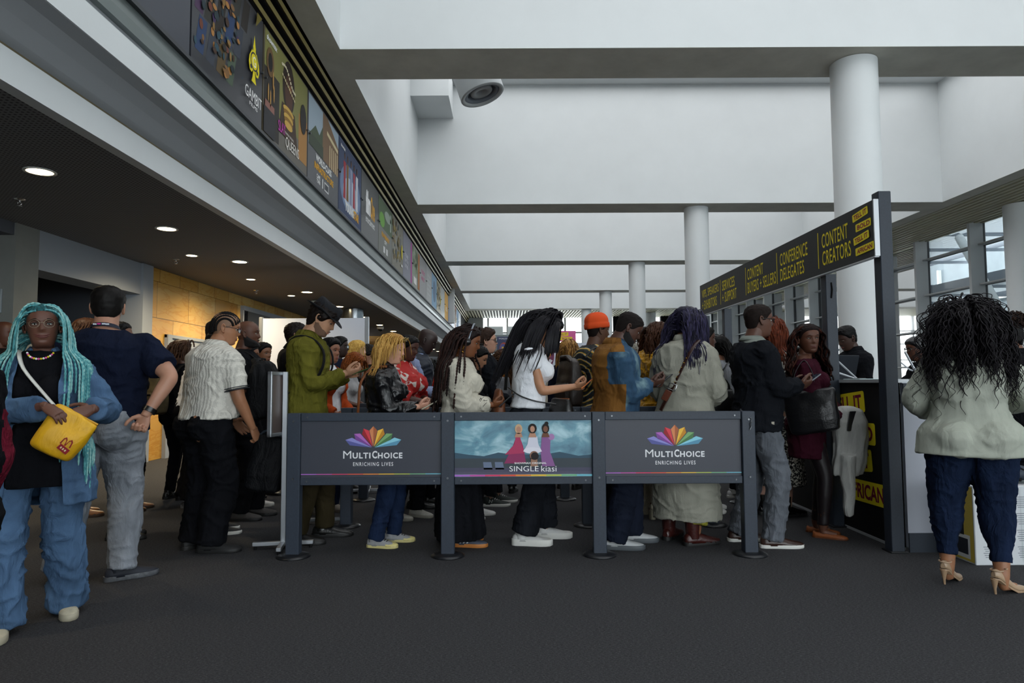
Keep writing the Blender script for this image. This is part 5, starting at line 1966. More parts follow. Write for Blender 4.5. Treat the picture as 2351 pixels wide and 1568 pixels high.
    def strands(self, name, m, n=150, L=.4, r=.006, wave=0.0, wfreq=30, braid=False, comb=(0.6, -.5, 0), lift=.012, region=None, taper=True, spread=.02, seg=5, step=.022, parent=None, front_drop=None, stiff=3.0, vary=.2, curl=0.0, tips=1.0, fall=None, floor_=None, clear=.0):
        """hair as many locks that leave the scalp, lie over the skull and fall with gravity, resting on the shoulders"""
        rr = self.rnd
        mb = MB()
        mats = m if isinstance(m, (list, tuple)) else [m]
        hc = self.hc
        Rh = self.Rh
        hs = self.hs
        f = self.fat
        shw = self.sw + .03
        for ph, z in self.scalp_roots(n, region):
            pl = self.head_pt(ph, z, .004)
            nl = Vector((pl.x / .076 ** 2, pl.y / .095 ** 2, pl.z / .115 ** 2)).normalized()
            sgn = 1 if pl.x + rr.uniform(-.012, .012) > 0 else -1
            cl = Vector((sgn * comb[0], comb[1], comb[2]))
            if front_drop and pl.y > front_drop:
                cl = Vector((sgn * 1.0, -.1, -.2))
            d = Rh @ (nl * .35 + (cl - nl * cl.dot(nl)) * .9)
            d.normalize()
            p = self.HM(pl)
            LL = L * rr.uniform(1 - vary, 1 + vary * .4)
            pts = [p]
            steps = max(5, int(LL / step))
            ph0, ph1 = rr.uniform(0, 6.28), rr.uniform(0, 6.28)
            jit = Vector((rr.uniform(-1, 1), rr.uniform(-1, 1), 0)) * spread
            layer = lift * rr.uniform(.25, 1.15)
            for k in range(steps):
                g = min(1.0, (k + 1) / stiff)
                tgt = Vector((jit.x, jit.y, -1))
                if fall is not None:
                    tgt = tgt + Vector(fall)
                d = (d * (1 - .38 * g) + tgt * (.38 * g)).normalized()
                p = p + d * step
                # keep off the skull
                q = Rh.transposed() @ (p - hc) / hs
                w, fr, bk = .079 + layer, .098 + layer, .103 + layer
                e = (q.x / w) ** 2 + (q.y / (fr if q.y > 0 else bk)) ** 2 + ((q.z - .0) / (.117 + layer)) ** 2
                if e < 1:
                    q = q / math.sqrt(max(e, .05))
                    p = hc + Rh @ (q * hs)
                # keep off the neck and shoulders
                if p.z < self.neck.z + .05:
                    zz = max(.8, min(1.47, p.z))
                    a = self.lean * min(1, max(0, (zz - .92) / .30))
                    cy = (zz - .92) * math.sin(a) if zz > .92 else 0
                    ww, ff, bb = interp(min(1.47, zz), TORSO_M if self.sex == 'm' else TORSO_F)
                    ad = .030 + layer * .6 + clear
                    ww, ff, bb = ww * f + ad, ff * f + ad + self.bust * .02, bb * f + ad
                    if zz > 1.30:
                        ww = max(ww, (shw + .03) * min(1, max(0.25, (1.475 - zz) / .10)))
                    dx, dy = p.x, p.y - cy
                    e = (dx / ww) ** 2 + (dy / (ff if dy > 0 else bb)) ** 2
                    if e < 1:
                        k_ = 1 / math.sqrt(max(e, .04))
                        p = Vector((dx * k_, cy + dy * k_, p.z))
                if floor_ and p.z < floor_:
                    break
                pts.append(p.copy())
            if wave or curl:
                fine = []
                for k in range(len(pts) - 1):
                    for u in (0, .34, .67):
                        fine.append(pts[k].lerp(pts[k + 1], u))
                fine.append(pts[-1])
                for _ in range(2):
                    fine = [fine[0]] + [fine[k - 1] * .25 + fine[k] * .5 + fine[k + 1] * .25 for k in range(1, len(fine) - 1)] + [fine[-1]]
                pts = fine
                Q = []
                for k, p in enumerate(pts):
                    amp = min(1, k / 12)
                    s_ = k * step / 3
                    o = Vector((math.sin(ph0 + s_ * wfreq), math.cos(ph1 + s_ * wfreq * .9), .3 * math.sin(ph1 + s_ * wfreq))) * wave * amp
                    Q.append(p + o)
                pts = Q
            if len(pts) < 3:
                continue
            if braid:
                # beaded twists
                P2, R2 = [], []
                for k in range(len(pts) - 1):
                    P2 += [pts[k], pts[k].lerp(pts[k + 1], .5)]
                    R2 += [r * 1.1, r * .72]
                P2.append(pts[-1]); R2.append(r * .4)
                mb.tube(P2, R2, 6, rr.randrange(len(mats)))
            else:
                nn = len(pts)
                rad = [r * (1 if not taper else (1 - .75 * (k / (nn - 1)) ** 2)) * tips for k in range(nn)]
                rad[0] = r * .7
                mb.tube(pts, rad, seg, rr.randrange(len(mats)), flat_=.75)
        return mb.build(name, mats, parent or self.t)

    def curls(self, name, m, c, rad, n=160, r=.007, amp=.012, parent=None, squash=1.0, length=.06):
        """a ball of small curls about a head-space centre"""
        rr = self.rnd
        mb = MB()
        for _ in range(n):
            u = Vector((rr.gauss(0, 1), rr.gauss(0, 1), rr.gauss(0, 1))).normalized()
            p0 = Vector(c) + Vector((u.x * rad[0], u.y * rad[1], u.z * rad[2])) * rr.uniform(.72, 1.0)
            t = u.orthogonal().normalized()
            b_ = u.cross(t)
            pts = []
            a0 = rr.uniform(0, 6.28)
            for k in range(9):
                a = a0 + k * 1.1
                pts.append(self.HM(p0 + (t * math.cos(a) + b_ * math.sin(a)) * amp + u * (k - 4) * length / 9))
            mb.tube(pts, [r * .6] + [r] * 7 + [r * .4], 5)
        M = Matrix.Translation(self.hc) @ self.Rh.to_4x4() @ Matrix.Scale(self.hs, 4)
        mb.ell(c, tuple(q * .86 for q in rad), 16, 10, 0, M)
        return mb.build(name, m, parent or self.t)

    # ------------------------------------------------ accessories (head space)
    def glasses(self, m, lens=None, r=.021, sq=1.0, wire=.0018, name='glasses'):
        b = MB()
        E = lambda x, y, z: self.HM((x, y, z))
        for s in (-1, 1):
            pts = []
            for k in range(17):
                a = 2 * PI * k / 16
                c_, s_ = math.cos(a), math.sin(a)
                x = r * math.copysign(abs(c_) ** sq, c_)
                z = r * .88 * math.copysign(abs(s_) ** sq, s_)
                pts.append(E(s * .033 + x, .104 - .012 * ((s * .033 + x) / .05) ** 2, .003 + z))
            b.tube(pts, wire, 6)
            b.tube([E(s * (.033 + r), .097, .008), E(s * .076, .06, .012), E(s * .083, .0, .010), E(s * .080, -.02, .0)], wire, 6)
            if lens:
                b.add([E(s * .033 + r * .96 * math.cos(2 * PI * k / 16), .1035 - .012 * ((s * .033 + r * math.cos(2 * PI * k / 16)) / .05) ** 2, .003 + r * .85 * math.sin(2 * PI * k / 16)) for k in range(16)], [tuple(range(16))], 1)
        b.tube([E(-.012, .105, .006), E(0, .108, .010), E(.012, .105, .006)], wire, 6)
        return b.build(name, [m, lens or m], self.t)

    def beard(self, m, th=.010, full=True):
        V, F = [], []
        mx = 1.72 if full else .62
        phis = np.linspace(-mx, mx, 41)
        rows = 12
        for i in range(rows):
            u = i / (rows - 1)
            for ph in phis:
                a = abs(ph)
                top = float(np.interp(a, [0, .30, .42, .60, 1.0, 1.35, 1.72], [-.077, -.074, -.064, -.060, -.052, -.035, -.004])) if full else float(np.interp(a, [0, .3, .62], [-.076, -.074, -.098]))
                z = -.1175 + (top + .1175) * u
                e = min(1, (1 - u) * 4) * (min(1, (mx - a) / .25) if not full else 1)
                V.append(self.HM(self.head_pt(ph, z, -.001 + (th + .0016) * e * (1 if a < .9 else .6) * min(1, max(.3, (z + .1185) / .018)))))
        nn = len(phis)
        for i in range(rows - 1):
            for j in range(nn - 1):
                F.append((i * nn + j + 1, i * nn + j, (i + 1) * nn + j, (i + 1) * nn + j + 1))
        b = MB()
        b.add(V, F, 0, True)
        # moustache
        b.tube([self.HM((.026 * q, .0945 - .013 * q * q, -.0525 - .010 * q * q)) for q in np.linspace(-1, 1, 9)], [.001, .003, .004, .004, .0035, .004, .004, .003, .001], 6, 0)
        return b.build('beard', m, self.t)

    def strap(self, name, m, z0, side0, z1, side1, w=.018, add=.03, front=True, back=True, parent=None):
        """band across the body from shoulder (side0) to hip (side1)"""
        b = MB()
        for half in ((1,) if front and not back else (-1,) if back and not front else (1, -1)):
            pts = []
            for t in np.linspace(0, 1, 14):
                z = z0 + (z1 - z0) * t
                w_, f_, b_ = interp(min(1.44, max(.88, z)), TORSO_M if self.sex == 'm' else TORSO_F)
                ad = add
                xx = side0 + (side1 - side0) * t
                W = w_ * self.fat + ad
                D = ((f_ if half > 0 else b_) * self.fat + ad + (self.belly * math.exp(-((z - 1.06) / .13) ** 2) if half > 0 else 0) + (self.bust * .02 if half > 0 and 1.15 < z < 1.33 else 0))
                q = max(-.999, min(.999, xx / W))
                pts.append(self.T(xx, half * D * math.sqrt(1 - abs(q) ** 2.2), z))
            b.tube(pts, w, 6, flat_=.22, up=(0, 0, 1) if False else None)
        return b.build(name, m, parent or self.t)

    def W(self, p):
        """person space -> world"""
        c, s_ = math.cos(self.t.rotation_euler.z), math.sin(self.t.rotation_euler.z)
        p = Vector(p) * self.s
        return Vector((c * p.x - s_ * p.y, s_ * p.x + c * p.y, p.z)) + self.t.location

    def rot(self, rz=0):
        return Matrix.Rotation(self.t.rotation_euler.z + rz, 4, 'Z')

    def phone(self, label, at, pitch=40, yaw=0, col='#15161a', roll=0, screen='#2a3440'):
        """slim phone held in the hand; at = person space"""
        M = Matrix.Translation(self.W(at)) @ self.rot(math.radians(yaw)) @ Matrix.Rotation(math.radians(roll), 4, 'Y') @ Matrix.Rotation(math.radians(pitch), 4, 'X')
        t = thing('phone', label, 'phone')
        t.matrix_world = M
        b = MB(); b.bbox((-.037, -.076, -.0045), (.037, .076, .0045), .004); b.build('case', mat('phone_' + col.strip('#'), col, 0.35), t)
        b = MB(); b.box((-.034, -.072, .0046), (.034, .072, .005)); b.build('screen', mat('phone_screen_' + screen.strip('#'), screen, 0.1), t)
        return t


def skin_mat(c):
    def fn(n, col):
        f = n.noise(n.coord(), 9, 4, 0.55)
        n.color(n.ramp(f, [(0.3, tuple(v * .86 for v in col)), (0.7, tuple(min(1, v * 1.1) for v in col))]))
        g = n.noise(n.coord(), 160, 2, 0.5)
        n.bump(g, 0.06, 0.004)
        n.b.inputs['Subsurface Weight'].default_value = 0.08
        n.b.inputs['Subsurface Radius'].default_value = (.012, .004, .002)
        n.b.inputs['Subsurface Scale'].default_value = 0.5
    return mat('skin_' + c.strip('#'), c, 0.48, spec=0.4, fn=fn)


def hair_mat(c, c2=None, rough=0.42):
    def fn(n, col):
        f = n.noise(n.coord((40, 40, 5)), 3.0, 3, 0.6)
        d = lin(c2) if c2 else tuple(v * 1.6 + .002 for v in col)
        n.color(n.ramp(f, [(0.35, col), (0.68, d)]))
    return mat('hair_' + c.strip('#') + (c2 or '').strip('#'), c, rough + .08, spec=0.12, fn=fn)


def buzz_mat(c, skin):
    """very short hair: scalp shows through"""
    def fn(n, col):
        f = n.noise(n.coord(), 240, 2, 0.6)
        n.color(n.ramp(f, [(0.35, col), (0.75, tuple(a * .85 + b * .15 for a, b in zip(col, lin(skin))))]))
    return mat('buzz_' + c.strip('#') + skin.strip('#'), c, 0.85, spec=0.2, fn=fn)


def cl(name, c, **kw):
    """woven cloth"""
    return mat('cloth_' + name, c, kw.pop('rough', 0.85), spec=kw.pop('spec', 0.07), sheen=kw.pop('sheen', 0.0), fn=fabric(**kw))


def leather(name, c, rough=0.35):
    return mat('leather_' + name, c, rough, spec=0.5, fn=speckle(70, 0.15, 0.25))
# ================================================================ bags
def backpack(P, label, m, at=(0, -.21, 1.22), size=(.30, .15, .44), rz=0, trim=None, tilt=0, straps=True, lid=True, sag=0.0):
    """worn on the back; at = centre of the pack in person space"""
    t = thing('backpack', label, 'backpack')
    t.matrix_world = Matrix.Translation(P.W(at)) @ P.rot(math.radians(rz)) @ Matrix.Rotation(tilt, 4, 'X')
    w, d, h = [q / 2 for q in size]
    mb = MB()
    rings = []
    for z, k, kd in ((-1, .80, .75), (-.92, .95, .95), (-.5, 1.0, 1.08), (.1, .98, 1.0), (.6, .90, .85), (.88, .78, .66), (1.0, .5, .4)):
        r = []
        for q in range(24):
            a = 2 * PI * q / 24
            c, s = math.cos(a), math.sin(a)
            r.append(Vector((w * k * math.copysign(abs(c) ** .6, c), d * kd * math.copysign(abs(s) ** .6, s) - sag * (1 - z) * .5, h * z)))
        rings.append(r)
    mb.loft(rings)
    V, F = remesh(mb, .012, 3)
    N = normals_of(V, F)
    V = V + N * (.006 * vnoise(V * 14 + 2, 5))[:, None]
    nm = NM(); nm.add(V, F); nm.build('body', m, t)
    trim = trim or M_BLACK
    b = MB(); b.bbox((-w * .75, -d * 1.28 - sag * .6, -h * .82), (w * .75, -d * .7 - sag * .6, -h * .02), .03); pk = b.build('pocket', m, t)
    b = MB(); b.tube([(-w * .6, -d * 1.3 - sag * .6, -h * .12), (w * .6, -d * 1.3 - sag * .6, -h * .12)], .006, 6); b.build('zip', trim, pk)
    if lid:
        b = MB(); b.tube([(-w * .55, -d * .25, h * .85), (-w * .3, -d * .5, h * 1.05), (w * .3, -d * .5, h * 1.05), (w * .55, -d * .25, h * .85)], .03, 8, flat_=.6); b.build('lid', m, t)
    b = MB(); b.tube([(-.04, 0, h * .92), (-.03, .0, h * 1.08), (.03, 0, h * 1.08), (.04, 0, h * .92)], .008, 6); b.build('top_handle', trim, t)
    if straps:
        for s in (-1, 1):
            q = [Vector((s * .10, -.13, 1.34)), Vector((s * .115, -.06, 1.435)), Vector((s * .12, .03, 1.425)), Vector((s * .125, .115, 1.34)), Vector((s * .145, .125, 1.22)), Vector((s * .165, .06, 1.08)), Vector((s * .15, -.08, 1.02))]
            f = P.fat
            q = [P.T(v.x * (.6 + .4 * f), v.y * f + math.copysign(.018, v.y), v.z + .008) for v in q]
            loc = [t.matrix_world.inverted() @ P.W(v) for v in q]
            pp = []
            for i in range(len(loc) - 1):
                for u in (0, .33, .67):
                    pp.append(loc[i].lerp(loc[i + 1], u))
            pp.append(loc[-1])
            for _ in range(2):
                pp = [pp[0]] + [pp[i - 1] * .25 + pp[i] * .5 + pp[i + 1] * .25 for i in range(1, len(pp) - 1)] + [pp[-1]]
            b = MB(); b.tube(pp, .022, 8, flat_=.35, up=(1, 0, 0) if False else None); b.build('shoulder_strap', trim, t)
    return t


def bag(name, label, cat, m, M, size=(.30, .12, .26), handle=None, trim=None, strap_pts=None, P=None, soft=.006, top_k=.8, strap_w=.012):
    """soft bag at matrix M; strap_pts in person space of P"""
    t = thing(name, label, cat)
    t.matrix_world = M
    w, d, h = [q / 2 for q in size]
    mb = MB()
    rings = []
    for z, k, kd in ((-1, .78, .75), (-.9, .95, 1.0), (-.4, 1.0, 1.1), (.3, (1 + top_k) / 2, .85), (.9, top_k, .5), (1.0, top_k * .95, .3)):
        rings.append([Vector((w * k * math.copysign(abs(math.cos(2 * PI * q / 24)) ** .6, math.cos(2 * PI * q / 24)), d * kd * math.copysign(abs(math.sin(2 * PI * q / 24)) ** .7, math.sin(2 * PI * q / 24)), h * z)) for q in range(24)])
    mb.loft(rings)
    V, F = remesh(mb, .010, 3)
    N = normals_of(V, F)
    V = V + N * (soft * vnoise(V * 16 + 2, 8))[:, None]
    nm = NM(); nm.add(V, F); nm.build('body', m, t)
    trim = trim or m
    b = MB(); b.tube([(-w * top_k * .9, 0, h * .98), (w * top_k * .9, 0, h * .98)], .006, 6); b.build('zip', trim, t)
    if handle:
        b = MB(); n = 9
        b.tube([(w * .6 * math.cos(PI * q / (n - 1)), 0, h * .9 + handle * math.sin(PI * q / (n - 1))) for q in range(n)], .009, 7); b.build('handle', trim, t)
    if strap_pts:
        inv = M.inverted()
        pp = [inv @ (P.W(q) if P else Vector(q)) for q in strap_pts]
        qq = []
        for i in range(len(pp) - 1):
            for u in (0, .25, .5, .75):
                qq.append(pp[i].lerp(pp[i + 1], u))
        qq.append(pp[-1])
        for _ in range(2):
            qq = [qq[0]] + [qq[i - 1] * .25 + qq[i] * .5 + qq[i + 1] * .25 for i in range(1, len(qq) - 1)] + [qq[-1]]
        b = MB(); b.tube(qq, strap_w, 8, flat_=.4); b.build('strap', trim, t)
    return t


def px_at(px, Y):
    return onY(px, 860, Y).x


# ================================================================ cloth library
DARKJ = cl('jeans_indigo', '#1b2740', amt=.35)
BLACKC = cl('black_cotton', '#101115', amt=.25)
BLACKJ = cl('black_denim', '#191b20', amt=.4)
BLACKW = cl('black_wool', '#14161b', weave=200, amt=.2)
NAVY = cl('navy_knit', '#141a2c', amt=.2)
WHITEC = cl('white_cotton', '#dfe1e6', amt=.06)
SH_WHITE = mat('shoe_white', '#c4c4c2', 0.5, fn=speckle(30, .05))
SOLE_WHITE = mat('sole_white', '#d2d1cc', 0.6)
SOLE_BLACK = mat('sole_black', '#121213', 0.6)
SH_BLACK = leather('shoe_black', '#141414', 0.3)
SH_GREY = mat('shoe_grey', '#8f9092', 0.7, fn=speckle(60, .1))
LACE_W = mat('lace_white', '#d5d5d2', 0.7)
HB = hair_mat('#080707')
HBROWN = hair_mat('#241610', '#4a2f1f')
GOLD = mat('gold', '#c79a3c', 0.25, metal=1.0)
SILV = mat('silver', '#c3c5c8', 0.25, metal=1.0)
FRAME_B = mat('frame_black', '#0d0d0e', 0.3)
LENS_D = mat('lens_dark', '#0a0b0d', 0.08)


def lens_clear():
    m = glass_mat()
    m.name = 'lens_clear'
    return m


LENS_C = lens_clear()


def holding(z=1.10, y=.30, gap=.045, hand='phone', up=.9, dy=0.0, hint=.5):
    """both hands together in front of the chest"""
    return {1: dict(at=(gap, y, z), hand=hand, palm=(-.75, -.1, up), dir=(-.30, 1, .12), hint=(hint, -.8, -.6)), -1: dict(at=(-gap, y + dy, z - .01), hand=hand, palm=(.75, -.1, up), dir=(.30, 1, .12), hint=(-hint, -.8, -.6))}


STRIDE = [(-.10, -.06, 8), (.09, .10, -6)]
SIDE = [(-.10, .05, 6), (.10, -.03, -6)]

# ================================================================ front of the picture, left
# -- woman with turquoise braids
Y = 3.38
P = Person('smiling woman with turquoise braids and round glasses in baggy blue denim', px_at(97, Y), Y, -66, H=1.575, sex='f', skin='#5f3d30', fat=1.0, head=(8, -2, 3), lid=.35, expr=2.2, seed=3,
           feet=[(-.13, -.16, 12), (.12, .10, 6)],
           arms={1: dict(at=(-.07, .285, 1.165), hand='relax', palm=(.0, -.6, -1), dir=(-.8, .45, -.5), hint=(1, -.3, -.6)), -1: dict(at=(-.27, .235, 1.145), hand='fist', palm=(.3, -1, -.2), dir=(.75, .35, -.3), hint=(-.6, -.8, -.75))})
P.body(lips='#5d2f2c')
P.top('tee', BLACKC, hem=.74, sleeve=0, add=.036, flare=.03)
DEN = cl('washed_denim', '#4a6483', amt=.30, fb=.8)
P.top('jacket', DEN, hem=.64, sleeve=.94, r=(.076, .074, .068), add=.062, flare=.04, amp=.013, neck=1.43, ws=.75, cut=lambda C, N: (np.abs(C[:, 0] + .01) < .10 + .04 * np.clip((1.1 - C[:, 2]) * 2, 0, 1)) & (C[:, 1] > .03) & (C[:, 1] < .225) & ((N[:, 1] > .1) | (N[:, 2] > .4) | (C[:, 2] < .68)) & (C[:, 2] < 1.46), collar=.035, boxy=.17, cgap=1.15)
P.trousers('trousers', DEN, r=(.098, .098, .105), hem=.045, amp=.018, add=.022, ws=.7)
P.shoes(mat('shoe_sand', '#b1aa94', 0.7, fn=speckle(40, .1)), mat('sole_sand', '#a39c88', 0.6), kind='sneaker', L=.275, lace=LACE_W, toe=None, sole_h=.035)
TQ = [hair_mat('#256068', '#62a5a9', .6), hair_mat('#2f7a82', '#7cb8ba', .6), hair_mat('#4c959a', '#a4c8c2', .6)]
P.cap('hair_base', hair_mat('#1b2a2c', '#2f6a70', .7), th=.008, line=.004)
P.strands('hair', TQ, n=190, L=.80, r=.0058, braid=True, comb=(.9, -.05, -.1), lift=.010, spread=.014, vary=.35, stiff=4, front_drop=-.02, fall=(0, .12, 0), clear=.045)
P.glasses(mat('wire_gold', '#8a7d6a', .35, metal=.8), LENS_C, r=.024, wire=.0011)
b = MB()
for k in range(15):
    a = math.radians(200 + 140 * k / 14)
    b.ell(tuple(P.T(.062 * math.cos(a), .045 - .055 * math.sin(a), 1.43 + .05 * math.sin(a) + .03)), (.006, .006, .006), 8, 6, k % 3)
b.build('bead_necklace', [flat('#d9c62a'), flat('#d65a9a'), flat('#e6e6e6')], P.t)
YB = mat('yellow_nylon', '#d8a30c', 0.5, fn=fabric(fold=9, amt=.12, fb=.3, wb=.02))
MB_ = Matrix.Translation(P.W((-.155, .265, 1.02))) @ P.rot() @ Matrix.Rotation(math.radians(-32), 4, 'Y') @ Matrix.Rotation(PI, 4, 'Z')
t = bag('waist_bag', 'bright yellow bum bag with a small red emblem on the woman with turquoise braids', 'bag', YB, MB_, (.20, .13, .215), trim=mat('yellow_trim', '#b98908', .5), soft=.010, top_k=1.05,
        strap_pts=[(-.15, .22, 1.10), (-.05, .185, 1.22), (.06, .155, 1.36), (.10, .06, 1.452), (.10, -.08, 1.44)], P=P, strap_w=.017)
for ch in t.children:
    if ch.name.startswith('strap'):
        ch.data.materials[0] = flat('#cfcfc8')
p = Print((.015, -.0812, -.045), (1, 0, 0), (0, -.05, 1)); p.layer = 2
p.rect(.028, -.004, .05, .026, '#8b1420', -.2); p.up(); [p.rect(.016 + .011 * k, -.002 - .0022 * k, .006, .009, '#d8c9a0', -.2) for k in range(3)]
o_ = [(-.0, .012), (.004, .04), (.012, .05), (.020, .04), (.024, .02), (.029, .04), (.037, .05), (.046, .04), (.05, .012), (.044, .012), (.041, .036), (.036, .042), (.030, .034), (.027, .012), (.021, .012), (.018, .034), (.012, .042), (.008, .036), (.006, .012)]
p.poly(o_, '#8b1420')
p.build('emblem', t)

# -- big man in navy from behind
Y = 4.12
P = Person('broad man in a navy tee and grey jeans seen from behind', px_at(240, Y), Y, 106, H=1.77, sex='m', skin='#a97c66', fat=1.30, hipw=1.05, seed=5, head=(6, 4, 0),
           feet=[(-.22, .06, 20), (.12, .0, -66)],
           arms={1: dict(at=(.27, -.20, .96), hand='fist', palm=(-.2, -1, .1), dir=(-.35, -.05, -1), hint=(1, -.2, .1)), -1: dict(at=(-.34, .16, .93), hint=(-1, -.2, 0))})
P.body()
P.top('tee', NAVY, hem=.86, sleeve=.36, r=(.078, .080, .05), amp=.008, add=.026)
P.trousers('jeans', cl('jeans_grey', '#7f848c', amt=.22, fold=11, fb=.45), r=(.105, .086, .078), hem=.06, amp=.009, ws=1.1)
b = MB(); b.lathe([(.066, 0), (.066, .016), (.060, .017)], seg=20)
P.shoes(mat('shoe_navy', '#151a26', 0.7), mat('sole_marble', '#4a4d52', 0.6, fn=speckle(40, .4)), L=.285, lace=SOLE_BLACK)
P.cap('hair', hair_mat('#0d0b0a'), th=.014, noise=.003, top_th=.022)
b = MB(); rr = []
for dz in (0.0, .022):
    rr.append([P.T((.082 - dz * .4) * math.cos(2 * PI * k / 28), (.078 - dz * .4) * math.sin(2 * PI * k / 28) - .012, 1.452 + dz - .02 * math.sin(2 * PI * k / 28)) for k in range(28)])
b.loft(rr, caps=False); lan = b.build('lanyard', flat('#12172a'), P.t)
b = MB()
for k, c in ((19, 0), (20.3, 1), (21.6, 0), (22.6, 0)):
    a = 2 * PI * k / 28
    b.cbox(tuple(P.T(.083 * math.cos(a), .079 * math.sin(a) - .013, 1.464 - .02 * math.sin(a))), (.018, .004, .008), c)
b.build('lanyard_print', [flat('#c9cdd6'), flat('#c23a86')], lan)
sh, el, wr, a = P.arm[1]
b = MB(); d = (wr - el).normalized()
b.tube([wr - d * .045, wr - d * .018], .040, 16); b.build('wristwatch', FRAME_B, P.t)

# -- near figure at the left edge, only a sleeve in view
Y = 2.0
P = Person('person at the left edge, only a black shoulder and a burgundy sleeve in view', px_at(-152, Y), Y, 178, H=1.50, sex='f', skin='#5a3a2a', fat=1.1, seed=8, arms={-1: dict(at=(-.22, .10, 1.02), hint=(-.3, -1, -.3)), 1: dict(at=(.2, .1, .85))})
P.body()
P.top('coat', [BLACKC, cl('burgundy_plush', '#5e1526', amt=.4, fold=20, weave=120)], hem=.8, sleeve=.96, r=(.085, .105, .085), add=.03, amp=.010, paint=lambda C: (C[:, 2] < 1.25) & (C[:, 2] > .93) & (np.abs(C[:, 0]) > .19))
P.trousers('trousers', BLACKC); P.shoes(SH_BLACK, SOLE_BLACK); P.cap('hair', HB, th=.02)

# -- bald man peeping in at the left edge
Y = 6.6
P = Person('bald man in black cut off by the left edge behind the woman with braids', px_at(-2, Y), Y, 10, H=1.80, skin='#4e2f22', far=True, seed=9)
P.body(); P.top('tee', BLACKC, sleeve=.3); P.trousers('trousers', BLACKC); P.shoes(SH_BLACK, SOLE_BLACK)

# -- dark-haired woman between the braids and the navy tee
Y = 6.1
P = Person('woman with smooth dark brown hair half hidden behind the navy tee', px_at(188, Y), Y, 40, H=1.765, sex='f', skin='#b58a70', far=True, seed=10)
P.body(); P.top('top', BLACKC, sleeve=.9); P.trousers('trousers', BLACKC); P.shoes(leather('tan', '#8a5420'), mat('sole_tan', '#3a2512', .6), kind='boot')
P.cap('hair_base', HBROWN, th=.02); P.strands('hair', HBROWN, n=110, L=.34, r=.008, comb=(.7, -.5, 0))
# -- the one whose tan shoes and dark shoes show beside the grey jeans
Y = 6.35
P = Person('person in black with tan ankle shoes, mostly hidden behind the grey jeans', px_at(300, Y), Y, 30, H=1.60, sex='f', skin='#6b4632', far=True, seed=11, feet=[(-.09, .06, 0), (.09, -.02, 0)])
P.body(); P.top('coat', BLACKC, hem=.55, sleeve=.95, add=.03); P.trousers('trousers', BLACKC); P.shoes(leather('tan', '#8a5420'), mat('sole_tan', '#3a2512', .6), kind='oxford'); P.cap('hair', HB, th=.02)
Y = 5.25
P = Person('person in black with polished shoes, hidden behind the navy tee man', px_at(262, Y), Y, 10, H=1.66, skin='#6b4632', far=True, seed=12, feet=[(-.09, .04, 0), (.09, .10, 0)])
P.body(); P.top('coat', BLACKC, hem=.8, sleeve=.95, add=.03); P.trousers('trousers', BLACKC); P.shoes(SH_BLACK, SOLE_BLACK, kind='oxford', L=.29); P.cap('hair', HB, th=.01)

# -- man in cream knitted polo with cornrows
Y = 4.84
P = Person('man in a cream knitted polo and black cargo trousers with cornrows, back half turned', px_at(478, Y), Y, 54, H=1.705, skin='#9a6b4e', fat=1.24, belly=.03, lean=8, head=(-36, 10, 0), seed=14, lid=.5,
           feet=[(-.14, .0, 6), (.08, .0, -50)],
           arms={1: dict(at=(.25, .20, .86), hand='hold', palm=(-.8, -.3, 0), hint=(.5, -1, -.2)), -1: dict(at=(-.14, .30, .90), hand='relax')})
P.body()


def cable_fn(n, c):
    co = n.coord((1, 1, 1))
    w = n.add('ShaderNodeTexWave', wave_type='BANDS', bands_direction='X')
    w.inputs['Scale'].default_value = 14
    w.inputs['Distortion'].default_value = 2.2
    w.inputs['Detail'].default_value = 2
    w.inputs['Detail Scale'].default_value = 6
    n.link(co, w.inputs['Vector'])
    n.color(n.ramp(w.outputs['Fac'], [(0.1, tuple(v * .80 for v in c)), (0.5, c)]))
    n.bump(w.outputs['Fac'], 0.35, 0.01)


KN = mat('cable_knit_cream', '#c9c6bd', 0.85, spec=.15, fn=cable_fn)
o = P.top('polo', KN, hem=.93, sleeve=.40, r=(.072, .072, .05), amp=.011, add=.030, collar=.045, ws=.8, front=.01)
TRIM = flat('#1b1d24')
for s in (-1, 1):
    sh, el, wr, a = P.arm[s]
    q = sh.lerp(el, .80); d = (el - sh).normalized()
    b = MB()
    for k, w in ((-.012, .004), (.004, .007)):
        b.tube([q + d * (k - w / 2), q + d * (k + w / 2)], .0865, 20)
    b.build('sleeve_stripe', TRIM, o)
P.trousers('cargo_trousers', BLACKC, r=(.110, .105, .100), hem=.05, amp=.014, ws=.8)
P.shoes(mat('shoe_black_knit', '#111214', 0.7), SOLE_BLACK, L=.30, lace=SOLE_BLACK)
P.cap('hair', mat('scalp_parting', '#7a5a44', .6), th=.003, noise=0)
b = MB()
for k in range(11):
    x0 = -.071 + .0142 * k
    pts = []
    for u in np.linspace(0, 1, 34):
        a = math.radians(38 + 170 * u - abs(x0) * 250 * (1 - u))
        kk = math.sqrt(max(.04, 1 - (x0 / .086) ** 2))
        pts.append(P.HM((x0 * (1 + .12 * math.sin(PI * u)), .105 * math.cos(a) * kk - .003, .1205 * math.sin(a) * kk)))
    b.tube(pts, [.0092 if i % 2 else .0075 for i in range(len(pts))], 7, flat_=1.0)
b.build('cornrows', hair_mat('#0a0808', None, .6), P.t)
P.glasses(FRAME_B, LENS_C, r=.022)
t = bag('carried_backpack', 'soft black backpack hanging from the hand of the man in the cream polo', 'bag', mat('black_nylon', '#0c0d10', 0.6, spec=.15, fn=fabric(fold=12, amt=.2)), Matrix.Translation(P.W((.28, .30, .60))) @ P.rot(.6) @ Matrix.Rotation(.15, 4, 'Y'), (.27, .17, .40), handle=.06, trim=mat('zip_grey', '#3a4550', .4, metal=.5), top_k=.75)
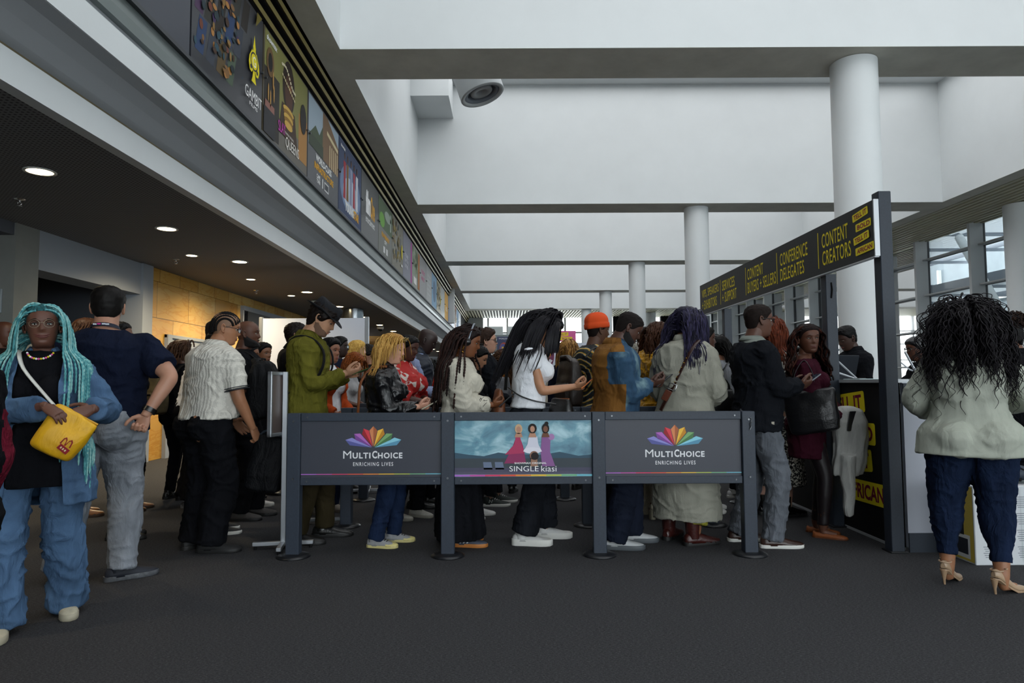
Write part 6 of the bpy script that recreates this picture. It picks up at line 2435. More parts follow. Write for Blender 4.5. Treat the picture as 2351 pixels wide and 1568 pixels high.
t = thing('phone', 'pale green phone sticking out of the carried black backpack', 'phone'); t.matrix_world = Matrix.Translation(P.W((.33, .43, .79))) @ P.rot(.6) @ Matrix.Rotation(.5, 4, 'Y') @ Matrix.Rotation(1.3, 4, 'X')
b = MB(); b.bbox((-.037, -.076, -.005), (.037, .076, .005), .004); b.build('case', flat('#9fb5a6'), t)
b = MB(); b.cyl((.018, .055, -.005), (.018, .055, -.008), .008, 10); b.cyl((-.002, .055, -.005), (-.002, .055, -.008), .008, 10); b.build('camera_lens', FRAME_B, t)

# -- tall man in white and woman with dreads behind him
Y = 6.4
P = Person('dark-skinned man in a white tee and wide black trousers bending behind the cream polo', px_at(446, Y), Y, 25, H=1.80, skin='#3a251c', far=True, lean=14, head=(0, 8, 0), seed=15, feet=[(-.12, .0, 0), (.14, .05, 0)])
P.body(); P.top('tee', WHITEC, sleeve=.36, hem=.86, r=(.07, .07, .05), add=.035, amp=.009); P.trousers('trousers', BLACKC, r=(.12, .13, .14), hem=.09, amp=.012); P.shoes(mat('slipper_grey', '#6d6b70', .8), mat('sole_pale', '#8d8b8c', .7), kind='flat'); P.cap('hair', buzz_mat('#0c0a0a', '#3a251c'), th=.005)
Y = 7.0
P = Person('woman with gathered brown dreadlocks behind the man in the white tee', px_at(412, Y), Y, 70, H=1.63, sex='f', skin='#5a3a2a', far=True, seed=16)
P.body(); P.top('top', BLACKC, sleeve=.3); P.trousers('trousers', BLACKC); P.shoes(SH_BLACK, SOLE_BLACK)
P.cap('hair_base', HBROWN, th=.014); P.strands('hair', hair_mat('#1c120d', '#4a3222'), n=70, L=.22, r=.009, braid=True, comb=(.2, -.9, .3), lift=.03)
backpack(P, 'olive brown backpack on the woman with dreadlocks', mat('olive_canvas', '#4b4128', .8, fn=speckle(12, .4)), at=(-.12, -.24, 1.15), size=(.34, .18, .46))
# -- khaki trousers and striped black sneakers behind the cream polo
Y = 5.42
P = Person('person in khaki trousers and striped black sneakers hidden behind the cream polo', px_at(492, Y), Y, 15, H=1.60, skin='#7a5138', far=True, seed=17, feet=[(-.1, .02, 0), (.10, .06, 0)])
P.body(); P.top('tee', BLACKC, sleeve=.3); P.trousers('trousers', cl('khaki', '#5d6049', amt=.2), hem=.10); P.shoes(mat('shoe_black_knit', '#111214', 0.7), SOLE_WHITE, stripe=flat('#d4d6da'), L=.28); P.cap('hair', HB, th=.006)

# -- bald bearded man in black
Y = 5.98
P = Person('bald bearded man in black with a backpack looking to the right', px_at(560, Y), Y, 8, H=1.735, skin='#5a3828', fat=1.12, head=(0, 0, 0), seed=18, lid=.3, feet=[(-.1, .08, 0), (.1, .0, -6)], arms=holding(1.13, .27, .07, 'relax'))
P.body(); P.top('tee', BLACKC, sleeve=.42, r=(.075, .075, .06), hem=.84, add=.03); P.trousers('trousers', BLACKC, r=(.1, .09, .085)); P.shoes(mat('boot_grey', '#3a3634', .7, fn=speckle(30, .2)), SOLE_BLACK, kind='boot', L=.285, lace=flat('#4f7a4a')); P.beard(mat('beard_black', '#0c0a09', .9), th=.022)
P.phone('dark phone held by the bald bearded man', (0.0, .37, 1.15), 35)
backpack(P, 'black backpack on the bald bearded man', MATS['black_nylon'], at=(0, -.23, 1.2), size=(.30, .15, .46))
b = MB(); b.tube([(.13, .12, 1.05), (.16, .14, 1.0)], .012, 6); b.build('buckle', SILV, P.t)
# -- white runners, bare leg behind
Y = 7.15
P = Person('woman with bare calves and black flats behind the bald bearded man', px_at(598, Y), Y, -20, H=1.60, sex='f', skin='#7a5138', far=True, seed=19, feet=[(-.10, .05, 0), (.09, .0, 0)])
P.body(); P.top('top', BLACKC, sleeve=.9); P.skirt('skirt', BLACKC, z0=.45); P.shoes(SH_BLACK, SOLE_BLACK, kind='flat'); P.cap('hair', HB, th=.02)
Y = 6.45
P = Person('person in dark trousers and chunky white runners beside the bald bearded man', px_at(566, Y), Y, 5, H=1.55, skin='#7a5138', far=True, seed=20, feet=[(-.10, .08, 0), (.09, .0, 0)])
P.body(); P.top('top', BLACKC, sleeve=.9); P.trousers('trousers', BLACKC, hem=.11); P.shoes(SH_WHITE, SOLE_WHITE, lace=flat('#7a2f2f'), sole_h=.04, L=.285); P.cap('hair', HB, th=.01)

# -- man in olive shirt and fedora
Y = 5.14
P = Person('man in an olive linen shirt and dark felt hat reading his phone, backpack on', px_at(703, Y), Y, 2, H=1.815, skin='#b08468', fat=1.02, lean=3, head=(0, 30, 0), seed=22, lid=.75, feet=[(-.11, .12, 4), (.10, -.02, -8)], arms=holding(1.175, .285, .04))
P.body(brow='#1b120c', lips='#9a5f52')
OL = cl('olive_linen', '#5c5920', amt=.2, fold=10, fb=.7)
P.top('shirt', OL, hem=.80, sleeve=.95, r=(.066, .062, .048), amp=.011, add=.030, flare=.015, collar=.04, ws=1.0)
P.trousers('trousers', cl('brown_twill', '#2c2618', amt=.25), r=(.095, .075, .066)); P.shoes(SH_BLACK, SOLE_BLACK, kind='oxford', L=.29)
P.beard(mat('stubble_dark', '#6b5040', .9), th=.002)
P.cap('hair', hair_mat('#120c0a'), th=.016, noise=.012, nscale=60, line=-.02)
FEL = cl('charcoal_felt', '#26272a', amt=.15, weave=160, fold=9)
b = MB()
E = Matrix.Translation(P.hc) @ P.Rh.to_4x4() @ Matrix.Translation((0, -.004, .052)) @ Matrix.Rotation(math.radians(-6), 4, 'X')
rings = []
for r_, z_ in ((.086, .0), (.088, .03), (.085, .06), (.078, .083), (.060, .090), (.03, .078), (.004, .076)):
    rings.append([E @ Vector((r_ * .92 * math.cos(2 * PI * k / 36), r_ * 1.20 * math.sin(2 * PI * k / 36), z_ - (.010 * (math.cos(2 * PI * k / 36)) ** 2 if z_ > .074 else 0))) for k in range(36)])
b.loft(rings)
rings = []
for r_, dz in ((.086, .004), (.105, .0), (.136, .002), (.138, -.002), (.105, -.006), (.086, -.004)):
    rings.append([E @ Vector((r_ * .92 * math.cos(2 * PI * k / 36), r_ * 1.16 * math.sin(2 * PI * k / 36), dz + (.016 * math.cos(2 * PI * k / 36) ** 2 - .022 * max(0, math.sin(2 * PI * k / 36))) * (r_ - .086) / .046)) for k in range(36)])
b.loft(rings, caps=False)
hat = b.build('hat', FEL, P.t)
b = MB(); rings = []
for z_, k_ in ((.004, 1.02), (.032, 1.025), (.034, 1.0)):
    rings.append([E @ Vector((.088 * k_ * .92 * math.cos(2 * PI * k / 36), .088 * k_ * 1.20 * math.sin(2 * PI * k / 36), z_)) for k in range(36)])
b.loft(rings, caps=False); b.build('hat_band', flat('#101114'), hat)
P.phone('green-cased phone in the hands of the man in the hat', (0.0, .395, 1.19), 20, col='#2f4a1e')
backpack(P, 'large black backpack with side pocket on the man in the olive shirt', MATS['black_nylon'], at=(.02, -.275, 1.06), size=(.34, .20, .44), tilt=.10, sag=.04)
# -- dark-haired man before the partition
Y = 7.4
P = Person('dark-haired man in black in front of the white partition', px_at(672, Y), Y, 20, H=1.83, skin='#b08468', far=True, seed=23, feet=[(-.12, .0, 0), (.1, .05, 0)])
P.body(); P.top('jacket', BLACKC, sleeve=.95, add=.03); P.trousers('trousers', BLACKC, r=(.1, .09, .09)); P.shoes(mat('shoe_olive', '#6d6a50', .7), SOLE_WHITE); P.cap('hair', hair_mat('#120c0a'), th=.02, noise=.008)

# ================================================================ second lane, left half
Y = 6.2
P = Person('woman in an orange cardigan over a white blouse, looking ahead past the phone', px_at(752, Y), Y, -28, H=1.575, sex='f', skin='#8a5a42', head=(8, 0, -4), seed=24, lid=.5, arms={1: dict(at=(.12, .24, .98)), -1: dict(at=(-.1, .25, .96))})
P.body(lips='#7d3a3a'); P.top('blouse', WHITEC, sleeve=0, hem=.85, collar=.03)
P.top('cardigan', cl('rust_orange', '#a3421c', amt=.15), hem=.70, sleeve=.95, add=.04, r=(.066, .06, .05), cut=lambda C, N: (np.abs(C[:, 0]) < .065) & (C[:, 1] > .02) & (N[:, 1] > .1))
P.trousers('trousers', DARKJ); P.shoes(mat('boot_beige', '#9a8f84', .6), mat('sole_beige', '#7d7268', .6), kind='boot')
P.cap('hair', HB, th=.016, top_th=.03); P.strands('hair_lengths', HB, n=70, L=.2, r=.008, comb=(.8, -.5, 0), region=lambda ph, z: abs(ph) > 1.0)
Y = 7.9
P = Person('man with a black cap of hair and glasses behind the orange cardigan', px_at(774, Y), Y, 5, H=1.715, skin='#2e1d17', far=True, seed=25)
P.body(); P.top('jacket', NAVY, sleeve=.95, add=.03); P.trousers('trousers', BLACKC); P.shoes(SH_WHITE, SOLE_WHITE); P.cap('hair', HB, th=.016); P.glasses(FRAME_B, LENS_C)
Y = 7.40
P = Person('woman with auburn bob looking down, in a pale grey printed tee', px_at(799, Y), Y, -12, H=1.525, sex='f', skin='#5a3726', head=(0, 34, 0), seed=26, lid=.9, far=True, arms=holding(1.02, .26, .05))
P.body(); P.top('tee', cl('pale_grey', '#a9a9aa'), sleeve=.5, hem=.86); P.trousers('trousers', BLACKC); P.shoes(SH_BLACK, SOLE_BLACK)
AU = hair_mat('#4a2008', '#9a5220'); P.cap('hair_base', AU, th=.02); P.strands('hair', AU, n=230, L=.24, r=.0055, comb=(.8, -.2, 0), wave=.006, lift=.03)
Y = 8.55
P = Person('long-haired blonde woman with a fringe in a black jacket, further back', px_at(815, Y), Y, 5, H=1.705, sex='f', skin='#c89b84', far=True, seed=27)
P.body(); P.top('jacket', leather('jacket_far', '#131416'), sleeve=.95, add=.03); P.trousers('trousers', BLACKC); P.shoes(SH_BLACK, SOLE_BLACK)
BL = hair_mat('#a67c34', '#d9b566', .5); P.cap('hair_base', BL, th=.022, line=-.012); P.strands('hair', BL, n=260, L=.42, r=.0055, comb=(.7, -.3, 0), lift=.022)
Y = 8.9
P = Person('person with a dark mop of hair behind the leather jacket', px_at(852, Y), Y, 190, H=1.67, skin='#a87d66', far=True, seed=28, head=(10, 10, 0))
P.body(); P.top('jacket', BLACKC, sleeve=.95, add=.03); P.trousers('trousers', BLACKC); P.shoes(SH_BLACK, SOLE_BLACK); P.cap('hair', hair_mat('#14100e'), th=.028, noise=.01, line=-.02)

# -- blonde woman in leather jacket
Y = 5.0
P = Person('blonde woman with a bob in a black leather jacket smiling at her phone', px_at(880, Y), Y, -4, H=1.535, sex='f', skin='#c5937c', fat=1.10, lean=3, head=(-4, 10, 0), seed=30, lid=.75, expr=1.2, feet=[(-.10, .07, 4), (.10, -.02, -6)], arms=holding(1.115, .30, .04))
P.body(lips='#a8605a', brow='#7a5a34')
LJ = mat('leather_jacket', '#0a0a0d', 0.30, spec=.42, fn=fabric(weave=90, fold=9, amt=.2, fb=.35, wb=.02))
P.top('jacket', LJ, hem=.90, sleeve=.95, r=(.066, .062, .046), add=.032, amp=.012, collar=.045, ws=1.2)
P.trousers('jeans', DARKJ, r=(.092, .070, .062), hem=.06, amp=.009)
P.shoes(SH_GREY, mat('sole_cream', '#c6bb80', .6), toe=mat('toe_cream', '#cbbf7c', .5), L=.255, sole_h=.022, lace=SOLE_BLACK)
HBL = hair_mat('#7a5526', '#b98c48', .45)
P.cap('hair_base', HBL, th=.022, line=.0, noise=.003); P.strands('hair', [HBL, hair_mat('#a47b3c', '#d2aa62', .45)], n=380, L=.235, r=.0052, comb=(.9, -.30, 0), lift=.030, wave=.003, spread=.01, vary=.15, stiff=4)
b = MB(); b.tube([P.HM((x, y, z)) for x, y, z in ((-.088, .0, .05), (-.08, .05, .085), (-.035, .098, .088), (0, .102, .086), (.035, .098, .088), (.08, .05, .085), (.088, 0, .05))], .003, 6)
for s in (-1, 1):
    b.lathe([(.022, -.002), (.022, .002)], seg=14, M=Matrix.Translation(P.hc) @ P.Rh.to_4x4() @ Matrix.Translation((s * .034, .096, .098)) @ Matrix.Rotation(1.0, 4, 'X'))
b.build('sunglasses', mat('tortoise', '#8a7440', .3), P.t)
P.phone('pale phone held by the woman in the leather jacket', (0, .40, 1.13), 28, col='#b9b2a0')
t = bag('shoulder_bag', 'black bag on a thin tan strap, at the back of the leather jacket', 'bag', SH_BLACK, Matrix.Translation(P.W((.02, -.255, .88))) @ P.rot(), (.26, .11, .28), trim=leather('tan_strap', '#7a4524'), strap_pts=[(.05, -.20, 1.0), (.10, -.175, 1.15), (.12, -.16, 1.32), (.115, -.06, 1.445), (.115, .06, 1.44)], P=P, strap_w=.010)

# -- woman in red and white dress
Y = 5.95
P = Person('woman in a red blouse with white print and a black headband, looking down', px_at(925, Y), Y, -18, H=1.60, sex='f', skin='#4a2c22', fat=1.24, head=(0, 14, 0), seed=31, lid=.85, bust=1.25, feet=[(-.10, .10, -5), (.10, -.02, 5)], arms=holding(1.05, .34, .05))
P.body(lips='#5a2a2a')
P.top('blouse', mat('red_print', '#a81410', .75, fn=twotone('#cfc4bd', 13, .60)), hem=.85, sleeve=.55, r=(.07, .066, .06), add=.03, amp=.008)
P.trousers('trousers', BLACKC, r=(.1, .08, .07)); P.shoes(leather('loafer_cream', '#a9a59c', .5), mat('sole_cream2', '#8d897f', .6), kind='oxford', L=.25)
P.cap('hair', HB, th=.010); b = MB(); b.tube([P.HM((.082 * math.cos(a), .035, .02 + .098 * math.sin(a))) for a in np.linspace(0, PI, 15)], .010, 6, flat_=.5); b.build('headband', BLACKC, P.t)
P.phone('dark phone held level by the woman in the red blouse', (0.0, .44, 1.07), 8)
t = thing('coffee_cup', 'kraft paper coffee cup with white lid held beside the woman in the red blouse', 'cup', P.W((.10, .50, 1.05)))
b = MB(); b.lathe([(.029, 0), (.041, .105)], seg=24); b.build('cup', mat('kraft', '#a8804c', .8), t)
b = MB(); b.lathe([(.043, .103), (.043, .113), (.038, .122), (.036, .122), (.0, .118)], seg=24); b.build('lid', flat('#cfcac2'), t)
# -- bald man in quilted vest
Y = 6.5
P = Person('bald man in a navy quilted vest over a pale blue shirt, head bowed', px_at(955, Y), Y, 0, H=1.715, skin='#2b1d1a', fat=1.0, head=(0, 26, 0), lean=3, seed=32, lid=.9, feet=[(-.1, .12, 0), (.1, .02, -4)], arms=holding(1.08, .30, .05))
P.body(); P.top('shirt', cl('pale_blue', '#8e9bbd'), sleeve=.95, r=(.062, .056, .046), hem=.9); P.top('vest', mat('quilted_navy', '#161d2b', .6, fn=speckle(20, .2, .3)), hem=.86, sleeve=0, add=.045, amp=.008, collar=.07)
P.trousers('trousers', BLACKC); P.shoes(SH_BLACK, SOLE_BLACK, kind='oxford', L=.29)
P.phone('dark phone under the gaze of the bald man in the vest', (0, .40, 1.1), 25)
Y = 7.7
P = Person('small figure in a bright red top with dark braids, between vest and headphones', px_at(992, Y), Y, 205, H=1.46, sex='f', skin='#4a2f22', far=True, seed=33, head=(0, 15, 0))
P.body(); P.top('top', cl('bright_red', '#b32412'), sleeve=.9, add=.03); P.trousers('trousers', BLACKC); P.shoes(SH_WHITE, SOLE_WHITE); P.cap('hair_base', HB, th=.012); P.strands('hair', HB, n=60, L=.3, r=.006, braid=True, comb=(.8, -.3, 0))

# -- woman with headphones
Y = 5.02
P = Person('woman with long dark twists and headphones in a cream embroidered jacket', px_at(1052, Y), Y, -2, H=1.60, sex='f', skin='#6f4329', fat=1.06, lean=2, head=(0, 16, 0), seed=35, lid=.75, feet=[(-.10, .0, 2), (.10, .05, -4)], arms=holding(1.08, .27, .05))
P.body(lips='#7a4238')
CR = cl('cream_twill', '#b9b4a6', amt=.1)
P.top('jacket', CR, hem=.80, sleeve=.92, r=(.085, .088, .062), add=.040, flare=.02, amp=.012, ws=.8)
P.skirt('skirt', BLACKC, z1=1.0, z0=.06, w0=.065, folds=11, shift=.03)
P.shoes(mat('shoe_greyblue', '#3c4250', .7), mat('sole_gum', '#a8682a', .6), stripe=flat('#c9ccd0'), L=.27)
TW = [hair_mat('#0c0808', '#241614', .5), hair_mat('#140c0b', '#38231e', .5)]
P.cap('hair_base', TW[0], th=.014); P.strands('hair', TW, n=120, L=.60, r=.0085, braid=True, comb=(.25, -.9, .25), lift=.028, spread=.04, vary=.25, fall=(0, -.12, 0), region=lambda ph, z: abs(ph) > 1.25 or z > .085, clear=.034)
b = MB()
arc = [P.HM((.112 * math.cos(a), .012, .0 + .152 * math.sin(a))) for a in np.linspace(.05, PI - .05, 21)]
b.tube(arc, .008, 8, flat_=.6); hp = b.build('headphones', mat('headband_grey', '#6d747c', .3, metal=.5), P.t)
for s in (-1, 1):
    b = MB(); b.lathe([(0, -.016), (.030, -.014), (.034, 0), (.030, .014), (0, .016)], seg=22, M=Matrix.Translation(P.hc) @ P.Rh.to_4x4() @ Matrix.Translation((s * .106, .004, -.006)) @ Matrix.Rotation(PI / 2, 4, 'Y')); b.build('ear_cup', FRAME_B, hp)
b = MB()
for s in (-1, 1):
    c = P.HM((s * .080, -.006, -.075)); b.tube([c + Vector((0, .014 * math.cos(a), .016 * math.sin(a))) for a in np.linspace(0, 2 * PI, 13)], .0035, 6)
    b.tube([P.HM((s * .080, -.006, -.034)), c + Vector((0, 0, .016))], .002, 5)
b.build('earrings', GOLD, P.t)
b = MB(); rr = random.Random(6)
sh, el, wr, a = P.arm[1]
for k in range(16):
    c = el.lerp(wr, rr.uniform(.45, .8)) + Vector((.068, rr.uniform(-.03, .03), rr.uniform(-.03, .05)))
    b.tube([c, c + Vector((.002, rr.uniform(-.03, .03), rr.uniform(.0, .035)))], .0016, 5)
b.build('embroidery', flat('#22232a'), P.t)
P.phone('dark phone tilted up in the hands of the woman with headphones', (.02, .385, 1.115), 42)
# -- woman peeping behind her
Y = 5.98
P = Person('woman with short dark curls looking down just behind the headphones', px_at(1080, Y), Y, -4, H=1.515, sex='f', skin='#a8785c', head=(0, 24, 0), seed=36, lid=.9, arms=holding(.97, .32, .05), feet=SIDE)
P.body(); P.top('top', BLACKC, sleeve=.9, add=.03); P.trousers('trousers', BLACKC); P.shoes(SH_WHITE, SOLE_WHITE); P.cap('hair_base', HB, th=.016); P.curls('hair', HB, (0, -.03, .03), (.095, .105, .105), n=150, r=.005, amp=.010)
P.phone('black phone held low behind the headphones woman', (0, .42, .985), 12)
# -- man with sunglasses
Y = 6.6
P = Person('man with sunglasses and grey goatee in a black jacket, chin up', px_at(1113, Y), Y, 2, H=1.69, skin='#b08570', head=(0, -4, 0), seed=37, lid=.3, feet=[(-.1, .12, 0), (.1, .04, -4)], arms={1: dict(at=(.10, .27, 1.0), hand='hold', palm=(-.8, 0, .4)), -1: dict(at=(-.06, .28, 1.0), hand='hold', palm=(.8, 0, .4))})
P.body(lips='#8a5a50', brow='#241812'); P.top('jacket', cl('black_jacket', '#14161b', amt=.3, fold=12, fb=.8), sleeve=.95, r=(.072, .066, .052), hem=.84, add=.04, collar=.05, amp=.010)
P.trousers('jeans', BLACKJ, hem=.10); P.shoes(mat('runner_black', '#1c2422', .7), SOLE_WHITE, lace=LACE_W, L=.29, stripe=None)
P.cap('hair', hair_mat('#1d130e', '#3a281e'), th=.018, noise=.008, top_th=.028); P.beard(mat('beard_grey', '#6f6a66', .9), th=.004, full=False); P.glasses(FRAME_B, LENS_D, r=.022)
for s in (1,):
    b = MB(); M = Matrix.Translation((P.feet[s][0], P.feet[s][1], 0)) @ Matrix.Rotation(math.radians(P.feet[s][2]), 4, 'Z')
    zs = [(.0425, .0, .038), (.040, .006, .066), (.041, .026, .038), (.039, .032, .066)]
    b.tube([M @ Vector(q) for q in zs], .004, 6); b.build('side_letter', flat('#c9cbc9'), P.t)
# -- big curls from behind
Y = 7.3
P = Person('woman seen from behind with a big mass of brown curls and a rust jacket', px_at(1157, Y), Y, 80, H=1.51, sex='f', skin='#7a5138', far=True, seed=38)
P.body(); P.top('jacket', cl('rust', '#7a4a1c'), sleeve=.95, add=.035); P.trousers('trousers', BLACKC); P.shoes(SH_BLACK, SOLE_BLACK); P.cap('hair_base', HBROWN, th=.02)
P.strands('hair', hair_mat('#1c120d', '#5a3a22'), n=240, L=.42, r=.006, wave=.016, wfreq=60, comb=(.8, -.6, .2), lift=.06, spread=.12)
t = bag('shoulder_bag', 'grey structured shoulder bag behind the woman in the white tee', 'bag', leather('grey_bag', '#3f4045', .4), Matrix.Translation((px_at(1150, 6.7), 6.5, 1.08)) @ Matrix.Rotation(.1, 4, 'Z'), (.22, .10, .30), trim=SH_BLACK, strap_pts=[(px_at(1150, 6.7) - .08, 6.5, 1.2), (px_at(1150, 6.7) - .05, 6.7, 1.33), (px_at(1150, 6.7), 7.0, 1.33)], strap_w=.008)
# ================================================================ front lane, centre and right
# -- woman in the white tee
Y = 5.06
P = Person('woman with very long straight black hair in a white tee, head bent low', px_at(1212, Y), Y, -3, H=1.735, sex='f', skin='#b07f60', lean=4, head=(-4, 42, 0), seed=40, lid=.9, feet=[(-.12, .12, 2), (.10, -.03, -3)], arms=holding(1.125, .335, .045, hint=.25))
P.body(lips='#8f564c')
P.top('tee', WHITEC, hem=.97, sleeve=.20, r=(.058, .060, .05), add=.029, amp=.006)
P.trousers('jeans', BLACKJ, r=(.098, .085, .095), hem=.09, amp=.009)
P.shoes(SH_WHITE, SOLE_WHITE, kind='sneaker', L=.285, sole_h=.045, lace=LACE_W)
LONG = hair_mat('#0a090b', '#1b1a20', .3)
P.cap('hair_base', LONG, th=.020, line=-.004)
P.strands('hair', LONG, n=400, L=.62, r=.0066, comb=(.25, -.85, .1), lift=.014, spread=.006, vary=.10, seg=5, stiff=6, fall=(0, -.42, 0), region=lambda ph, z: abs(ph) > 1.95 or z > .1)
P.strands('hair_sides', LONG, n=380, L=.36, r=.0066, comb=(.8, -.45, 0), lift=.014, spread=.005, vary=.10, seg=5, stiff=6, fall=(0, -.30, 0), region=lambda ph, z: 1.2 < abs(ph) <= 2.05)
P.strands('hair_front', LONG, n=260, L=.27, r=.0066, comb=(.9, .1, 0), lift=.016, spread=.006, vary=.12, region=lambda ph, z: .45 < abs(ph) < 1.4 and z < .1, fall=(0, -.12, 0), stiff=6)
P.phone('orange-cased phone in the hands of the woman in the white tee', (0, .445, 1.155), 40, col='#d9793a', screen='#7a5a44')
t = bag('waist_bag', 'black waist bag with tan zip pulls in front of the white tee', 'bag', SH_BLACK, Matrix.Translation(P.W((.10, .24, .95))) @ P.rot(.7), (.24, .10, .18), trim=leather('tan_strap', '#7a4524'), strap_pts=[(.14, .20, 1.0), (.18, .06, 1.02), (.17, -.06, 1.06), (.10, -.14, 1.12)], P=P, strap_w=.013)
for ch in t.children:
    if ch.name.startswith('strap'):
        ch.data.materials[0] = SH_BLACK
M = Matrix.Translation(P.W((.13, -.17, 1.02)))
t = bag('shoulder_bag', 'tan leather side of a bag behind the white tee', 'bag', leather('tan_bag', '#6f3f22', .5), Matrix.Translation(P.W((-.05, -.22, .96))) @ P.rot(.2), (.24, .10, .30), trim=SH_BLACK, strap_pts=[(-.05, -.17, 1.1), (.02, -.15, 1.3), (.09, -.05, 1.445), (.09, .05, 1.44)], P=P, strap_w=.012)
# -- face behind, white jumper
Y = 8.4
P = Person('man with a dark beard in a cream jumper behind the white tee', px_at(1240, Y), Y, -30, H=1.61, skin='#4a2f22', far=True, seed=41, head=(0, 6, 0), lid=.4)
P.body(); P.top('jumper', cl('cream_wool', '#b9b3a4'), sleeve=.95, add=.035); P.trousers('trousers', BLACKC); P.shoes(SH_WHITE, SOLE_WHITE); P.cap('hair', HB, th=.012); P.beard(mat('beard_black', '#0c0a09', .9), th=.014)
Y = 7.55
P = Person('blonde-brown haired woman from behind in a navy coat by the white partition', px_at(1303, Y), Y, 62, H=1.635, sex='f', skin='#b58a70', far=True, seed=42)
P.body(); P.top('coat', cl('navy_coat', '#161c2e', amt=.25), hem=.6, sleeve=.95, add=.045, r=(.075, .07, .06), collar=.06); P.trousers('trousers', BLACKC); P.shoes(SH_BLACK, SOLE_BLACK)
HM_ = hair_mat('#5a3a1c', '#b98c4c', .45); P.cap('hair_base', HM_, th=.024); P.strands('hair', [HM_, hair_mat('#3a2412', '#7a5426')], n=280, L=.26, r=.0055, comb=(.5, -.8, 0), lift=.03)
# -- orange beanie
Y = 5.98
P = Person('man in an orange beanie and a patterned dark jacket with bands of bright print', px_at(1366, Y), Y, 24, H=1.755, skin='#5a3c2c', fat=1.06, seed=44, head=(-8, 4, 0), lid=.5, feet=[(-.11, .06, 0), (.1, 0, -8)], arms={1: dict(at=(.14, .22, 1.0)), -1: dict(at=(-.1, .24, 1.0))})
P.body()


def dashiki_fn(n, c):
    co = n.coord()
    sep = n.add('ShaderNodeSeparateXYZ'); n.link(co, sep.inputs[0])
    w = n.add('ShaderNodeTexWave', wave_type='RINGS', rings_direction='SPHERICAL')
    w.inputs['Scale'].default_value = 3.4; w.inputs['Distortion'].default_value = 2.5
    mp = n.add('ShaderNodeMapping'); mp.inputs['Location'].default_value = (-.02, .12, -1.18)
    n.link(co, mp.inputs[0]); n.link(mp.outputs[0], w.inputs['Vector'])
    v = n.add('ShaderNodeTexVoronoi'); v.inputs['Scale'].default_value = 36; n.link(co, v.inputs['Vector'])
    dots = n.ramp(v.outputs['Distance'], [(0.0, lin('#d98a1c')), (.26, lin('#d98a1c')), (.30, lin('#2a4a2a')), (.5, lin('#33507f')), (.6, lin('#0c0d10'))])
    band = n.ramp(w.outputs['Fac'], [(0.0, lin('#0c0d10')), (.36, lin('#0c0d10')), (.40, lin('#6f8a1f')), (.50, lin('#c8bfa0')), (.58, lin('#a8321c')), (.70, lin('#cfa61f')), (.78, lin('#2f5a2a')), (.86, lin('#0c0d10'))])
    m = n.ramp(w.outputs['Fac'], [(0.24, (0, 0, 0)), (0.26, (1, 1, 1)), (.38, (1, 1, 1)), (.40, (0, 0, 0))])
    n.color(n.mix(m, band, dots))


DASH = mat('dashiki_print', '#0c0d10', .75, fn=dashiki_fn)
P.top('jacket', [DASH, BLACKC], hem=.74, sleeve=.95, r=(.074, .068, .055), add=.036, amp=.009, paint=lambda C: np.abs(C[:, 0]) > .215)
P.trousers('trousers', BLACKC); P.shoes(SH_BLACK, SOLE_BLACK)
ORG = mat('orange_rib_knit', '#c8430a', .9, fn=lambda n, c: (lambda w: (n.link(n.coord(), w.inputs['Vector']), n.bump(w.outputs['Fac'], .5, .01)))(n.add('ShaderNodeTexWave', bands_direction='X')))
P.cap('hair', buzz_mat('#0c0a0a', '#5a3c2c'), th=.006)
b = MB()
E = Matrix.Translation(P.hc) @ P.Rh.to_4x4() @ Matrix.Translation((0, -.012, .028)) @ Matrix.Rotation(math.radians(10), 4, 'X')
rings = []
for r_, z_ in ((.090, -.010), (.097, -.012), (.102, -.002), (.102, .030), (.097, .036), (.097, .05), (.095, .07), (.088, .09), (.074, .109), (.054, .123), (.028, .131), (.003, .133)):
    rings.append([E @ Vector((r_ * (.90 + (.022 * (k % 2) if -.011 < z_ < .039 else 0)) * math.cos(2 * PI * k / 72), r_ * 1.12 * math.sin(2 * PI * k / 72), z_)) for k in range(72)])
b.loft(rings, caps=True)
b.build('beanie', ORG, P.t)
backpack(P, 'brown and black leather backpack of the man in the orange beanie', leather('brown_black', '#241b16', .4), at=(.03, -.27, 1.14), size=(.30, .15, .42), trim=SH_BLACK)
b = MB(); b.tube([P.T(.06 * math.cos(a), .055 * math.sin(a) - .012, 1.455) for a in np.linspace(0, 2 * PI, 13)], .012, 6); b.build('neck_band', BLACKC, P.t)

# -- man in the patchwork denim jacket
Y = 4.93
P = Person('bearded man in a two-tone jacket, tan back and blue denim front', px_at(1410, Y), Y, -2, H=1.705, skin='#4a2f25', fat=1.16, belly=.02, lean=3, head=(0, 30, 0), seed=45, lid=.8, feet=[(-.11, .12, 2), (.10, -.02, -4)], arms=holding(1.165, .26, .05))
P.body(lips='#4a2a26')
TANC = cl('tan_twill', '#80551f', amt=.2)


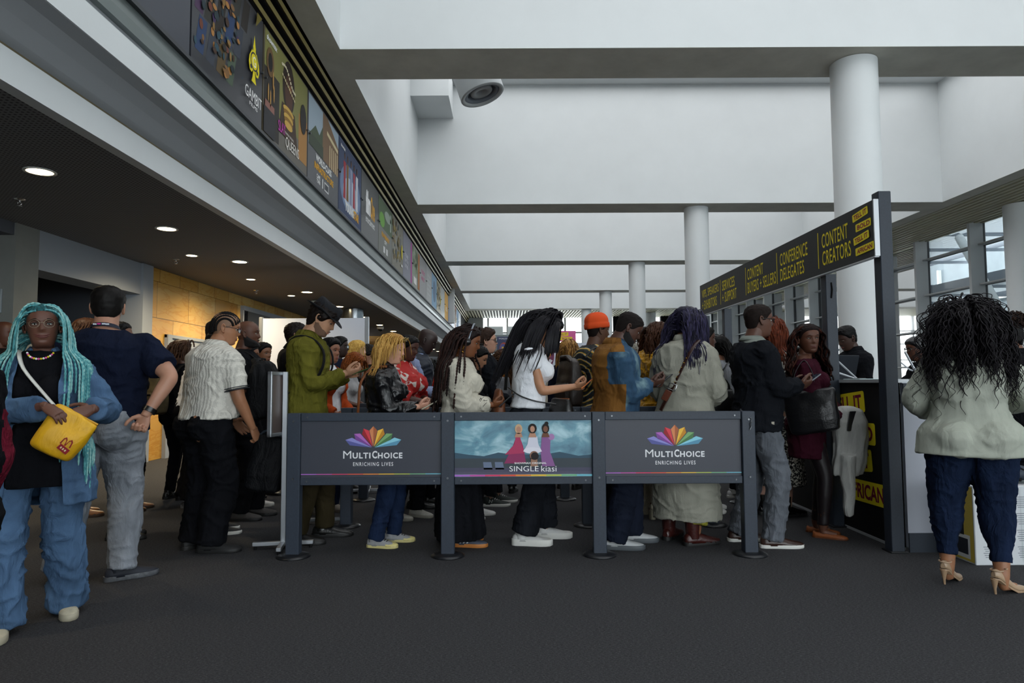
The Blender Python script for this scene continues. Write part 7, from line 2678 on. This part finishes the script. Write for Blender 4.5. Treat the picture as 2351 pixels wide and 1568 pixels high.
def two_tone_fn(n, c):
    blue = n.ramp(n.noise(n.coord((1, 1, .6)), 4.5, 4, .55, .5), [(.35, lin('#1d3146')), (.55, lin('#2c475f')), (.72, lin('#6f898e'))])
    tan = n.ramp(n.noise(n.coord((1, 1, .6)), 7, 4, .55, .5), [(.3, lin('#5c3a12')), (.7, lin('#7d5522'))])
    sep = n.add('ShaderNodeSeparateXYZ'); n.link(n.coord(), sep.inputs[0])

    def m(op, a, b):
        k = n.add('ShaderNodeMath', operation=op)
        for i, v in enumerate((a, b)):
            if isinstance(v, (int, float)):
                k.inputs[i].default_value = v
            else:
                n.link(v, k.inputs[i])
        return k.outputs[0]
    ax = m('ABSOLUTE', sep.outputs[0], 0)
    trunk = m('LESS_THAN', ax, .205)
    back = m('LESS_THAN', sep.outputs[1], .02)
    yoke = m('MULTIPLY', m('GREATER_THAN', sep.outputs[2], 1.385), m('LESS_THAN', sep.outputs[1], .045))
    under = m('MULTIPLY', m('MULTIPLY', m('LESS_THAN', sep.outputs[2], 1.16), m('LESS_THAN', sep.outputs[1], .05)), m('LESS_THAN', ax, .265))
    t = m('MAXIMUM', m('MAXIMUM', m('MULTIPLY', trunk, back), yoke), under)
    n.color(n.mix(t, blue, tan))
    n.bump(n.noise(n.coord((1, 1, .5)), 9, 4, .55, .6), .7, .03)


DBL = mat('two_tone_denim', '#3a5874', .85, spec=.2, fn=two_tone_fn)
P.top('jacket', DBL, hem=.82, sleeve=.95, r=(.078, .076, .056), add=.036, flare=.02, amp=.011, collar=.05)
P.trousers('trousers', cl('navy_trouser', '#161b28', amt=.25), r=(.105, .092, .09), hem=.06, amp=.010)
P.shoes(mat('shoe_pale_grey', '#a9abad', .55, fn=speckle(30, .06)), mat('sole_dark_grey', '#454a4f', .6), L=.295, lace=LACE_W, sole_h=.034)
P.cap('hair', buzz_mat('#0c0a0a', '#4a2f25'), th=.005, line=-.006); P.beard(mat('beard_black', '#0c0a09', .9), th=.008)
P.phone('phone held up in the hands of the man in the two-tone jacket', (0, .36, 1.185), 38)

# -- between them, further back
Y = 7.3
P = Person('young man with short dark hair, face visible above the grey-haired head', px_at(1477, Y), Y, -14, H=1.765, skin='#8f6248', far=True, seed=46, head=(0, 6, 0), lid=.5)
P.body(); P.top('jacket', BLACKC, sleeve=.95, add=.035, collar=.05); P.trousers('trousers', BLACKC); P.shoes(SH_WHITE, SOLE_WHITE); P.cap('hair', HB, th=.012)
Y = 6.75
P = Person('person with short silver curls in front of the young man', px_at(1461, Y), Y, 15, H=1.565, sex='f', skin='#5a3a2a', seed=47, far=True, head=(0, 12, 0), lid=.7)
P.body(); P.top('jacket', BLACKC, sleeve=.95, add=.035); P.trousers('trousers', BLACKC); P.shoes(SH_BLACK, SOLE_BLACK)
GR = hair_mat('#77756c', '#b9b6aa', .6); P.cap('hair_base', GR, th=.012); P.curls('hair', GR, (0, -.022, .032), (.086, .098, .094), n=170, r=.004, amp=.007, length=.02)
Y = 6.0
P = Person('woman with long brown waves in a mustard fur coat and cream heeled boots', px_at(1503, Y), Y, 20, H=1.70, sex='f', skin='#8a5e46', seed=48, head=(-15, 10, 0), lid=.7, feet=[(-.10, .0, 0), (.12, -.06, -10)], arms={1: dict(at=(.16, .16, 1.0)), -1: dict(at=(-.12, .25, 1.0))})
P.body()
FUR = mat('mustard_fur', '#b3820f', .95, spec=.1, sheen=.4, fn=fabric(weave=45, fold=16, amt=.30, fb=.4, wb=.35))
P.top('fur_coat', FUR, hem=.55, sleeve=.95, r=(.095, .09, .075), add=.060, flare=.03, amp=.022, ws=1.6)
P.trousers('trousers', BLACKC, r=(.085, .06, .05), hem=.16); P.shoes(leather('boot_cream', '#a8a08c', .5), mat('sole_cream3', '#8d8674', .6), kind='blockheel', L=.25, sole_h=.02)
P.cap('hair_base', HBROWN, th=.022); P.strands('hair', hair_mat('#23140e', '#4f2f1e'), n=280, L=.42, r=.0055, wave=.010, wfreq=45, comb=(.7, -.5, .1), lift=.035, spread=.05)

# -- long grey coat
Y = 5.06
P = Person('woman with dark violet hair in a long grey wool coat and oxblood boots', px_at(1570, Y), Y, 62, H=1.74, sex='f', skin='#7a5138', fat=1.0, seed=50, lean=3, head=(-24, 16, 0), lid=.8, feet=[(-.13, .02, -8), (.08, -.10, -46)], arms={1: dict(at=(.13, .25, 1.03), hint=(.5, -.9, -.4), hand='hold'), -1: dict(at=(-.12, .30, 1.05))})
P.body(leg_r=(.078, .056, .04))
P.trousers('trousers', cl('olive_yellow', '#8c8733', amt=.15), r=(.09, .075, .080), hem=.14, amp=.008)
GC = cl('grey_wool', '#8c8b80', amt=.10, weave=200, fold=5)
P.top('coat', GC, hem=.17, sleeve=.97, r=(.086, .092, .075), add=.045, flare=.03, amp=.012, ws=.6, neck=1.45, collar=.05, boxy=.155)
P.shoes(leather('oxblood', '#3a1613', .28), SOLE_BLACK, kind='boot', L=.285)
VI = [hair_mat('#0d0c14', '#25223a', .4), hair_mat('#151320', '#3a3656', .4)]
P.cap('hair_base', VI[0], th=.022, line=-.01); P.strands('hair', VI, n=520, L=.42, r=.005, comb=(.6, -.65, .1), lift=.026, spread=.04, vary=.3, wave=.004, clear=.022)
SB = leather('brown_strap', '#2e150d', .35)
t = thing('crossbody_strap', 'dark brown studded leather strap with buckle across the back of the grey coat', 'strap', P.W((0, 0, 0)), math.radians(62 - 90)); t.scale = (P.s,) * 3
PT = []
for u in np.linspace(0, 1, 16):
    z = 1.445 - .50 * u
    xx = .125 - .26 * u
    w_, f_, b_ = interp(max(.9, z), TORSO_F)
    D = b_ * P.fat + .05
    PT.append(P.T(xx, -D * math.sqrt(max(.05, 1 - abs(xx / (w_ * P.fat + .07)) ** 2.2)) - .02, z))
b = MB(); b.tube(PT, .020, 8, flat_=.25); b.build('band', SB, t)
b = MB()
c = PT[10]; b.tube([c + Vector((x, -.012, z)) for x, z in ((-.03, -.012), (.02, -.032), (.035, .01), (-.015, .03), (-.03, -.012))], .004, 6); b.build('buckle', SILV, t)
b = MB()
for q in PT[4:10]:
    b.ell((q.x, q.y - .008, q.z), (.004, .004, .004), 8, 6)
b.build('studs', GOLD, t)
b = MB(); q = PT[11]; b.bbox((-.025, -.006, -.05), (.025, .006, .03), .004, M=Matrix.Translation(q + Vector((-.02, -.012, -.02))) @ Matrix.Rotation(.5, 4, 'Y')); b.build('tab', leather('tab_tan', '#5a2c1a', .4), t)
# -- faces beyond the grey coat
Y = 6.2
P = Person('woman in profile just past the violet hair, with hair pulled back', px_at(1612, Y), Y, 0, H=1.68, sex='f', skin='#4f3226', seed=51, head=(0, 2, 0), lid=.5, feet=SIDE)
P.body(lips='#5a3530'); P.top('jacket', BLACKC, sleeve=.95, add=.035); P.trousers('trousers', BLACKC); P.shoes(SH_WHITE, SOLE_WHITE, lace=LACE_W); P.cap('hair', HB, th=.010)
Y = 6.95
P = Person('dark-haired woman from behind in a pale grey coat with a black bag strap', px_at(1654, Y), Y, 66, H=1.635, sex='f', skin='#a8785c', seed=52, far=True, feet=[(-.12, .0, 0), (.12, .0, -60)])
P.body(); P.top('coat', cl('pale_grey_coat', '#85878c', amt=.1), hem=.6, sleeve=.95, add=.045, r=(.075, .072, .06)); P.trousers('trousers', BLACKC); P.shoes(SH_WHITE, SOLE_WHITE, lace=LACE_W, L=.28)
P.cap('hair_base', HB, th=.022); P.strands('hair', HB, n=260, L=.30, r=.006, comb=(.7, -.6, 0), lift=.03)
P.strap('bag_strap', SH_BLACK, 1.44, .10, 1.0, -.16, add=.06, w=.014, front=False)
t = bag('handbag', 'black handbag with gold chain between the grey coat and the black sweater', 'bag', SH_BLACK, Matrix.Translation((px_at(1652, 5.3), 5.3, 1.02)) @ Matrix.Rotation(.2, 4, 'Z'), (.28, .12, .20), trim=SH_BLACK, handle=.10)

# -- man in the black sweater
Y = 4.95
P = Person('man with glasses in a black sweater, grey trousers and brown brogues', px_at(1735, Y), Y, 3, H=1.74, skin='#5a3a2c', fat=1.10, belly=.03, seed=54, head=(-2, 2, 0), lid=.3, feet=[(-.11, -.10, 4), (.10, .05, -4)], arms=holding(1.125, .29, .06))
P.body(lips='#5a3530')
P.top('shirt', mat('check_shirt', '#6f756e', .8, fn=twotone('#4a5348', 55, .5, 'voronoi')), hem=1.2, sleeve=0, add=.004, amp=0, collar=.032)
P.top('sweater', BLACKW, hem=.80, sleeve=.96, r=(.080, .072, .056), add=.036, amp=.012, neck=1.43)
b = MB(); b.add([P.T(.03, .185, 1.30), P.T(.10, .16, 1.33), P.T(.11, .155, 1.22), P.T(.05, .185, 1.17)], [(0, 1, 2, 3)])
P.trousers('trousers', cl('grey_chino', '#5f636a', amt=.18, fold=12), r=(.098, .082, .078), hem=.05, amp=.011)
P.shoes(leather('brogue_brown', '#33201a', .3), SOLE_WHITE, kind='oxford', L=.30, lace=leather('lace_brown', '#2a1812'), sole_h=.024)
P.cap('hair', buzz_mat('#0f0c0b', '#5a3a2c'), th=.006, line=-.004); P.glasses(FRAME_B, LENS_C, r=.020, sq=.7, wire=.0026)
b = MB(); sh, el, wr, a = P.arm[1]; b.cbox(tuple(P.T(.21, .02, .86)), (.004, .02, .03)); b.build('hem_tab', flat('#a8a092'), P.t)
P.phone('silver-edged phone in the hands of the man in the black sweater', (0, .405, 1.16), 35, col='#7f858c')
Y = 9.45
P = Person('bald person low behind the black sweater', px_at(1772, Y), Y, 15, H=1.72, skin='#7a5a46', far=True, seed=55)
P.body(); P.top('jacket', BLACKC, sleeve=.95, add=.03); P.trousers('trousers', BLACKC); P.shoes(SH_BLACK, SOLE_BLACK)
# -- floral dress
Y = 6.0
P = Person('woman with auburn hair in a black and white floral midi dress and black boots', px_at(1770, Y), Y, 62, H=1.735, sex='f', skin='#c09480', fat=1.12, seed=56, feet=[(-.10, .04, -10), (.10, .0, -50)], head=(-20, 6, 0), arms={1: dict(at=(.14, .24, 1.02), hint=(1, -.5, -.4)), -1: dict(at=(-.12, .26, 1.02))})
FLO = mat('floral_print', '#111114', .8, fn=twotone('#b9b7ac', 60, .53, bump=.5))
P.body(); P.top('bodice', FLO, hem=.90, sleeve=.95, r=(.072, .070, .052), add=.032); P.skirt('skirt', FLO, z1=1.04, z0=.27, w0=.05, folds=8)
P.shoes(leather('boot_black_patent', '#0c0c0d', .2), SOLE_BLACK, kind='boot', L=.27)
RH = hair_mat('#3a160c', '#7a3a22', .4); P.cap('hair_base', RH, th=.024); P.strands('hair', RH, n=320, L=.40, r=.0055, comb=(.6, -.6, 0), lift=.03, wave=.003)

# -- burgundy dress
Y = 5.24
P = Person('woman in a burgundy knit dress with long braids, turning to look at the viewer', px_at(1852, Y), Y, -22, H=1.615, sex='f', skin='#5d3a2b', fat=1.08, seed=58, head=(-64, 3, 3), lid=.45, bust=1.05, feet=[(-.10, .04, -8), (.09, .08, -8)], arms={1: dict(at=(.08, .22, .94), hand='hold', palm=(-.6, .2, .3), dir=(-.2, .8, -.5), hint=(.7, -.9, -.3)), -1: dict(at=(-.04, .26, .94), hand='relax', hint=(-1, -.5, -.3))})
P.gaze = -1
P.body(leg_r=(.075, .055, .036), lips='#5f3330')
BUR = cl('burgundy_knit', '#37121f', amt=.15, weave=260)
P.top('dress', BUR, hem=.62, sleeve=.97, r=(.066, .072, .058), add=.020, amp=.007, neck=1.42, flare=.0)
P.trousers('tights', mat('black_tights', '#171013', .4, spec=.4), r=(.078, .058, .044), hem=.10, amp=0, waist=.95, add=.004)
P.shoes(leather('ballet_rust', '#7d4013', .6), mat('sole_rust', '#5a2d10', .6), kind='flat', L=.255, sole_h=.014)
BR = [hair_mat('#0d0a0a', '#241614', .5), hair_mat('#1a0f0d', '#4a2318', .5)]
P.cap('hair_base', BR[0], th=.010); P.strands('hair', BR, n=95, L=.44, r=.0075, braid=True, wave=.010, wfreq=50, comb=(.9, -.5, .1), lift=.022, spread=.03, region=lambda ph, z: abs(ph) > .6, fall=(.15, .1, 0))
t = bag('tote_bag', 'large black leather tote bag hanging from the arm of the woman in burgundy', 'bag', leather('tote_black', '#131316', .3), Matrix.Translation(P.W((.205, .02, 1.00))) @ P.rot(1.35) @ Matrix.Rotation(-.15, 4, 'Y'), (.36, .15, .32), top_k=1.05, strap_pts=[(.20, .06, 1.12), (.23, .04, 1.30), (.19, -.02, 1.43), (.21, -.10, 1.30), (.22, -.12, 1.12)], P=P, strap_w=.009)
# coat over her arm
mb = MB()
c0 = P.W((.03, .285, .97))
rr = random.Random(3)
rings = []
for i, (z, wx, wy, ox) in enumerate(((.06, .05, .04, 0), (.03, .11, .06, .01), (-.06, .135, .07, .02), (-.18, .13, .062, .02), (-.30, .125, .056, .01), (-.40, .12, .05, -.01), (-.45, .11, .045, -.02))):
    rings.append([c0 + Vector((ox + wx * math.cos(2 * PI * k / 30) * (1 + .10 * math.sin(5 * 2 * PI * k / 30 + i * .3)), wy * math.sin(2 * PI * k / 30) * (1 + .25 * math.sin(4 * 2 * PI * k / 30)), z)) for k in range(30)])
mb.loft(rings)
mb.tube([c0 + Vector((-.03, -.05, -.30)), c0 + Vector((-.04, -.06, -.50)), c0 + Vector((-.05, -.06, -.68)), c0 + Vector((-.045, -.06, -.74))], [.05, .048, .042, .035], 12)
V, F = remesh(mb, .010, 3)
N = normals_of(V, F)
V = V + N * (.010 * (1 - 2 * np.abs(vnoise(V * np.array([16, 16, 6]), 3))))[:, None]
nm = NM(); nm.add(V, F)
t = thing('folded_coat', 'pale grey coat draped over the forearm of the woman in burgundy', 'coat', (0, 0, 0))
nm.build('drape', cl('pale_grey_wool', '#b0b0ac', amt=.12), t)
P.phone('dark phone held upright in the hand of the woman in burgundy', (.10, .31, .925), 80, yaw=-40)

# -- man behind the counter
Y = 7.1
P = Person('man in a black shirt working behind the counter, head bowed', px_at(1960, Y), Y, 192, H=1.755, skin='#3f281f', seed=60, head=(0, 22, 0), lid=.9, arms=holding(1.15, .28, .1))
P.body(); P.top('shirt', BLACKC, sleeve=.95, r=(.066, .06, .05), add=.03, collar=.05); P.trousers('trousers', BLACKC); P.shoes(SH_BLACK, SOLE_BLACK); P.cap('hair', HB, th=.010, top_th=.02)
Y = 8.4
P = Person('person in black behind the second gantry post', px_at(1878, Y), Y, 200, H=1.75, skin='#4f3124', far=True, seed=61)
P.body(); P.top('shirt', BLACKC, sleeve=.95, r=(.066, .06, .05), add=.03); P.trousers('trousers', BLACKC); P.shoes(SH_BLACK, SOLE_BLACK); P.cap('hair', HB, th=.02)
# -- woman with headwrap
Y = 6.3
P = Person('woman with a black headwrap and glasses in profile, left of the big curls', px_at(2116, Y), Y, 178, H=1.58, sex='f', skin='#5a3524', seed=62, head=(0, 6, 0), lid=.5, arms=holding(1.08, .28, .06))
P.body(lips='#5a3030'); P.top('top', BLACKC, sleeve=.95, add=.03); P.trousers('trousers', BLACKC); P.shoes(SH_BLACK, SOLE_BLACK)
P.cap('headwrap', mat('black_satin', '#0e0f14', .35), th=.016, noise=.001, line=-.012); P.curls('hair_bun', HB, (0, -.075, .10), (.055, .055, .05), n=70, r=.005, amp=.009, length=.03); P.glasses(FRAME_B, LENS_C, r=.022, sq=.7, wire=.0026)

# -- woman with heels
Y = 3.93
P = Person('woman with big loose black curls in a pale sage blazer and nude heels', px_at(2222, Y), Y, 66, H=1.625, sex='f', skin='#9a6b4e', fat=1.14, hipw=1.14, seed=64, head=(4, 8, 0), feet=[(-.145, .02, -28), (.105, -.10, -48)], arms={1: dict(at=(.22, .26, 1.06), hint=(.8, -.6, -.5)), -1: dict(at=(-.18, .28, 1.02), hint=(-.8, -.6, -.4))})
P.body(leg_r=(.085, .06, .034))
P.trousers('jeans', cl('jeans_deep', '#18233a', amt=.3, fold=11, fb=.7), r=(.125, .092, .056), hem=.17, amp=.008, ws=1.2)
P.top('blazer', cl('sage_crepe', '#a8aca0', amt=.06, fold=5), hem=.78, sleeve=.95, r=(.072, .074, .056), add=.042, flare=.03, amp=.008, ws=.6, boxy=.172)
P.shoes(mat('nude_patent', '#a88d72', .35), mat('sole_nude', '#a08468', .4), kind='heel', L=.245, sole_h=.018)
CU = [hair_mat('#070607', '#1c191d', .4), hair_mat('#0a090a', '#2a262b', .4)]
P.cap('hair_base', CU[0], th=.035, line=-.01, noise=.012)
P.strands('hair', CU, n=330, L=.50, r=.0052, wave=.012, wfreq=48, comb=(.9, -.45, .25), lift=.075, spread=.14, vary=.3, stiff=5)
P.strands('hair_back', CU, n=330, L=.46, r=.0052, wave=.012, wfreq=48, comb=(.25, -.95, .3), lift=.06, spread=.12, vary=.3, stiff=5, region=lambda ph, z: abs(ph) > 1.7)
P.strands('hair_wisps', CU, n=90, L=.58, r=.0032, wave=.018, wfreq=55, comb=(1.0, -.3, .3), lift=.10, spread=.28, vary=.35, stiff=5)
# -- woman with a puff at the right edge
Y = 5.08
P = Person('woman in black with a high afro puff behind the sage blazer', px_at(2336, Y), Y, 150, H=1.61, sex='f', skin='#6f4a38', seed=66, fat=1.1, head=(0, 10, 0), arms={1: dict(at=(.12, .30, 1.05), hand='hold'), -1: dict(at=(-.1, .30, 1.05), hand='hold')})
P.body(); P.top('coat', BLACKC, hem=.62, sleeve=.95, add=.04, r=(.075, .07, .056), collar=.05); P.trousers('trousers', BLACKC, r=(.1, .09, .085)); P.shoes(SH_BLACK, SOLE_BLACK)
P.cap('hair', HB, th=.010); P.curls('hair_puff', hair_mat('#120c0a', '#33221a', .6), (0, -.05, .125), (.095, .10, .075), n=220, r=.005, amp=.010, length=.04)
